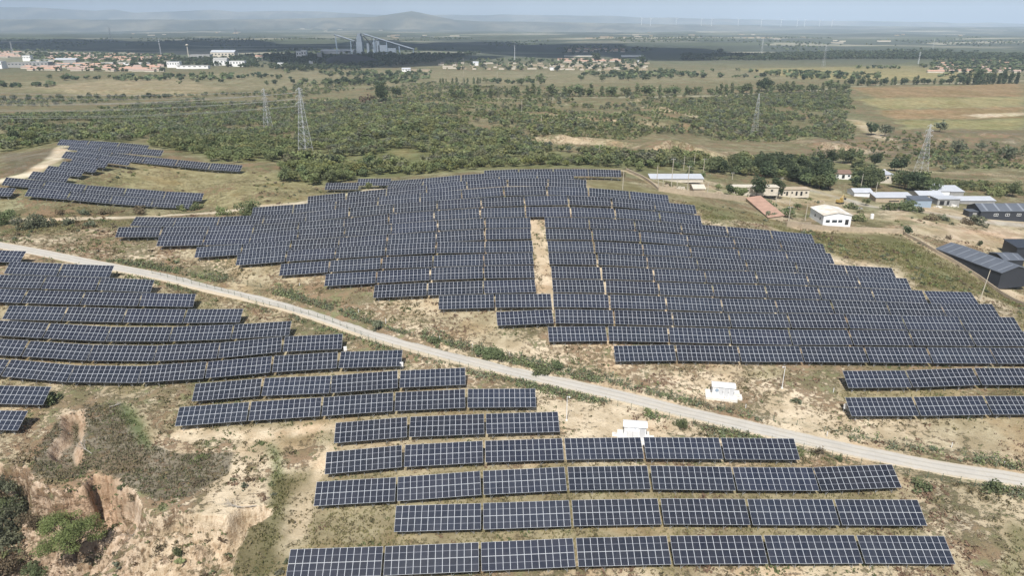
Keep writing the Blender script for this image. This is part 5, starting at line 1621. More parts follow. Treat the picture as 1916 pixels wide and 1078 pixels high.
    tree(k, p, hpx(p, h), lab, wide=.95 if h > 30 else 1.2)
# the dark grove behind the huts
k = 0
for p in along([(1335, 322), (1375, 322), (1420, 322), (1490, 326), (1560, 342)], 22, 3) + along([(1490, 340), (1560, 358), (1600, 350), (1660, 352), (1740, 362)], 42, 4) + along([(1540, 308), (1600, 306), (1690, 322)], 14, 4):
    sx_ = CX + FPX * p.x / (p.y * math.cos(PITCH) - p.z * math.sin(PITCH))
    if p.y < 470 and (1558 < sx_ < 1594 or 1638 < sx_ < 1670): continue
    tree(rnd.choice(['dark', 'dark', 'green']), p, rnd.uniform(8.0, 12.5), "large dark tree in the dense grove round the farmhouses", "trees of the farm grove", 1.15)
for p in along([(1190, 318), (1240, 316), (1330, 318)], 14, 5):
    tree(rnd.choice(['green', 'olive']), p, rnd.uniform(4, 6.5), "middling green tree behind the long white roof", "trees behind the white roof", 1.1)
# shrubs one can tell apart between the solar fields
for px, py, h, k, w, lab in [
    (930, 670, 34, 'bush', 1.0, "largest leafy bush on the road's far verge"), (910, 664, 22, 'bush', 1.2, "smaller bush touching the largest verge bush"),
    (1277, 800, 28, 'bush', .8, "pointed dark bush on the near verge by the white cabin"), (1213, 775, 14, 'oliveb', 1.3, "low green bush at the road bank above the cabin"),
    (1045, 690, 26, 'bush', .8, "upright green bush on the verge under the hill's foot"), (1010, 700, 20, 'bush', 1.3, "wide green bush on the verge under the hill's foot"),
    (814, 645, 18, 'bush', 1.0, "dark bush on the verge below the third hill row"), (708, 614, 16, 'greybush', 1.6, "broad grey green thicket on the far verge"),
    (470, 402, 30, 'bush', 1.5, "big green bush at the hill's first rows beside the track"), (68, 424, 32, 'greybush', 1.3, "largest greenish bush below the far block by the pale track"),
    (5, 420, 30, 'bush', 1.0, "dark bush at the very edge by the pale track"), (128, 420, 14, 'greybush', 1.2, "small round bush right on the pale track's edge"),
    (170, 424, 15, 'greybush', 1.2, "second small round bush below the pale track"), (262, 400, 20, 'brownb', 1.1, "brownish bush before the far block's second row"),
    (370, 392, 16, 'bush', 1.0, "green bush hiding the end of the far block's second row"), (342, 394, 15, 'oliveb', .9, "narrow bush before the last table of the far block"),
    (420, 402, 20, 'oliveb', .9, "upright bush between the meadow and the track"), (198, 400, 14, 'brownb', 1.3, "pair of low brown bushes under the far block"),
    (112, 402, 12, 'brownb', .8, "thin brown bush between far block and track"), (158, 402, 13, 'greybush', .9, "thin grey bush between far block and track"),
    (690, 358, 18, 'olive', .9, "young tree before the lone hidden solar table"), (717, 352, 14, 'bush', .9, "young tree by the hilltop's first table"),
    (28, 266, 20, 'dark', 1.2, "dark tree at the wood's edge above the dirt track"), (60, 270, 26, 'olive', 1.0, "spreading tree at the wood's edge above the dirt track"),
    (122, 268, 16, 'green', .9, "tree growing among the uppermost far solar tables"), (1160, 330, 16, 'brownb', .9, "rusty brown tree at the end of the topmost solar row"),
    (95, 752, 22, 'bush', .9, "dark shrub at the shaded end of the upper ravine table"), (228, 920, 14, 'bush', .6, "small spiky plant on the pale ridge"),
    (178, 925, 24, 'bush', .75, "dark shrub in the cleft between the two cliffs"), (35, 960, 44, 'greybush', 1.0, "grey green shrub at the foot of the pink cliff"),
    (18, 1010, 56, 'greybush', 1.1, "large dim shrub in the shaded ravine corner"), (66, 990, 36, 'brownb', .9, "dry brown shrub below the pink cliff"),
    (70, 1076, 26, 'bush', 1.0, "green shrub at the ravine bottom before the big tree"), (8, 960, 50, 'bush', .9, "dark green scrub at the ravine's very edge"), (10, 915, 30, 'greybush', 1.1, "grey green scrub hanging over the ravine rim"), (20, 1075, 40, 'brownb', 1.1, "brown scrub in the ravine's lowest corner"),
    (335, 1040, 26, 'bush', .6, "upright dark shrub on the pink slope"), (300, 1030, 18, 'brownb', .9, "brown shrub on the pink slope"),
    (370, 905, 12, 'brownb', 1.2, "dark low shrub on the fallow shelf"), (250, 935, 16, 'brownb', .8, "brown shrub clinging to the pale ridge"),
    (1490, 755, 14, 'greybush', 1.1, "grey bush alone on the sand near the second pole"), (1856, 917, 20, 'bush', 1.3, "large green weeds bush beside the fence end"),
    (1720, 915, 16, 'bush', 1.4, "green bush on the verge past the frontmost rows"), (1530, 850, 18, 'brownb', .9, "brown shrub in the sand off the field's corner"),
    (1570, 862, 16, 'bush', .7, "slim green shrub against the road fence")]:
    p = at(px, py)
    tree(k, p, hpx(p, h), lab, wide=w, name='shrub' if k in ('bush', 'greybush', 'oliveb', 'brownb') else None)

# the big tree in the ravine
p = at(140, 1046)
g = np.random.default_rng(5)
H_ = 10.5
bl = []
for _ in range(30):
    a = g.uniform(0, 6.28); r = 5.0 * math.sqrt(g.uniform(.02, 1))
    bl.append((math.cos(a) * r, math.sin(a) * r, 6.4 + 2.7 * (1 - (r / 5.4) ** 2) + g.uniform(-1.8, .6), g.uniform(.9, 1.7)))
bl = np.array(bl)
n = 12000
k = g.choice(len(bl), n, p=bl[:, 3] ** 2 / (bl[:, 3] ** 2).sum())
d = rand_unit(n, g)
c = bl[k, :3] + d * (bl[k, 3] * g.uniform(.2, 1.05, n) ** .6)[:, None] * np.array([1.15, 1.15, .6])
q = leaf_quads(c, .115, g, d, up=.6)
bt = g.uniform(.82, 1.2, len(bl))[k]
tn = np.array(TINT['bright'])[None] * (bt * g.uniform(.8, 1.2, n))[:, None]
e = empty("broadleaf_tree", (p.x, p.y, p.z), 0, "big bright green tree growing in the ravine below the cliff", "tree")
link("crown", quads_mesh("crown", q, M['leaf'], tn), e)
mb = MB()
mb.bar((0, 0, -.6), (.1, .1, 3.2), .34, 8, 0, .26)
for b_ in bl:
    s = Vector((.1, .1, g.uniform(2.2, 3.4)))
    mid = s.lerp(Vector(b_[:3]), .55) + Vector((0, 0, -.4))
    mb.bar(s, mid, .12, 5, 0, .08)
    mb.bar(mid, Vector(b_[:3]), .08, 5, 0, .02)
mb.build("trunk", M['bark'], e)

# dead branches lying on the shelf's edge
def branch(px, py, L, rz, label):
    p = at(px, py)
    mb = MB()
    def grow(s, d, l, r, n):
        if n == 0: return
        t = s + d * l
        mb.bar(s, t, r, 5, 0, r * .55)
        for _ in range(3):
            grow(s.lerp(t, rnd.uniform(.5, 1)), (d + Vector((rnd.uniform(-.7, .7), rnd.uniform(-.7, .7), rnd.uniform(-.15, .35)))).normalized(), l * .6, r * .55, n - 1)
    grow(Vector((0, 0, .1)), Vector((math.cos(rz), math.sin(rz), .12)), L * .5, .085, 4)
    return tag(mb.build("dead_branch", M['deadwood'], None, p), label, "branch")
M['deadwood'] = paint("bleached_wood", (.36, .33, .29), .9, .25, 2.0)
branch(172, 850, 5.0, 2.6, "bleached dead branch lying across the dark shelf")
branch(205, 762, 3.0, .3, "small dead branch on the shelf's upper rim")
branch(480, 950, 7.0, 3.4, "grey dead branches along the grassy slope's rim")
branch(258, 985, 6.0, -1.4, "grey dead brush sliding down the pale ridge")

# ---------------------------------------------------------------- ground plants
g = np.random.default_rng(99)
n = 230000
x = g.uniform(-175, 215, n); y = 84 + (265 - 84) * g.uniform(0, 1, n) ** 1.35
keep = (np.abs(x) < .8 * (y + 25)) 
x, y = x[keep], y[keep]
ix = np.clip(np.searchsorted(xs, x), 0, nx - 1); iy = np.clip(np.searchsorted(ys, y), 0, ny - 1)
tf_ = tuft.reshape(ny, nx)[iy, ix]
cl = .5 + .5 * fbm(x, y, 7.0, 3, 71)
pr = np.clip((cl - .34) * 1.5, 0, 1) * np.clip(tf_ * 1.5, .05, 1)
kp = (g.uniform(size=len(x)) < pr) & (road_dist(x, y) > 3.4)
x, y = x[kp], y[kp]
n = min(len(x), 52000)
x, y = x[:n], y[:n]
z = zfun(x, y)
kind = fbm(x, y, 11.0, 3, 72)
sz = g.uniform(.22, .62, n) * (1 + (g.uniform(size=n) < .08) * .9)
pal = np.array([(.150, .128, .070), (.112, .105, .055), (.185, .128, .085), (.115, .135, .062), (.21, .18, .105)])
pi = np.where(kind > .22, 2, np.where(kind < -.25, 3, np.where(g.uniform(size=n) < .5, 0, np.where(g.uniform(size=n) < .6, 1, 4))))
ncl = 9
cen = np.repeat(np.stack([x, y, z], 1), ncl, 0)
S = np.repeat(sz, ncl)
dd = rand_unit(n * ncl, g); dd[:, 2] = np.abs(dd[:, 2])
cen = cen + dd * (S * g.uniform(.3, 1.0, n * ncl))[:, None] * np.array([1.15, 1.15, .8])
tn = pal[np.repeat(pi, ncl)] * g.uniform(.75, 1.25, (n * ncl, 1))
q = leaf_quads(cen, S * .33, g, dd, up=.2, aspect=(.4, .9))
tag(link("low_scrub", quads_mesh("low_scrub", q, M['weed'], tn)), "dry brown and olive scrub dotted over the sandy ground", "scrub", kind="stuff")

# grass between the rows and on the slopes: short upright blades
n = 260000
x = g.uniform(-175, 215, n); y = 84 + (250 - 84) * g.uniform(0, 1, n) ** 1.25
keep = np.abs(x) < .8 * (y + 20)
x, y = x[keep], y[keep]
ix = np.clip(np.searchsorted(xs, x), 0, nx - 1); iy = np.clip(np.searchsorted(ys, y), 0, ny - 1)
cc = cover.reshape(ny, nx, 3)[iy, ix]
gr_ = 1 - sstep(.20, .36, cc[:, 0])
kp = (g.uniform(size=len(x)) < gr_ * (.25 + .75 * (fbm(x, y, 4.0, 2, 73) > -.1))) & (road_dist(x, y) > 3.6)
x, y, cc = x[kp], y[kp], cc[kp]
n = min(len(x), 100000)
x, y, cc = x[:n], y[:n], cc[:n]
base = np.stack([x, y, zfun(x, y)], 1)
Q, T = [], []
for b_ in range(3):
    a = g.uniform(0, 6.28, n)
    h = g.uniform(.16, .46, n)[:, None]
    w_ = np.stack([np.cos(a), np.sin(a), np.zeros(n)], 1) * g.uniform(.06, .17, n)[:, None]
    o = base + np.stack([g.normal(0, .16, n), g.normal(0, .16, n), np.full(n, -.02)], 1)
    lean = np.stack([g.normal(0, .12, n), g.normal(0, .12, n), np.ones(n)], 1) * h
    Q.append(np.stack([o - w_, o + w_, o + lean + w_ * .5, o + lean - w_ * .5], 1))
    T.append(cc * g.uniform(.6, 1.25, (n, 1)) * np.array([1.0, 1.06, .85]))
tag(link("dry_grass", quads_mesh("dry_grass", np.concatenate(Q), M['weed'], np.concatenate(T))), "dry yellow green grass growing between the solar rows and on slopes", "grass", kind="stuff")

# tall green weeds along both road verges
n = 30000
i = g.integers(0, len(RC), n)
side = np.where(g.uniform(size=n) < .62, 1, -1)
off = np.where(side > 0, 3.1 + np.abs(g.normal(0, 2.0, n)), 3.3 + np.abs(g.normal(0, 1.3, n)))
xy = RC[i] + nr[i] * (side * off)[:, None]
dn = fbm(xy[:, 0], xy[:, 1], 16.0, 3, 81)
X_ = xy[:, 0]
pos = np.where(side > 0, np.interp(X_, [-130, -100, -60, -25, 10, 30, 45, 70, 85, 120], [.25, .5, .85, .9, .85, .6, .12, .2, .42, .35]),
               np.interp(X_, [-130, -60, -25, -2, 10, 30, 42, 60, 85, 120], [.15, .2, .35, .6, 1, .95, .6, .45, .8, .85]))
kp = g.uniform(size=n) < np.clip((dn + .08) * 2.6, 0, 1) * pos * .72
xy = xy[kp]; n = len(xy)
z = zfun(xy[:, 0], xy[:, 1])
sz = g.uniform(.35, 1.15, n)
ncl = 12
S = np.repeat(sz, ncl)
cen = np.repeat(np.stack([xy[:, 0], xy[:, 1], z], 1), ncl, 0)
dd = rand_unit(n * ncl, g); dd[:, 2] = np.abs(dd[:, 2])
cen = cen + dd * (S * g.uniform(.2, 1, n * ncl))[:, None] * np.array([.75, .75, 1.25])
pal = np.array([TINT['green'], TINT['grey'], TINT['brown'], TINT['olive']]) * .85
tn = pal[np.repeat(g.integers(0, 4, n), ncl)] * g.uniform(.8, 1.2, (n * ncl, 1))
q = leaf_quads(cen, S * .24, g, dd, up=.1, aspect=(.35, .8))
tag(link("roadside_weeds", quads_mesh("roadside_weeds", q, M['weed'], tn)), "tall green weeds along both verges of the pale road", "weeds", kind="stuff")
# scrub on the hill meadow and in the ravine
sp1 = scatter([(1300, 378), (1420, 402), (1500, 430), (1690, 440), (1800, 500), (1916, 556), (1910, 600), (1870, 560), (1720, 540), (1690, 500), (1560, 480), (1440, 420)], 2.6, 37, .75, (14, -.05))
sp2 = scatter(None, 2.0, 38, .5, (7, .05), RIM[(RIM[:, 1] > 60)])
sp3 = scatter([(0, 405), (220, 405), (240, 440), (420, 520), (200, 480), (0, 448)], 3.2, 39, .5, (14, 0))
sp4 = scatter([(420, 900), (540, 880), (590, 980), (530, 1078), (430, 1078), (520, 940)], 2.2, 40, .5, (8, 0))
sp5 = scatter([(58, 890), (70, 845), (100, 800), (125, 768), (165, 755), (228, 758), (250, 790), (285, 832), (330, 850), (430, 850), (430, 885), (395, 905), (345, 935), (290, 942), (235, 905), (170, 872), (95, 895)], 1.2, 43, .16, (5, .0))
mass("shelf_scrub", sp5, rng.uniform(.12, .32, len(sp5)), ['shelfb'], "low grey brown scrub covering the dark shelf above the ravine", "scrub", 16, .26, 1.5)
sp6 = scatter([(380, 392), (330, 372), (200, 340), (270, 302), (460, 320), (600, 345), (605, 372), (470, 398)], 3.6, 49, .35, (16, .0))
sp = np.concatenate([sp1, sp2, sp3, sp4, sp6])
mass("meadow_scrub", sp, rng.uniform(.5, 1.25, len(sp)), ['greybush', 'brownb', 'oliveb', 'bush'], "grey green scrub spread over the meadow and the ravine slopes", "scrub", 34, .17, 1.3)
# ---------------------------------------------------------------- buildings
def rise(p, top):
    """how tall a thing standing at p is if its top shows at that height of the photograph"""
    r_ = ray(CX, top)
    return p[1] * r_[2] / r_[1] - p[2]

def level(a, b):
    p, r_ = at(*a), ray(*b)
    q = Vector(r_ / r_[1] * p.y)
    return p, Vector((q.x, p.y, p.z))

def house(name, label, cat, pl, pr, depth, h, roof, rh, wm, rm, wins=(), doors=(), over=.35, strips=None, base=None, group=None, wmat=None, sidewins=(), frames=False):
    """pl, pr: where the two ends of the front stand; the body goes back from there"""
    if not isinstance(pl, Vector) and not (name == 'tiled_shed' or label.startswith('lower long')):
        pl, pr = level(pl, pr)
    p0, p1 = (at(*pl) if not isinstance(pl, Vector) else pl), (at(*pr) if not isinstance(pr, Vector) else pr)
    L = math.hypot(p1.x - p0.x, p1.y - p0.y)
    rz = math.atan2(p1.y - p0.y, p1.x - p0.x)
    z = .5 * (p0.z + p1.z) + (.3 if 'barn' in name else 0) if base is None else base
    e = empty(name, (p0.x, p0.y, z), rz, label, cat, group)
    D = depth
    mb = MB()
    lo = -3.0 if 'barn' in name else -1.0
    mb.box(0, L, 0, D, lo, h)
    if roof == 'x':
        for x_ in (0, L):
            o = [(x_, 0, h), (x_, D, h), (x_, D / 2, h + rh)]
            mb.poly(o if x_ else o[::-1])
    if roof == 'y':
        for y_ in (0, D):
            o = [(0, y_, h), (L, y_, h), (L / 2, y_, h + rh)]
            mb.poly(o if y_ == 0 else o[::-1])
    if roof == 'mono':
        mb.poly([(0, 0, h), (0, D, h + rh), (0, D, h)][::-1]); mb.poly([(L, 0, h), (L, D, h + rh), (L, D, h)])
        mb.poly([(0, D, h), (L, D, h), (L, D, h + rh), (0, D, h + rh)][::-1])
    mb.build("wall", wm, e)
    mb = MB()
    t = .14
    def sheet(a, b, c, d):
        a, b, c, d = [Vector(v) for v in (a, b, c, d)]
        u = Vector((0, 0, t))
        mb.poly([a + u, b + u, c + u, d + u]); mb.poly([d, c, b, a])
        for p, q in ((a, b), (b, c), (c, d), (d, a)):
            mb.poly([p, q, q + u, p + u])
    o = over
    if roof == 'x':
        k = rh / (D / 2)
        sheet((-o, -o, h - o * k + .01), (L + o, -o, h - o * k + .01), (L + o, D / 2, h + rh + .01), (-o, D / 2, h + rh + .01))
        sheet((-o, D / 2, h + rh + .01), (L + o, D / 2, h + rh + .01), (L + o, D + o, h - o * k + .01), (-o, D + o, h - o * k + .01))
    elif roof == 'y':
        k = rh / (L / 2)
        sheet((-o, -o, h - o * k + .01), (L / 2, -o, h + rh + .01), (L / 2, D + o, h + rh + .01), (-o, D + o, h - o * k + .01))
        sheet((L / 2, -o, h + rh + .01), (L + o, -o, h - o * k + .01), (L + o, D + o, h - o * k + .01), (L / 2, D + o, h + rh + .01))
    elif roof == 'mono':
        k = rh / D
        sheet((-o, -o, h - o * k + .01), (L + o, -o, h - o * k + .01), (L + o, D + o, h + rh + o * k + .01), (-o, D + o, h + rh + o * k + .01))
    else:
        mb.box(-o, L + o, -o, D + o, h + .005, h + .25)
    mb.build("roof", rm, e)
    if strips:
        n_, wd, mt_ = strips
        k = rh / (D / 2)
        for i in range(n_):
            x_ = L * (i + .5) / n_
            for sgn in (0, 1):
                mb = MB()
                y0, y1 = (0.2, D / 2 - .15) if sgn == 0 else (D - .2, D / 2 + .15)
                z0 = h + .2 * k + t + .03; z1 = h + rh - .15 * k + t + .03
                pts = [(x_ - wd / 2, y0, z0), (x_ + wd / 2, y0, z0), (x_ + wd / 2, y1, z1), (x_ - wd / 2, y1, z1)]
                b_ = [(a[0], a[1], a[2] + .04) for a in pts]
                if sgn: pts, b_ = pts[::-1], b_[::-1]
                mb.poly(b_)
                for q in range(4):
                    j = (q + 1) % 4
                    mb.poly([pts[q], pts[j], b_[j], b_[q]])
                mb.build("skylight_strip", mt_, e)
    def opening(nm, x_, z0, w_, h_, mt, proud=.03):
        mb = MB(); mb.box(x_ - w_ / 2, x_ + w_ / 2, -proud, .02, z0, z0 + h_)
        q = mb.build(nm, mt, e)
        if frames and nm == "window":
            mb = MB()
            for a, b, c_, d_ in ((x_ - w_ / 2 - .12, x_ - w_ / 2, z0 - .12, z0 + h_ + .12), (x_ + w_ / 2, x_ + w_ / 2 + .12, z0 - .12, z0 + h_ + .12), (x_ - .06, x_ + .06, z0, z0 + h_),
                                 (x_ - w_ / 2, x_ + w_ / 2, z0 - .12, z0), (x_ - w_ / 2, x_ + w_ / 2, z0 + h_, z0 + h_ + .12)):
                mb.box(a, b, -.07, -.032, c_, d_)
            mb.build("frame", M['white'], q)
    for w_ in wins:
        opening("window", *w_[:4], w_[4] if len(w_) > 4 else M['pane'])
    for d_ in doors:
        opening("door", d_[0], .05, d_[1], d_[2], d_[3] if len(d_) > 3 else M['dark'])
    for y_, z0, w_, h_ in sidewins:
        mb = MB(); mb.box(-.03, .02, y_ - w_ / 2, y_ + w_ / 2, z0, z0 + h_); mb.build("window", M['pane'], e)
    e["len"] = L
    return e

e = house("white_shed", "white gabled shed with rust stained roof and dark windows below the yard", "shed", (1539, 421), (1591, 421), 13.0, 4.0, 'y', 1.1, M['wwall'], M['rustsheet'],
      wins=[(1.9, 1.0, 1.6, 1.1), (4.6, 1.0, 2.0, 1.1), (6.9, 1.0, 1.6, 1.1)], doors=[(9.6, 1.4, 2.2)], sidewins=[(3, 1.4, .8, 1.0), (8, 1.4, .8, 1.0)])
gl = (at(1833, 408) - at(1792, 397)).length
e = house("barn", "long charcoal barn with slate roof, pale roof strips and white framed windows", "barn", (1833, 409), (1990, 413), max(9, min(gl, 15)), 3.1, 'x', 2.3, M['charcoal'], M['slate'],
          wins=[(7 + 5.2 * i, 1.0, 1.7, .9) for i in range(6)], strips=(7, .9, M['strip']), frames=True)
mb = MB(); mb.box(-4.2, 0, 1.5, 6.0, -1.5, 2.5); q = mb.build("annex", M['charcoal'], e)
mb = MB(); mb.box(-4.5, .0, 1.2, 6.3, 2.51, 2.65); mb.build("roof", M['slate'], q)
mb = MB(); mb.box(-2.6, -.8, 1.46, 1.5, 0, 2.0); mb.build("door", M['greyblock'], q)
house("barn", "lower long dark barn beside the meadow wall, its slate roof cut by pale strips", "barn", (1752, 468), (1866, 541), 12.5, 2.9, 'x', 1.8, M['charcoal'], M['slate'], strips=(8, .35, M['strip']),
      wins=[(6, 1.3, .9, .7), (8.5, 1.3, .9, .7)])
house("barn_wing", "short dark wing with slate roof behind the lower barn's near end", "barn", (1876, 503), (1912, 502), 9.0, 3.0, 'x', 1.1, M['charcoal'], M['slate'], strips=(2, .4, M['strip']))
house("dark_shed", "tall black sheet metal shed cut by the frame edge on red earth", "shed", (1898, 487), (1975, 489), 8.0, 5.0, 'mono', .8, M['charcoal'], M['charcoal'])
house("low_shed", "low mud walled shed with a long white sheet roof in the yard", "shed", (1638, 378), (1707, 384), 6.5, 2.2, 'mono', 1.0, M['mud'], M['wsheet'], wins=[(9, .2, 5, .5, M['dark'])])
house("store_block", "grey blue windowless block in front of the white roofed sheds", "store", (1706, 387), (1741, 390), 6.0, 3.3, 'mono', .5, M['bluesteel'], M['slate'])
house("sheet_shed", "cream gabled shed with white roof, second behind the grey blue block", "shed", (1718, 374), (1764, 374), 9.0, 2.4, 'x', 1.2, M['cream'], M['wsheet'])
house("sheet_shed", "white roofed shed with dark open front, left of the charcoal barn", "shed", (1753, 384), (1792, 394), 7.0, 3.0, 'flat', 0, M['greyblock'], M['wsheet'], doors=[(2.2, 2.2, 2.2), (5.2, 1.2, 2.2)])
house("sheet_shed", "narrow shed with steep white roof at the rear of the sheet shed cluster", "shed", (1746, 366), (1776, 367), 11.0, 2.4, 'mono', 1.6, M['wwall'], M['wsheet'])
house("sheet_shed", "rearmost white roofed shed of the cluster, under the sapling slope", "shed", (1777, 367), (1802, 368), 9.0, 2.4, 'mono', 1.3, M['greyblock'], M['wsheet'])
house("sheet_shed", "long white roof peeping out behind the charcoal barn's ridge", "shed", (1796, 381), (1862, 379), 5.0, 1.5, 'mono', .9, M['greyblock'], M['wsheet'])
house("lean_to", "pale pitched lean-to roof half under the grove's trees", "shed", (1598, 367), (1632, 367), 8.0, 1.8, 'x', 1.3, M['wwall'], M['wsheet'])
house("farmhouse", "white walled farmhouse with brown tiled roof among dark trees", "house", (1560, 334), (1592, 334), 7.5, 2.8, 'x', 1.5, M['white'], M['btile'], wins=[(2, 1, 1.2, 1.1), (8.6, 1, 1.2, 1.1)], doors=[(5.4, 1.6, 2.1)])
house("farmhouse", "farmhouse with flat white roof and a tank on top among trees", "house", (1640, 342), (1670, 341), 9.0, 4.6, 'mono', .4, M['cream'], M['wsheet'], wins=[(2, 2.4, 1.3, 1.2), (6, 2.4, 1.3, 1.2)])
house("farmhouse", "long tiled farmhouse roof just showing over the grove's bushes", "house", (1512, 325), (1536, 325), 7.0, 2.8, 'x', 1.4, M['cream'], M['btile'])
house("ruined_row", "roofless looking mud row with a line of empty doorways", "house", (1456, 366), (1513, 369), 5.0, 2.9, 'flat', 0, M['cream'], M['mud'],
      doors=[(1.6, .9, 1.9), (4.1, .9, 1.9), (8.6, .9, 2.0), (10.9, 1.0, 2.0)], wins=[(2.9, 1.0, .8, .8, M['dark']), (6.4, 1.0, .9, .9, M['dark']), (13.2, 1.0, .9, .9, M['dark'])])
house("ruined_row", "pale mud row with flat white roof, half hidden by upright trees", "house", (1372, 362), (1455, 366), 5.0, 2.8, 'flat', 0, M['cream'], M['cream'], wins=[(3 + 3.6 * i, .9, 1.0, .9, M['dark']) for i in range(5)])
house("stone_hut", "small stone hut with a pale pitched roof at the yard wall", "hut", (1297, 365), (1318, 366), 7.0, 2.7, 'x', 1.0, M['mud'], M['cream'])
house("greenhouse", "long low building under a bright white roof behind the yard", "shed", (1218, 334), (1316, 335), 6.0, .8, 'mono', .9, M['cream'], M['wsheet'], base=at(1218, 334).z - .9)
house("tiled_shed", "long low shed with terracotta roof beside the earth wall", "shed", (1396, 376), (1438, 409), 5.6, .9, 'mono', .9, M['mud'], M['rtile'])

def wall(name, label, px, h, th, mt):
    P = [at(*p) for p in px]
    mb = MB()
    P2 = []
    for a, b in zip(P[:-1], P[1:]):
        n_ = max(1, int((b - a).length / 5))
        P2 += [a.lerp(b, i / n_) for i in range(n_)]
    P2.append(P[-1])
    for p in P2: p.z = drop(p.x, p.y)
    o = P2[0].copy()
    for a, b in zip(P2[:-1], P2[1:]):
        d = Vector((b.x - a.x, b.y - a.y, 0)).normalized()
        s = Vector((-d.y, d.x, 0)) * th / 2
        lo = Vector((0, 0, -1.2)); hi = Vector((0, 0, h))
        A = [a - s - o, b - s - o, b + s - o, a + s - o]
        mb.poly([A[0] + hi, A[1] + hi, A[2] + hi, A[3] + hi])
        mb.poly([A[0] + lo, A[1] + lo, A[1] + hi, A[0] + hi]); mb.poly([A[2] + lo, A[3] + lo, A[3] + hi, A[2] + hi])
        if a is P2[0]: mb.poly([A[3] + lo, A[0] + lo, A[0] + hi, A[3] + hi])
        if b is P2[-1]: mb.poly([A[1] + lo, A[2] + lo, A[2] + hi, A[1] + hi])
    return tag(mb.build(name, mt, None, o), label, "wall")
wall("earth_wall", "low earth wall slanting down from the topmost solar row", [(1172, 319), (1200, 332), (1232, 356)], 1.2, .5, M['mud'])
wall("earth_wall", "long tan earth wall between the yard and the hill meadow", [(1232, 357), (1290, 366), (1340, 371), (1394, 376)], 2.1, .5, M['mud'])
wall("earth_wall", "low tan wall running from the white shed to the round bush", [(1498, 428), (1560, 432), (1620, 434), (1690, 438)], 1.9, .5, M['mud'])
wall("earth_wall", "long pale topped wall in front of the lower dark barn", [(1692, 440), (1752, 474), (1830, 520), (1925, 577)], 1.2, .25, M['mud'])
wall("earth_wall", "short brick coloured wall piece under the pole by the white shed", [(1472, 424), (1498, 426), (1516, 426)], 2.2, .4, M['mud'])
# rubble of blocks and heaps
def heap(px, py, r, h, mt, label):
    p = at(px, py)
    gq = np.random.default_rng(int(px))
    mb = MB()
    for i in range(14):
        a = gq.uniform(0, 6.28); d = gq.uniform(0, r)
        s = gq.uniform(.25, .6)
        x_, y_ = math.cos(a) * d, math.sin(a) * d
        zt = h * (1 - d / r) + .25
        mb.prism([(x_ + s * math.cos(t + a), y_ + s * math.sin(t + a)) for t in (0, 1.3, 2.5, 3.9, 5.1)], -.3, zt)
    return tag(mb.build("rubble_heap", mt, None, p), label, "heap", kind="stuff")
heap(1782, 386, 2.6, .7, M['plinth'], "heap of white rubble before the open fronted shed")
heap(1756, 388, 1.8, .5, M['plinth'], "small rubble pile beside the grey blue block")
heap(1250, 349, 3.2, .6, M['mud'], 'heap of tan rubble below the white roof'); heap(1272, 352, 2.6, .5, M['cream'], 'pale heap before the pole below the white roof'); heap(1345, 362, 3.0, .8, M['mud'], 'earth heap beside the stone hut'); heap(1604, 390, 2.4, .6, M['greyblock'], 'grey heap on the yard track'); heap(1534, 378, 2.8, .5, M['mud'], 'low heap by the doorway row')
p = at(1655, 341); 
mb = MB(); mb.bar((0, 0, 0), (0, 0, 1.4), .9, 10); mb.bar((0, 0, 1.4), (0, 0, 1.5), 1.0, 10)
tag(mb.build("roof_tank", M['white'], None, Vector((p.x + .5, p.y + 4, p.z + 5.2))), "white water tank standing on the flat farmhouse roof", "tank")
p = at(1631, 409); mb = MB(); mb.bar((0, 0, -.1), (0, 0, 1.9), .75, 10); mb.bar((0, 0, 1.9), (0, 0, 2.1), .55, 10)
tag(mb.build("water_tank", M['white'], None, p), "small white tank alone in the dirt yard by the white shed", "tank")
# a parked digger and a white car in the yard
p = at(1571, 381); e = empty("excavator", p, .5, "yellow brown digger parked on the yard track above the white shed", "excavator")
M['yellow'] = paint("worn_yellow_paint", (.45, .31, .10), .6, .3, 2.0)
for s in (-.8, .8):
    mb = MB(); mb.box(-1.7, 1.7, s - .28, s + .28, 0, .75); mb.build("track", M['dark'], e)
mb = MB(); mb.box(-1.7, 1.0, -1.1, 1.1, .85, 1.7); mb.box(-1.7, -.7, -1.0, 1.0, 1.7, 2.0); mb.build("body", M['yellow'], e)
mb = MB(); mb.box(-.4, .9, -1.0, 0, 1.7, 2.9); q = mb.build("cab", M['yellow'], e)
mb = MB(); mb.box(.9, .93, -.85, -.15, 2.0, 2.7); mb.build("window", M['pane'], q)
mb = MB(); mb.bar((.9, .5, 1.5), (2.6, .5, 3.9), .22); mb.bar((2.6, .5, 3.9), (4.1, .5, 2.2), .18); mb.build("boom", M['yellow'], e)
mb = MB(); mb.box(3.8, 4.5, .1, .9, 1.4, 2.2); mb.build("bucket", M['dark'], e)
p = at(1434, 367); e = empty("parked_car", p, .1, "white car parked before the half hidden mud row", "car")
mb = MB(); mb.prism([(-2.1, .45), (2.1, .45), (2.15, .9), (1.2, 1.0), (.6, 1.5), (-1.2, 1.5), (-1.9, 1.0), (-2.15, .95)], -.85, .85)
me_ = mb.mesh("body", M['white']); me_.transform(Matrix.Rotation(R(90), 4, 'X')); link("body", me_, e)
mb = MB(); mb.box(-1.1, .5, -.87, .87, 1.05, 1.4); mb.build("window", M['pane'], e)
for x_ in (-1.35, 1.35):
    for y_ in (-.85, .85):
        mb = MB(); mb.bar((x_, y_ - .1, .33), (x_, y_ + .1, .33), .33, 12); mb.build("wheel", M['dark'], e)

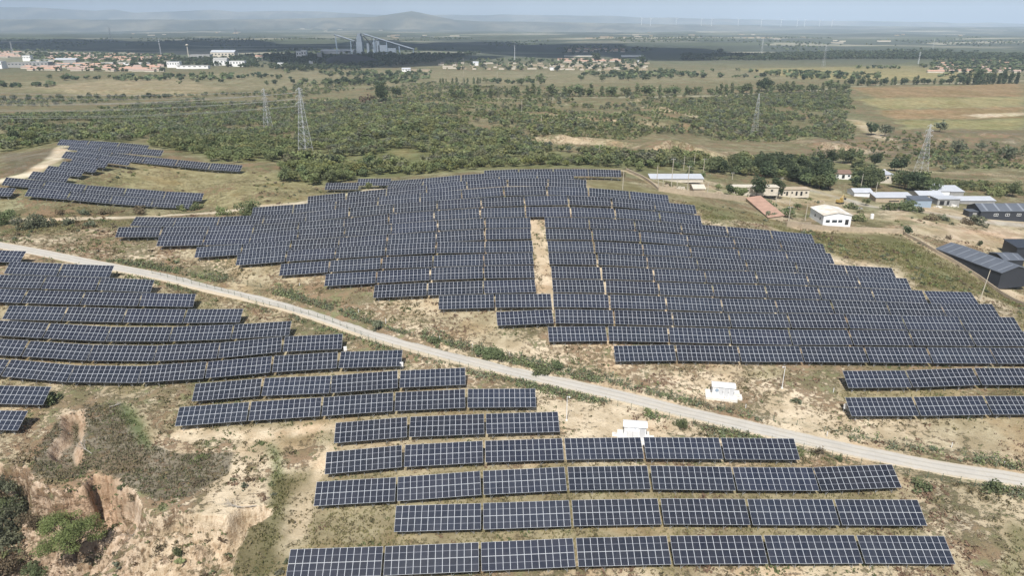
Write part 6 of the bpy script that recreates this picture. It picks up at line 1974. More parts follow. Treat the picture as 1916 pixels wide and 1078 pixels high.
# ---------------------------------------------------------------- inverter cabins, camera poles, boxes
M['doorgrey'] = paint('pale_grey_door', (.56, .57, .58), .5, .1, 2.0)
def cabin(px, py, rz, label, kind):
    p = at(px, py)
    e = empty("inverter_cabin", p, rz, label, "inverter cabin")
    e.scale = (1.18, 1.15, 1.2)
    mb = MB()
    if kind == 1:
        mb.box(-3.3, 2.6, -1.9, 1.6, -1.2, .35); mb.box(2.6, 3.6, -.9, .9, -1.2, .25); mb.box(2.0, 3.1, -.4, 1.2, .355, .9)
    else:
        mb.box(-3.0, 2.6, -1.8, 1.6, -1.2, .35); mb.box(-3.9, -3.0, -.6, .8, -1.2, .2); mb.box(2.6, 3.4, -1.2, .6, -1.2, .2); mb.box(.9, 2.3, -2.7, -1.8, -1.2, .15)
    mb.build("plinth", M['plinth'], e)
    mb = MB()
    if kind == 1: mb.box(-2.1, 2.0, -1.0, 1.0, .355, 2.35)
    else: mb.box(-1.9, 1.9, -.95, .95, .355, 2.6)
    mb.build("body", M['white'], e)
    mb = MB(); h = 2.36 if kind == 1 else 2.61
    x0, x1 = (-2.3, 2.2) if kind == 1 else (-2.1, 2.1)
    for s in (-1, 1):
        mb.poly([(x0, s * 1.2, h), (x1, s * 1.2, h), (x1, 0, h + .32), (x0, 0, h + .32)][::s])
    for x_ in (x0, x1):
        mb.poly([(x_, -1.2, h), (x_, 1.2, h), (x_, 0, h + .32)][::(1 if x_ == x1 else -1)])
    mb.poly([(x0, -1.2, h), (x0, 1.2, h), (x1, 1.2, h), (x1, -1.2, h)])
    mb.build("roof", M['white'], e)
    if kind == 1:
        mb = MB(); mb.bar((-1.3, -1.06, 1.6), (-1.3, -.99, 1.6), .34, 14); mb.build("vent", M['bluesteel'], e)
        for x_ in (-.5, .5, 1.5):
            mb = MB(); mb.box(x_ - .45, x_ + .45, -1.04, -1.0, .45, 2.2); q = mb.build("door", M['doorgrey'], e)
            mb = MB(); mb.box(x_ + .3, x_ + .36, -1.09, -1.045, 1.2, 1.45); mb.build("handle", M['dark'], q)
    else:
        mb = MB(); mb.box(-1.4, .5, -1.75, -.96, .45, 2.15); q = mb.build("cabinet", M['white'], e)
        mb = MB(); mb.box(-.47, -.43, -1.78, -1.755, .5, 2.1); mb.build("seam", M['greyblock'], q)
        mb = MB(); mb.box(.8, 1.7, -.99, -.955, .45, 2.3); q = mb.build("door", M['doorgrey'], e)
        mb = MB(); mb.box(1.91, 1.95, -.3, .3, 1.1, 1.6); mb.build("vent", M['bluesteel'], e)
    mb = MB(); mb.box(-.2, .2, -1.0, -.985, 2.24, 2.3); mb.build("lamp", M['bluesteel'], e)
    return e
cabin(1352, 741, -.20, "white inverter cabin with a dark round vent on sand beyond the road", 1)
cabin(1187, 818, -.13, "white inverter cabin with front cabinet just behind a near solar row", 2)
def campole(px, py, hp, rz, label):
    p = at(px, py); h = rise(p, py - hp)
    e = empty("camera_pole", p, rz, label, "camera pole")
    mb = MB(); mb.bar((0, 0, -.4), (0, 0, h), .085, 8, 0, .06); mb.build("pole", M['white'], e)
    mb = MB(); mb.box(-.22, .22, -.22, .22, -.4, .25); mb.build("base", M['plinth'], e)
    mb = MB(); mb.bar((0, 0, h - .1), (.5, 0, h - .1), .04); mb.build("arm", M['white'], e)
    mb = MB(); mb.bar((.5, 0, h - .08), (.5, 0, h - .32), .14, 10); mb.bar((.5, 0, h - .32), (.5, 0, h - .5), .13, 10, 0, .05); mb.build("camera", M['white'], e)
campole(1060, 788, 46, 0, "white camera pole beside the fifth row's road end")
campole(1463, 727, 41, 3.0, "white camera pole on sand under the hill's lowest row")
def combiner(px, py, label):
    p = at(px, py)
    e = empty("combiner_box", p, .2, label, "electrical box")
    mb = MB(); mb.box(-.4, .4, -.15, .15, 1.0, 2.1); mb.build("body", M['white'], e)
    for s in (-.3, .3):
        mb = MB(); mb.bar((s, 0, -.4), (s, 0, 1.0), .05); mb.build("leg", M['galv'], e)
combiner(1580, 772, "white electrical box on legs at the free end of a short row")
combiner(647, 663, "white electrical box at the road end of the ninth row")
combiner(752, 693, "white electrical box at the road end of the eighth row")

# small white stakes and the fence along the road
def stake(px, py, hp):
    p = at(px, py); h = max(.8, hpx(p, hp))
    mb = MB(); mb.bar((0, 0, -.3), (0, 0, h), .07, 6); mb.bar((0, 0, h), (0, 0, h + .06), .09, 6)
    tag(mb.build("marker_stake", M['white'], None, p), "short white marker stake standing along the road's far verge", "stake", "white marker stakes along the verge")
for s in ((722, 606, 10), (823, 637, 8), (884, 651, 8), (953, 668, 9), (561, 535, 5), (671, 585, 6), (1547, 817, 8), (1780, 838, 8), (1878, 872, 7), (1395, 764, 7), (1559, 735, 8)):
    stake(*s)
def fence(px, step, h, label, width=None):
    P = resample(np.array([at(*p)[:2] for p in px]), .5)
    d = np.r_[0, np.cumsum(np.linalg.norm(np.diff(P, axis=0), axis=1))]
    n_ = int(d[-1] / step)
    Q = [P[np.searchsorted(d, i * step)] for i in range(n_)]
    T = [Vector((q[0], q[1], drop(*q))) for q in Q]
    o = T[0]
    e = empty("wire_fence", o, 0, label, "fence")
    me_ = None
    for t in T[:100]:
        if me_ is None:
            mb = MB(); mb.bar((0, 0, -.4), (0, 0, h), .05, 6); me_ = mb.mesh("post", M['green_wire'])
        link("post", me_, e, t - o)
    mb = MB()
    for a, b in zip(T[:-1], T[1:]):
        for zz_ in (.15, .5, .85, 1.2, 1.55):
            if zz_ < h: mb.bar(a - o + Vector((0, 0, zz_)), b - o + Vector((0, 0, zz_)), .016, 3)
    mb.build("wire", M['green_wire'], e)
fence([(285, 513), (400, 543), (480, 569), (620, 605), (720, 650), (820, 678), (956, 712)], 2.8, 1.7, "green wire fence along the road's near verge above the solar rows")
fence([(956, 713), (1060, 739), (1160, 762), (1276, 790), (1360, 809), (1443, 828)], 2.8, 1.7, "green wire fence along the near verge behind the white cabin")
fence([(1443, 829), (1520, 847), (1610, 871), (1700, 890), (1777, 903), (1840, 914), (1911, 927)], 2.8, 1.7, "green wire fence along the near verge at the frontmost rows' road end")
fence([(280, 492), (480, 537), (640, 585), (760, 628), (960, 672), (1160, 722), (1330, 762), (1560, 812), (1760, 848), (1911, 872)], 5.2, 1.4, "thin wire fence along the far verge under the hill", )

# ---------------------------------------------------------------- poles and pylons
def upole(px, py, top, label, arm=False, lean=0.0, mt='conc'):
    p = at(px, py); h = rise(p, top)
    e = empty("utility_pole", p, 0.2, label, "utility pole")
    mb = MB(); mb.bar((0, 0, -.5), (lean * h, 0, h), .17, 7, 0, .11); mb.build("pole", M[mt], e)
    if arm:
        mb = MB(); mb.box(lean * h - .95, lean * h + .95, -.06, .06, h - .5, h - .36); q = mb.build("cross_arm", M['galv'], e)
        for x_ in (-.8, 0, .8):
            mb = MB(); mb.bar((lean * h + x_, 0, h - .35), (lean * h + x_, 0, h - .1), .05); mb.build("insulator", M['white'], q)
    return e
for a in [(1229, 337, 308, "utility pole at the near end of the long white roof"), (1240, 353, 335, "short pole behind the earth wall's corner"), (1256, 350, 296, "pole standing before the middle of the white roof", True),
          (1266, 357, 334, "pole on the earth wall below the white roof"), (1286, 357, 310, "tall pole by the stone hut", True), (1231, 352, 334, "stubby post at the earth wall's first bend"),
          (1279, 318, 291, "tall pole behind the white roof, first of three in line"), (1298, 317, 288, "tall pole behind the white roof, second of three in line"), (1316, 323, 296, "pole with cross arm behind the white roof", True),
          (1370, 336, 322, "pole on the grass bank before the grove", True), (1400, 371, 348, "thin pole rising from the terracotta roof's top end"), (1323, 366, 342, "thick post right beside the stone hut"),
          (1165, 355, 318, "thin pole at the topmost solar row's end"), (1121, 290, 270, "pole in the thicket under the loess bank"), (1127, 289, 268, "pole next to another in the thicket under the loess bank"),
          (1451, 386, 359, "pole with cross arm before the doorway row", True), (1477, 384, 352, "pole at the yard's edge before the doorway row"), (1474, 424, 386, "tall pole behind the short brick coloured wall", True),
          (1506, 413, 382, "slightly tilted pole by the white shed's rear", False, .03), (1461, 351, 332, "pole behind the doorway row", True), (1505, 337, 313, "first of two poles at the grove's corner"),
          (1510, 335, 312, "second of two poles at the grove's corner", False, .04), (1609, 360, 325, "tall bare pole in front of the farm grove"), (1636, 374, 340, "pole at the end of the low mud walled shed"),
          (1834, 560, 506, "leaning pale pole before the lower barn's wall", False, .10), (868, 160, 109, "tall thin pole on the far rise", True), (931, 147, 133, "wooden pole in the far field under the hamlet"),
          (898, 164, 151, "T shaped pole at the row of field trees", True), (1007, 163, 143, "wooden pole beside the two field trees"), (932, 191, 164, "pole standing in the long roadside row"),
          (976, 211, 185, "pole in the scrub below the roadside row"), (1013, 231, 214, "pole at the sapling slope"), (1034, 201, 180, "pole with cross arm right of the sapling slope's top", True),
          (185, 151, 140, "white pole on the sandy rise before the town"), (288, 146, 135, "white pole at the town's hedge"), (378, 146, 140, "short white pole before the dark town trees"), (92, 166, 150, "lone pole far behind the loose tree line")]:
    upole(*a)
def pylon(px, py, top, rz, label, wb=6.2, arm=3.6, thick=1.0, hmax=None):
    p = at(px, py); h = rise(p, top)
    e = empty("pylon", p, rz, label, "pylon")
    s = h / 38.0
    def half(z):
        t = z / h
        return (wb / 2 * (1 - t / .74) + .95 * t / .74) * s if t < .74 else (.95 * (1 - (t - .74) / .26) + .12) * s
    lv = [0, .13, .24, .34, .43, .51, .585, .65, .70, .74, .79, .84, .89, .94, 1.0]
    rl = .095 * thick * max(s, .8)
    for sx, sy in ((1, 1), (1, -1), (-1, 1), (-1, -1)):
        mb = MB()
        for a, b in zip(lv[:-1], lv[1:]):
            mb.bar((sx * half(a * h), sy * half(a * h), a * h - (.5 if a == 0 else 0)), (sx * half(b * h), sy * half(b * h), b * h), rl)
        mb.build("leg", M['pylon'], e)
    mb = MB()
    C4 = [(1, 1), (1, -1), (-1, -1), (-1, 1)]
    for a, b in zip(lv[:-1], lv[1:]):
        for (x0, y0), (x1, y1) in zip(C4, C4[1:] + C4[:1]):
            A, B_ = half(a * h), half(b * h)
            mb.bar((x0 * A, y0 * A, a * h), (x1 * B_, y1 * B_, b * h), rl * .55, 3)
            mb.bar((x1 * A, y1 * A, a * h), (x0 * B_, y0 * B_, b * h), rl * .55, 3)
            mb.bar((x0 * B_, y0 * B_, b * h), (x1 * B_, y1 * B_, b * h), rl * .5, 3)
    mb.build("bracing", M['pylon'], e)
    tips = []
    for t, w_ in ((.76, 1.15), (.86, 1.0), (.95, .8)):
        mb = MB()
        for sd in (-1, 1):
            tip = (sd * arm * w_ * s, 0, t * h + .5)
            for yy in (-1, 1):
                mb.bar((sd * half(t * h), yy * half(t * h), t * h), tip, rl * .6, 3)
                mb.bar((sd * half(t * h), yy * half(t * h), t * h + 1.5 * s), tip, rl * .6, 3)
            tips.append(e.location + Matrix.Rotation(rz, 3, 'Z') @ Vector(tip) - Vector((0, 0, 1.3)))
            mb.bar(tip, (tip[0], 0, tip[2] - 1.6), rl * .5, 4)
        mb.build("cross_arm", M['pylon'], e)
    return tips
t1 = pylon(573, 292, 163, 1.15, "nearer and taller of the two pale lattice pylons by the wood")
t2 = pylon(503, 247, 165, 1.15, "smaller farther lattice pylon next to the taller one by the wood")
t3 = pylon(1411, 254, 174, .9, "dim lattice pylon in front of the grey green plantation", 5.2, 3.2, .5)
t4 = pylon(1722, 326, 232, .25, "lattice pylon on the fallow slope above the farm grove", 7.5)
pylon(24, 100, 77, .4, "distant lattice tower at the town's far corner", 6, 3.2, 1.3)
pylon(1540, 126, 84, .4, "faint thin pylon before the shaded tree belt", 5, 4, .5)
pylon(209, 78, 50, .4, "faint bluish pylon far out on the plain behind the town", 5, 4, 1.0)
pylon(443, 76, 52, .4, "second faint pylon far out on the plain, beyond the hall", 5, 4, 1.0)
pylon(1425, 98, 72, .4, "faint pylon on the blue plain above the tree belt", 5, 4, 1.0)
pylon(1745, 92, 72, .4, "faint pylon on the blue plain above the red roofed village", 5, 4, 1.0)
def span(a, b, sag, label, r=.065):
    a, b = Vector(a), Vector(b)
    mb = MB(); n_ = 18
    pts = [a.lerp(b, i / n_) - Vector((0, 0, sag * 4 * (i / n_) * (1 - i / n_))) - a for i in range(n_ + 1)]
    for p, q in zip(pts[:-1], pts[1:]): mb.bar(p, q, r, 3)
    tag(mb.build("power_line", M['wire'], None, a), label, "power line", "power lines strung between the pylons")
for k in range(6):
    span(t1[k], t1[k] + Vector((-330, 40, -4)), 7, "thin power line running from the taller pylon out over the trees")
    span(t2[k], t2[k] + Vector((-430, 60, 6)), 8, "thin power line running from the smaller pylon across the plain")
    pass
def mast(px, py, top, w_, label):
    p = at(px, py); h = rise(p, top)
    e = empty("lattice_mast", p, .3, label, "mast")
    mb = MB()
    for a in (0, 2.09, 4.19):
        mb.bar((math.cos(a) * w_, math.sin(a) * w_, -1), (math.cos(a) * w_ * .5, math.sin(a) * w_ * .5, h), .28)
    for i in range(12):
        z0, z1 = h * i / 12, h * (i + 1) / 12
        mb.bar((w_ * .8, 0, z0), (-w_ * .6, w_ * .5, z1), .16, 3); mb.bar((-w_ * .5, -w_ * .6, z0), (w_ * .7, 0, z1), .16, 3)
    mb.build("tower", M['pylon'], e)
    for t in (.72, .86, 1.0):
        mb = MB(); mb.bar((0, 0, h * t - .5), (0, 0, h * t + .5), w_ * 1.5, 10); mb.build("platform", M['pylon'], e)
mast(302, 106, 72, 1.8, "tall red white lattice mast standing in the town")
mast(963, 117, 85, .9, "slender white mast above the far hamlet")
mast(1718, 119, 97, 1.6, "short double masted antenna before the red roofed village")
p = at(353, 106); h = hpx(p, 17)
e = empty("water_tower", p, 0, "mushroom shaped water tower behind the town trees", "water tower")
mb = MB(); mb.bar((0, 0, -1), (0, 0, h), 1.5, 10, 0, 1.2); mb.build("shaft", M['cream'], e)
mb = MB(); mb.bar((0, 0, h), (0, 0, h + 3), 1.5, 14, 0, 5.5); mb.bar((0, 0, h + 3), (0, 0, h + 5.5), 5.5, 14, 0, 1.0); mb.build("tank", M['cream'], e)

# ---------------------------------------------------------------- the far town, hamlet and village
def kit(L, D, h, rh, wm, rm):
    mb = MB(); mb.box(-L / 2, L / 2, -D / 2, D / 2, -3, h)
    for x_ in (-L / 2, L / 2):
        o = [(x_, -D / 2, h), (x_, D / 2, h), (x_, 0, h + rh)]
        mb.poly(o if x_ > 0 else o[::-1])
    w_ = mb.mesh("wall", wm)
    mb = MB()
    if rh > 0:
        for s in (-1, 1):
            mb.poly([(-L / 2 - .4, s * (D / 2 + .5), h - .2), (L / 2 + .4, s * (D / 2 + .5), h - .2), (L / 2 + .4, 0, h + rh + .15), (-L / 2 - .4, 0, h + rh + .15)][::-s])
    else:
        mb.box(-L / 2 - .3, L / 2 + .3, -D / 2 - .3, D / 2 + .3, h + .01, h + .4)
    return w_, mb.mesh("roof", rm)
M['rtile2'] = paint("orange_tiles", (.40, .255, .175), .8, .2, .3)
M['pinktile'] = paint("faded_tiles", (.37, .27, .225), .8, .2, .3)
KIT = {'red': [kit(L, 8, 3.4, 2.6, M['cream'], m_) for L in (16, 24, 34) for m_ in (M['rtile'], M['pinktile'])],
       'orange': [kit(L, 8, 3.4, 2.4, M['cream'], M['rtile2']) for L in (16, 26)],
       'mud': [kit(L, 7, 3.2, 0, wm_, M['mud']) for L in (9, 14, 22) for wm_ in (M['mud'], M['cream'])]}
def blocks(kit_, x0, x1, y0, y1, rows, cols, label, group, name, slant=0.0):
    for i in range(rows):
        for j in range(cols):
            if rnd.random() < .14: continue
            px = x0 + (x1 - x0) * (j + .5 + rnd.uniform(-.3, .3)) / cols
            py = y0 + (y1 - y0) * (i + .5 + rnd.uniform(-.25, .25)) / rows + slant * (px - x0)
            p = at(px, py)
            e = empty(name, p, rnd.gauss(0, .16), label, "house", group)
            w_, r_ = rnd.choice(KIT[kit_])
            link("wall", w_, e); link("roof", r_, e)
T_ = "low house with faded terracotta roof packed into the far town's terraces"
blocks('red', -20, 40, 97, 108, 4, 5, T_, "terraces of the far town", "terraced_house")
blocks('red', 85, 325, 100, 113, 5, 14, T_, "terraces of the far town", "terraced_house", .012)
blocks('red', 45, 305, 119, 132, 5, 15, T_, "terraces of the far town", "terraced_house", .01)
blocks('orange', 1745, 1930, 114, 126, 3, 8, "low house with orange tiled roof in the village by the tall poplars", "houses of the red roofed village", "village_house")
blocks('red', 1740, 1930, 126, 137, 3, 8, "low house with faded red roof at the village edge by the tall poplars", "edge of the red roofed village", "village_house")
blocks('mud', 820, 1060, 117, 130, 4, 13, "small mud walled house of the far hamlet's main cluster", "mud houses of the hamlet", "mud_house", .006)
blocks('mud', 1040, 1215, 117, 132, 5, 10, "pale mud house or yard wall at the hamlet's spread out end", "mud houses of the hamlet's end", "mud_house")
blocks('red', 1045, 1155, 111, 117, 2, 6, "reddish roofed house in the row behind the hamlet", "reddish row behind the hamlet", "village_house")
blocks('orange', 1060, 1170, 91, 98, 2, 8, "orange roofed house in the far shaded village behind the hamlet", "houses of the shaded village", "village_house")
def block(px, py, wpx, hp, depth, wm, rm, label, roof='flat', wins=0, name="town_building"):
    p = at(px, py); q = at(px + wpx, py)
    L = (q - p).length; h = hpx(p, hp)
    q = p + Vector((L, 0, 0))
    return house(name, label, "building", p, q, depth, h, roof, h * .35, wm, rm, wins=[(L * (i + .5) / wins, h * .55, L / wins * .45, h * .22) for i in range(wins)] if wins else (), over=.6, base=p.z)
block(-14, 128, 20, 10, 20, M['white'], M['wsheet'], "white building cut by the frame edge at the town's near corner", wins=4)
block(43, 114, 13, 8, 14, M['white'], M['wsheet'], "small bright white block standing before the town trees", wins=5)
block(58, 116, 45, 3.5, 16, M['cream'], M['wsheet'], "long low white roofed hall across the town")
block(103, 119, 34, 6, 22, M['greyblock'], M['wsheet'], "silvery roofed hall right of the long white hall", 'x')
block(97, 125, 54, 4, 12, M['cream'], M['wsheet'], "cream fronted hall with white edge, middle of the town")
block(15, 126, 40, 7, 22, M['greyblock'], M['greyblock'], "grey plant buildings jumbled at the town's centre", wins=6)
block(55, 126, 38, 8, 22, M['greyblock'], M['wsheet'], "grey plant hall with pale roof beside the jumbled plant", wins=5)
block(148, 121, 22, 4, 12, M['cream'], M['cream'], "plain cream block east of the silvery hall")
block(190, 122, 90, 4.5, 14, M['white'], M['cream'], "long white fronted block with dark window band in the town", wins=12)
block(262, 123, 26, 3.5, 12, M['white'], M['wsheet'], "white low block touching the long window banded block", wins=4)
block(313, 126, 26, 9, 14, M['white'], M['wsheet'], "white school like block between dark town trees", wins=5)
block(303, 121, 12, 6, 12, M['cream'], M['cream'], "little cream block just behind the white school like block")
block(330, 128, 60, 5, 14, M['white'], M['greyblock'], "low white range behind a dark fence of trees", wins=6)
block(395, 108, 46, 9, 30, M['cream'], M['wsheet'], "large hall with rounded white roof and cream columns", 'x', 7)
block(355, 110, 36, 7, 24, M['greyblock'], M['greyblock'], "grey hall beside the large white roofed hall")
block(400, 122, 24, 9, 14, M['white'], M['greyblock'], "white two storey house with grey roof before the large hall", 'x', 4)
block(430, 124, 30, 9, 14, M['white'], M['greyblock'], "white two storey block at the town's dark trees", wins=5)
block(478, 112, 14, 6, 12, M['cream'], M['rtile'], "cream house with reddish roof at the road to the colliery", 'x')
block(520, 126, 9, 8, 9, M['white'], M['wsheet'], "small white house by the dark trees below the colliery", wins=2)
block(555, 109, 10, 12, 12, M['white'], M['bluesteel'], "white silo house with blue top, first of a pair", wins=2, name="silo_building")
block(564, 109, 10, 13.5, 12, M['white'], M['bluesteel'], "white silo house with blue top, taller of a pair", wins=2, name="silo_building")
block(594, 111, 8, 11, 10, M['greyblock'], M['bluesteel'], "grey silo with blue hood beside the white pair", name="silo_building")
block(575, 119, 14, 5, 10, M['white'], M['wsheet'], "low white shed before the colliery's sand heap")
block(752, 134, 16, 5, 9, M['white'], M['wsheet'], "white farm cottage on the rise before the colliery", 'x', 3)
block(770, 133, 34, 3, 9, M['mud'], M['mud'], "low mud yard next to the white cottage on the rise")
block(885, 122, 10, 5, 9, M['white'], M['wsheet'], "bright white roofed house of the hamlet", 'x')
block(1029, 131, 8, 5, 9, M['white'], M['wsheet'], "white hut by the small dark tree of the hamlet")
block(1056, 106, 56, 2.4, 10, M['cream'], M['wsheet'], "long thin pale roof behind the hamlet")
block(1163, 106, 40, 3, 12, M['white'], M['wsheet'], "long bright white roof right behind the hamlet's lone tree")
block(1193, 116, 14, 3.5, 9, M['white'], M['wsheet'], "pair of low white sheds at the hamlet's shaded end")

# pale settlements far out
for i in range(46):
    cxp, cyp = rnd.choice([(1120, 70), (1180, 66), (1340, 64), (1450, 71), (1250, 60), (760, 68), (620, 56), (420, 60), (100, 58), (300, 64), (1560, 78), (1700, 66)])
    px, py = cxp + rnd.gauss(0, 45), cyp + rnd.gauss(0, 1.6)
    p = at(px, py)
    e = empty("village_house", p, rnd.gauss(0, .2), "pale speck of a house in a settlement far out on the blue plain", "house", "specks of far settlements")
    w_, r_ = rnd.choice(KIT['mud'])
    s_ = rnd.uniform(2.2, 4.5)
    e.scale = (s_, 2.0, 1.8)
    link("wall", w_, e); link("roof", r_, e)
# the colliery
p = at(676, 101)
k_ = math.hypot(p.x, p.y, p.z) / FPX       # metres to a pixel of the photograph, at the colliery
e = empty("colliery", p, 0, "pale blue grey colliery with a stepped tower and two long conveyor galleries", "colliery")
mb = MB()
for (x0, x1, z0, z1) in ((-6.5, 4, 0, 11), (-6, 4, 11.2, 21), (-5, 3.2, 21.2, 30), (-3.2, 1.6, 30.2, 34)):
    mb.box(x0 * k_, x1 * k_, -7 * k_, 7 * k_, z0 * k_ - (9 if z0 == 0 else 0), z1 * k_)
M['coalpale'] = paint("pale_cladding", (.20, .24, .29), .6, .15, .05)
mb.build("tower", M['coalpale'], e)
def gallery(x0, z0, x1, z1, r, legs):
    mb = MB(); mb.bar((x0 * k_, 0, z0 * k_), (x1 * k_, 0, z1 * k_), r * k_)
    q = mb.build("conveyor_gallery", M['coalpale'], e)
    for t in legs:
        x_, z_ = x0 + (x1 - x0) * t, z0 + (z1 - z0) * t
        mb = MB(); mb.bar((x_ * k_, -2, -8), (x_ * k_, 0, z_ * k_), .5 * k_); mb.bar((x_ * k_ + 2 * k_, 2, -8), (x_ * k_, 0, z_ * k_), .5 * k_)
        mb.build("trestle", M['bluesteel'], q)
gallery(-44, 32, -8, 21, 1.2, (.05, .75))
gallery(6, 33, 92, 8, 1.25, (.2, .45, .7, .98))
for (x0, x1, z1) in ((10, 14, 18), (20, 27, 20), (30, 44, 15), (46, 60, 10), (26, 32, 24)):
    mb = MB(); mb.box(x0 * k_, x1 * k_, 2 * k_, 9 * k_, -9, z1 * k_); mb.build("plant_block", M['coalpale'], e)
mb = MB(); mb.bar((6 * k_, -2, 30 * k_), (21 * k_, -2, 14 * k_), 1.0 * k_); mb.bar((-16 * k_, -2, 10 * k_), (-8 * k_, -2, 24 * k_), .8 * k_); mb.build("chute", M['dark'], e)
p = at(655, 118)
gq = np.random.default_rng(3)
M['coal'] = paint("coal_heap", (.05, .055, .06), .95, .3, .03)
mb = MB()
n_ = 28
ring = []
for r_, z_ in ((1.0, -3), (.75, 9), (.45, 20), (.12, 26)):
    ring.append([(math.cos(t) * 48 * r_ * k_ * (1 + .12 * math.sin(3 * t)), math.sin(t) * 26 * r_ * k_, z_ * .45 * k_) for t in np.linspace(0, 2 * math.pi, n_, endpoint=False)])
for a, b in zip(ring[:-1], ring[1:]):
    for i in range(n_):
        j = (i + 1) % n_
        mb.poly([a[i], a[j], b[j], b[i]])
mb.poly(ring[-1])
tag(mb.build("coal_heap", M['coal'], None, p), "long dark coal heap under the colliery's conveyor", "heap")
p = at(627, 101)
block(600, 100, 62, 5, 40, M['slate'], M['slate'], "long low blue grey roofs behind the coal heap", 'x')

# ---------------------------------------------------------------- hills along the horizon
def ridge(name, pts, Dm, width, seed, amp, col, dvar=0.0):
    X = np.array([q[0] for q in pts], float); Y = np.array([q[1] for q in pts], float)
    px = np.arange(X.min(), X.max() + 1, 5.0)
    py = np.interp(px, X, Y)
    py = py + amp * fbm(px, np.zeros_like(px), 60.0, 4, seed)
    rr = np.array([ray(a, b) for a, b in zip(px, py)])
    rr = rr / rr[:, 1:2]
    rows = [(-1.0, 0), (-.8, .12), (-.6, .32), (-.4, .55), (-.22, .78), (-.1, .93), (0, 1.0), (.12, .93), (.4, .55), (1.0, 0)]
    V_, F_ = [], []
    base = -170.0
    for i, (t, hgt) in enumerate(rows):
        Yd = Dm + t * width
        top = rr[:, 2] * Dm
        nz = fbm(px * 1.0, np.full_like(px, t * 90.0), 38.0, 4, seed + 5) * (1 - hgt) * hgt * 1.6
        z_ = base + (top - base) * np.clip(hgt + nz, 0, 1.0)
        for j in range(len(px)):
            V_.append((rr[j, 0] * Yd, Yd, z_[j]))
    n_ = len(px)
    for i in range(len(rows) - 1):
        for j in range(n_ - 1):
            F_.append((i * n_ + j, i * n_ + j + 1, (i + 1) * n_ + j + 1, (i + 1) * n_ + j))
    me_ = bpy.data.meshes.new(name); me_.from_pydata(V_, [], F_); me_.update()
    me_.polygons.foreach_set("use_smooth", np.ones(len(F_), bool))
    me_.materials.append(HILLM)
    tag(link(name, me_), kind="structure")
HILLM, nt, bs = mat_new("hill_scrub")
g_ = nt.nodes.new("ShaderNodeNewGeometry")
n1 = noise(nt, g_.outputs["Position"], .0009, 6, .65); n2 = noise(nt, g_.outputs["Position"], .004, 5, .65)
c = mixc(nt, ramp(nt, n1, .4, .62), (.045, .055, .04, 1), (.15, .14, .095, 1))
c = mixc(nt, mth(nt, 'MULTIPLY', ramp(nt, n2, .45, .65), .6), c, (.05, .065, .045, 1))
nt.links.new(c, bs.inputs["Base Color"]); bs.inputs["Roughness"].default_value = 1.0
ridge("mountains", [(-500, 16), (-200, 8), (0, 12), (60, 13), (130, 17), (180, 20), (215, 17), (250, 22), (330, 21), (400, 18), (450, 22), (520, 20), (600, 21), (700, 26), (900, 27), (1050, 28), (1300, 33), (1550, 38), (1750, 41), (1916, 43), (2400, 44)], 19500, 3000, 201, 1.6, None)
ridge("hills", [(-500, 36), (0, 35), (300, 36), (500, 35), (640, 32), (700, 30), (735, 25), (770, 20), (800, 26), (850, 36), (900, 39), (1000, 40), (1100, 42), (1276, 45), (1500, 47), (1700, 49), (1916, 50), (2400, 50)], 12800, 2300, 211, .9, None)

# wind turbines on the far ridge
mb = MB(); mb.bar((0, 0, -20), (0, 0, 95), 3.2, 8, 0, 2.2); mb.box(-4, 4, -7, 5, 94, 100); ME_TW = mb.mesh("tower", M['white'])
mb = MB()
for a in (.3, .3 + 2.094, .3 + 4.189):
    mb.bar((0, -8, 97), (math.cos(a) * 52, -8, 97 + math.sin(a) * 52), 2.2, 4, 0, .6)
ME_RT = mb.mesh("rotor", M['white'])
for px, py in ((1200, 45.5), (1217, 46), (1265, 46), (1312, 46.5), (1331, 46.5), (1381, 47), (1424, 47.5), (1461, 48), (1491, 48.5), (1505, 48.5), (1533, 49), (1556, 49)):
    r_ = ray(px, py)
    p = Vector(r_ / r_[1] * 12500)
    e = empty("wind_turbine", p, rnd.uniform(-.4, .4), "white wind turbine on the hazy skyline ridge", "wind turbine", "wind turbines along the skyline")
    link("tower", ME_TW, e); link("rotor", ME_RT, e)

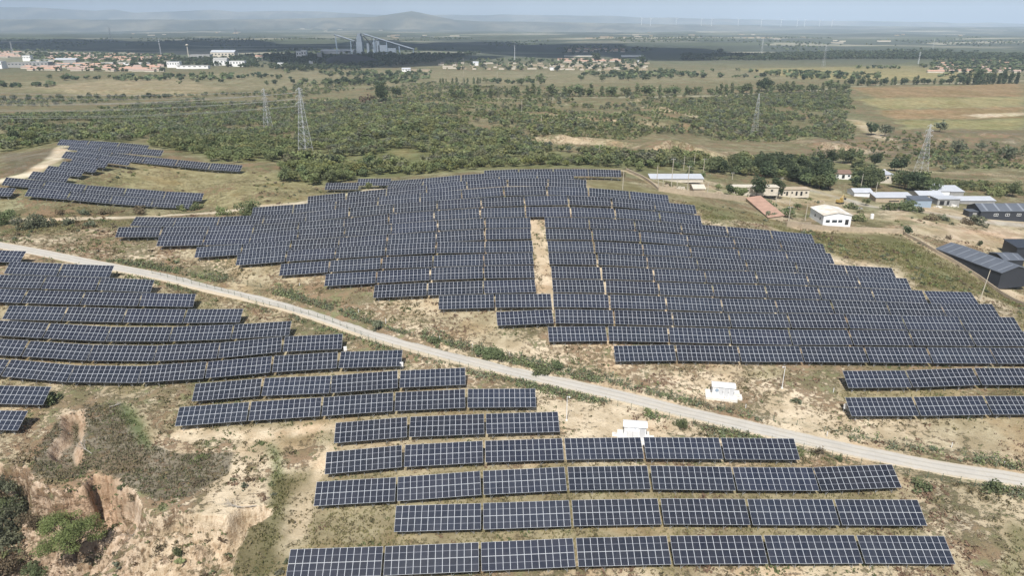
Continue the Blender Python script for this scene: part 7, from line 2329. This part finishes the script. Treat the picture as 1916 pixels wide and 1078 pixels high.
# a summer cloud high up, whose shadow lies on the plain round the colliery
EDGES = [[(440, 107), (520, 122), (640, 129), (740, 128), (830, 114), (900, 108), (800, 105), (700, 106), (600, 105), (520, 103)], [(-150, 88), (120, 93), (330, 99), (440, 98), (560, 95), (700, 93), (830, 95), (930, 104), (1020, 109), (1120, 104), (1200, 112), (1330, 112), (1420, 108), (1300, 100), (1200, 92), (1120, 80), (1000, 83), (900, 74), (800, 80), (700, 73), (560, 80), (400, 72), (260, 78), (100, 72), (-150, 77)]]
cm, nt, bs = mat_new("cloud"); bs.inputs["Base Color"].default_value = (.9, .9, .9, 1); bs.inputs["Roughness"].default_value = 1
for edge in EDGES:
    P = np.array([plane(a, b, -108.0) for a, b in edge])
    P = np.array([[p[0], p[1]] for p in P])
    P = resample(np.vstack([P, P[:1]]), 60.0)
    P = P + np.stack([fbm(P[:, 0], P[:, 1], 420.0, 4, 301), fbm(P[:, 0], P[:, 1], 420.0, 4, 302)], 1) * 190
    hz = 1700.0
    off = Vector((to_sun.x, to_sun.y)) * ((hz + 108.0) / to_sun.z)
    cen = P.mean(0)
    lay_ = []
    for s, z_ in ((.90, -60), (1.0, 0), (.97, 90), (.86, 190), (.6, 260)):
        Q = cen + (P - cen) * np.array([1.0, s])
        lay_.append([(q[0] + off.x, q[1] + off.y, hz + z_ + 25 * math.sin(i * .7)) for i, q in enumerate(Q)])
    mb = MB(); n_ = len(P)
    for a, b in zip(lay_[:-1], lay_[1:]):
        for i in range(n_ - 1):
            mb.poly([a[i], a[i + 1], b[i + 1], b[i]])
    mb.poly(lay_[0][:-1][::-1]); mb.poly(lay_[-1][:-1])
    tag(mb.build("cloud", cm), kind="structure")

# ---------------------------------------------------------------- the air
mb = MB(); mb.box(-29000, 29000, -600, 30500, -420, 640)
hm = bpy.data.materials.new("air"); hm.use_nodes = True
nt = hm.node_tree
for n_ in list(nt.nodes): nt.nodes.remove(n_)
o_ = nt.nodes.new("ShaderNodeOutputMaterial"); v_ = nt.nodes.new("ShaderNodeVolumePrincipled")
v_.inputs["Color"].default_value = (.66, .82, 1.0, 1)
v_.inputs["Density"].default_value = 5.6e-5
v_.inputs["Anisotropy"].default_value = -0.36
nt.links.new(v_.outputs[0], o_.inputs["Volume"])
hm.cycles.volume_sampling = 'DISTANCE'
tag(mb.build("haze", hm), kind="stuff")
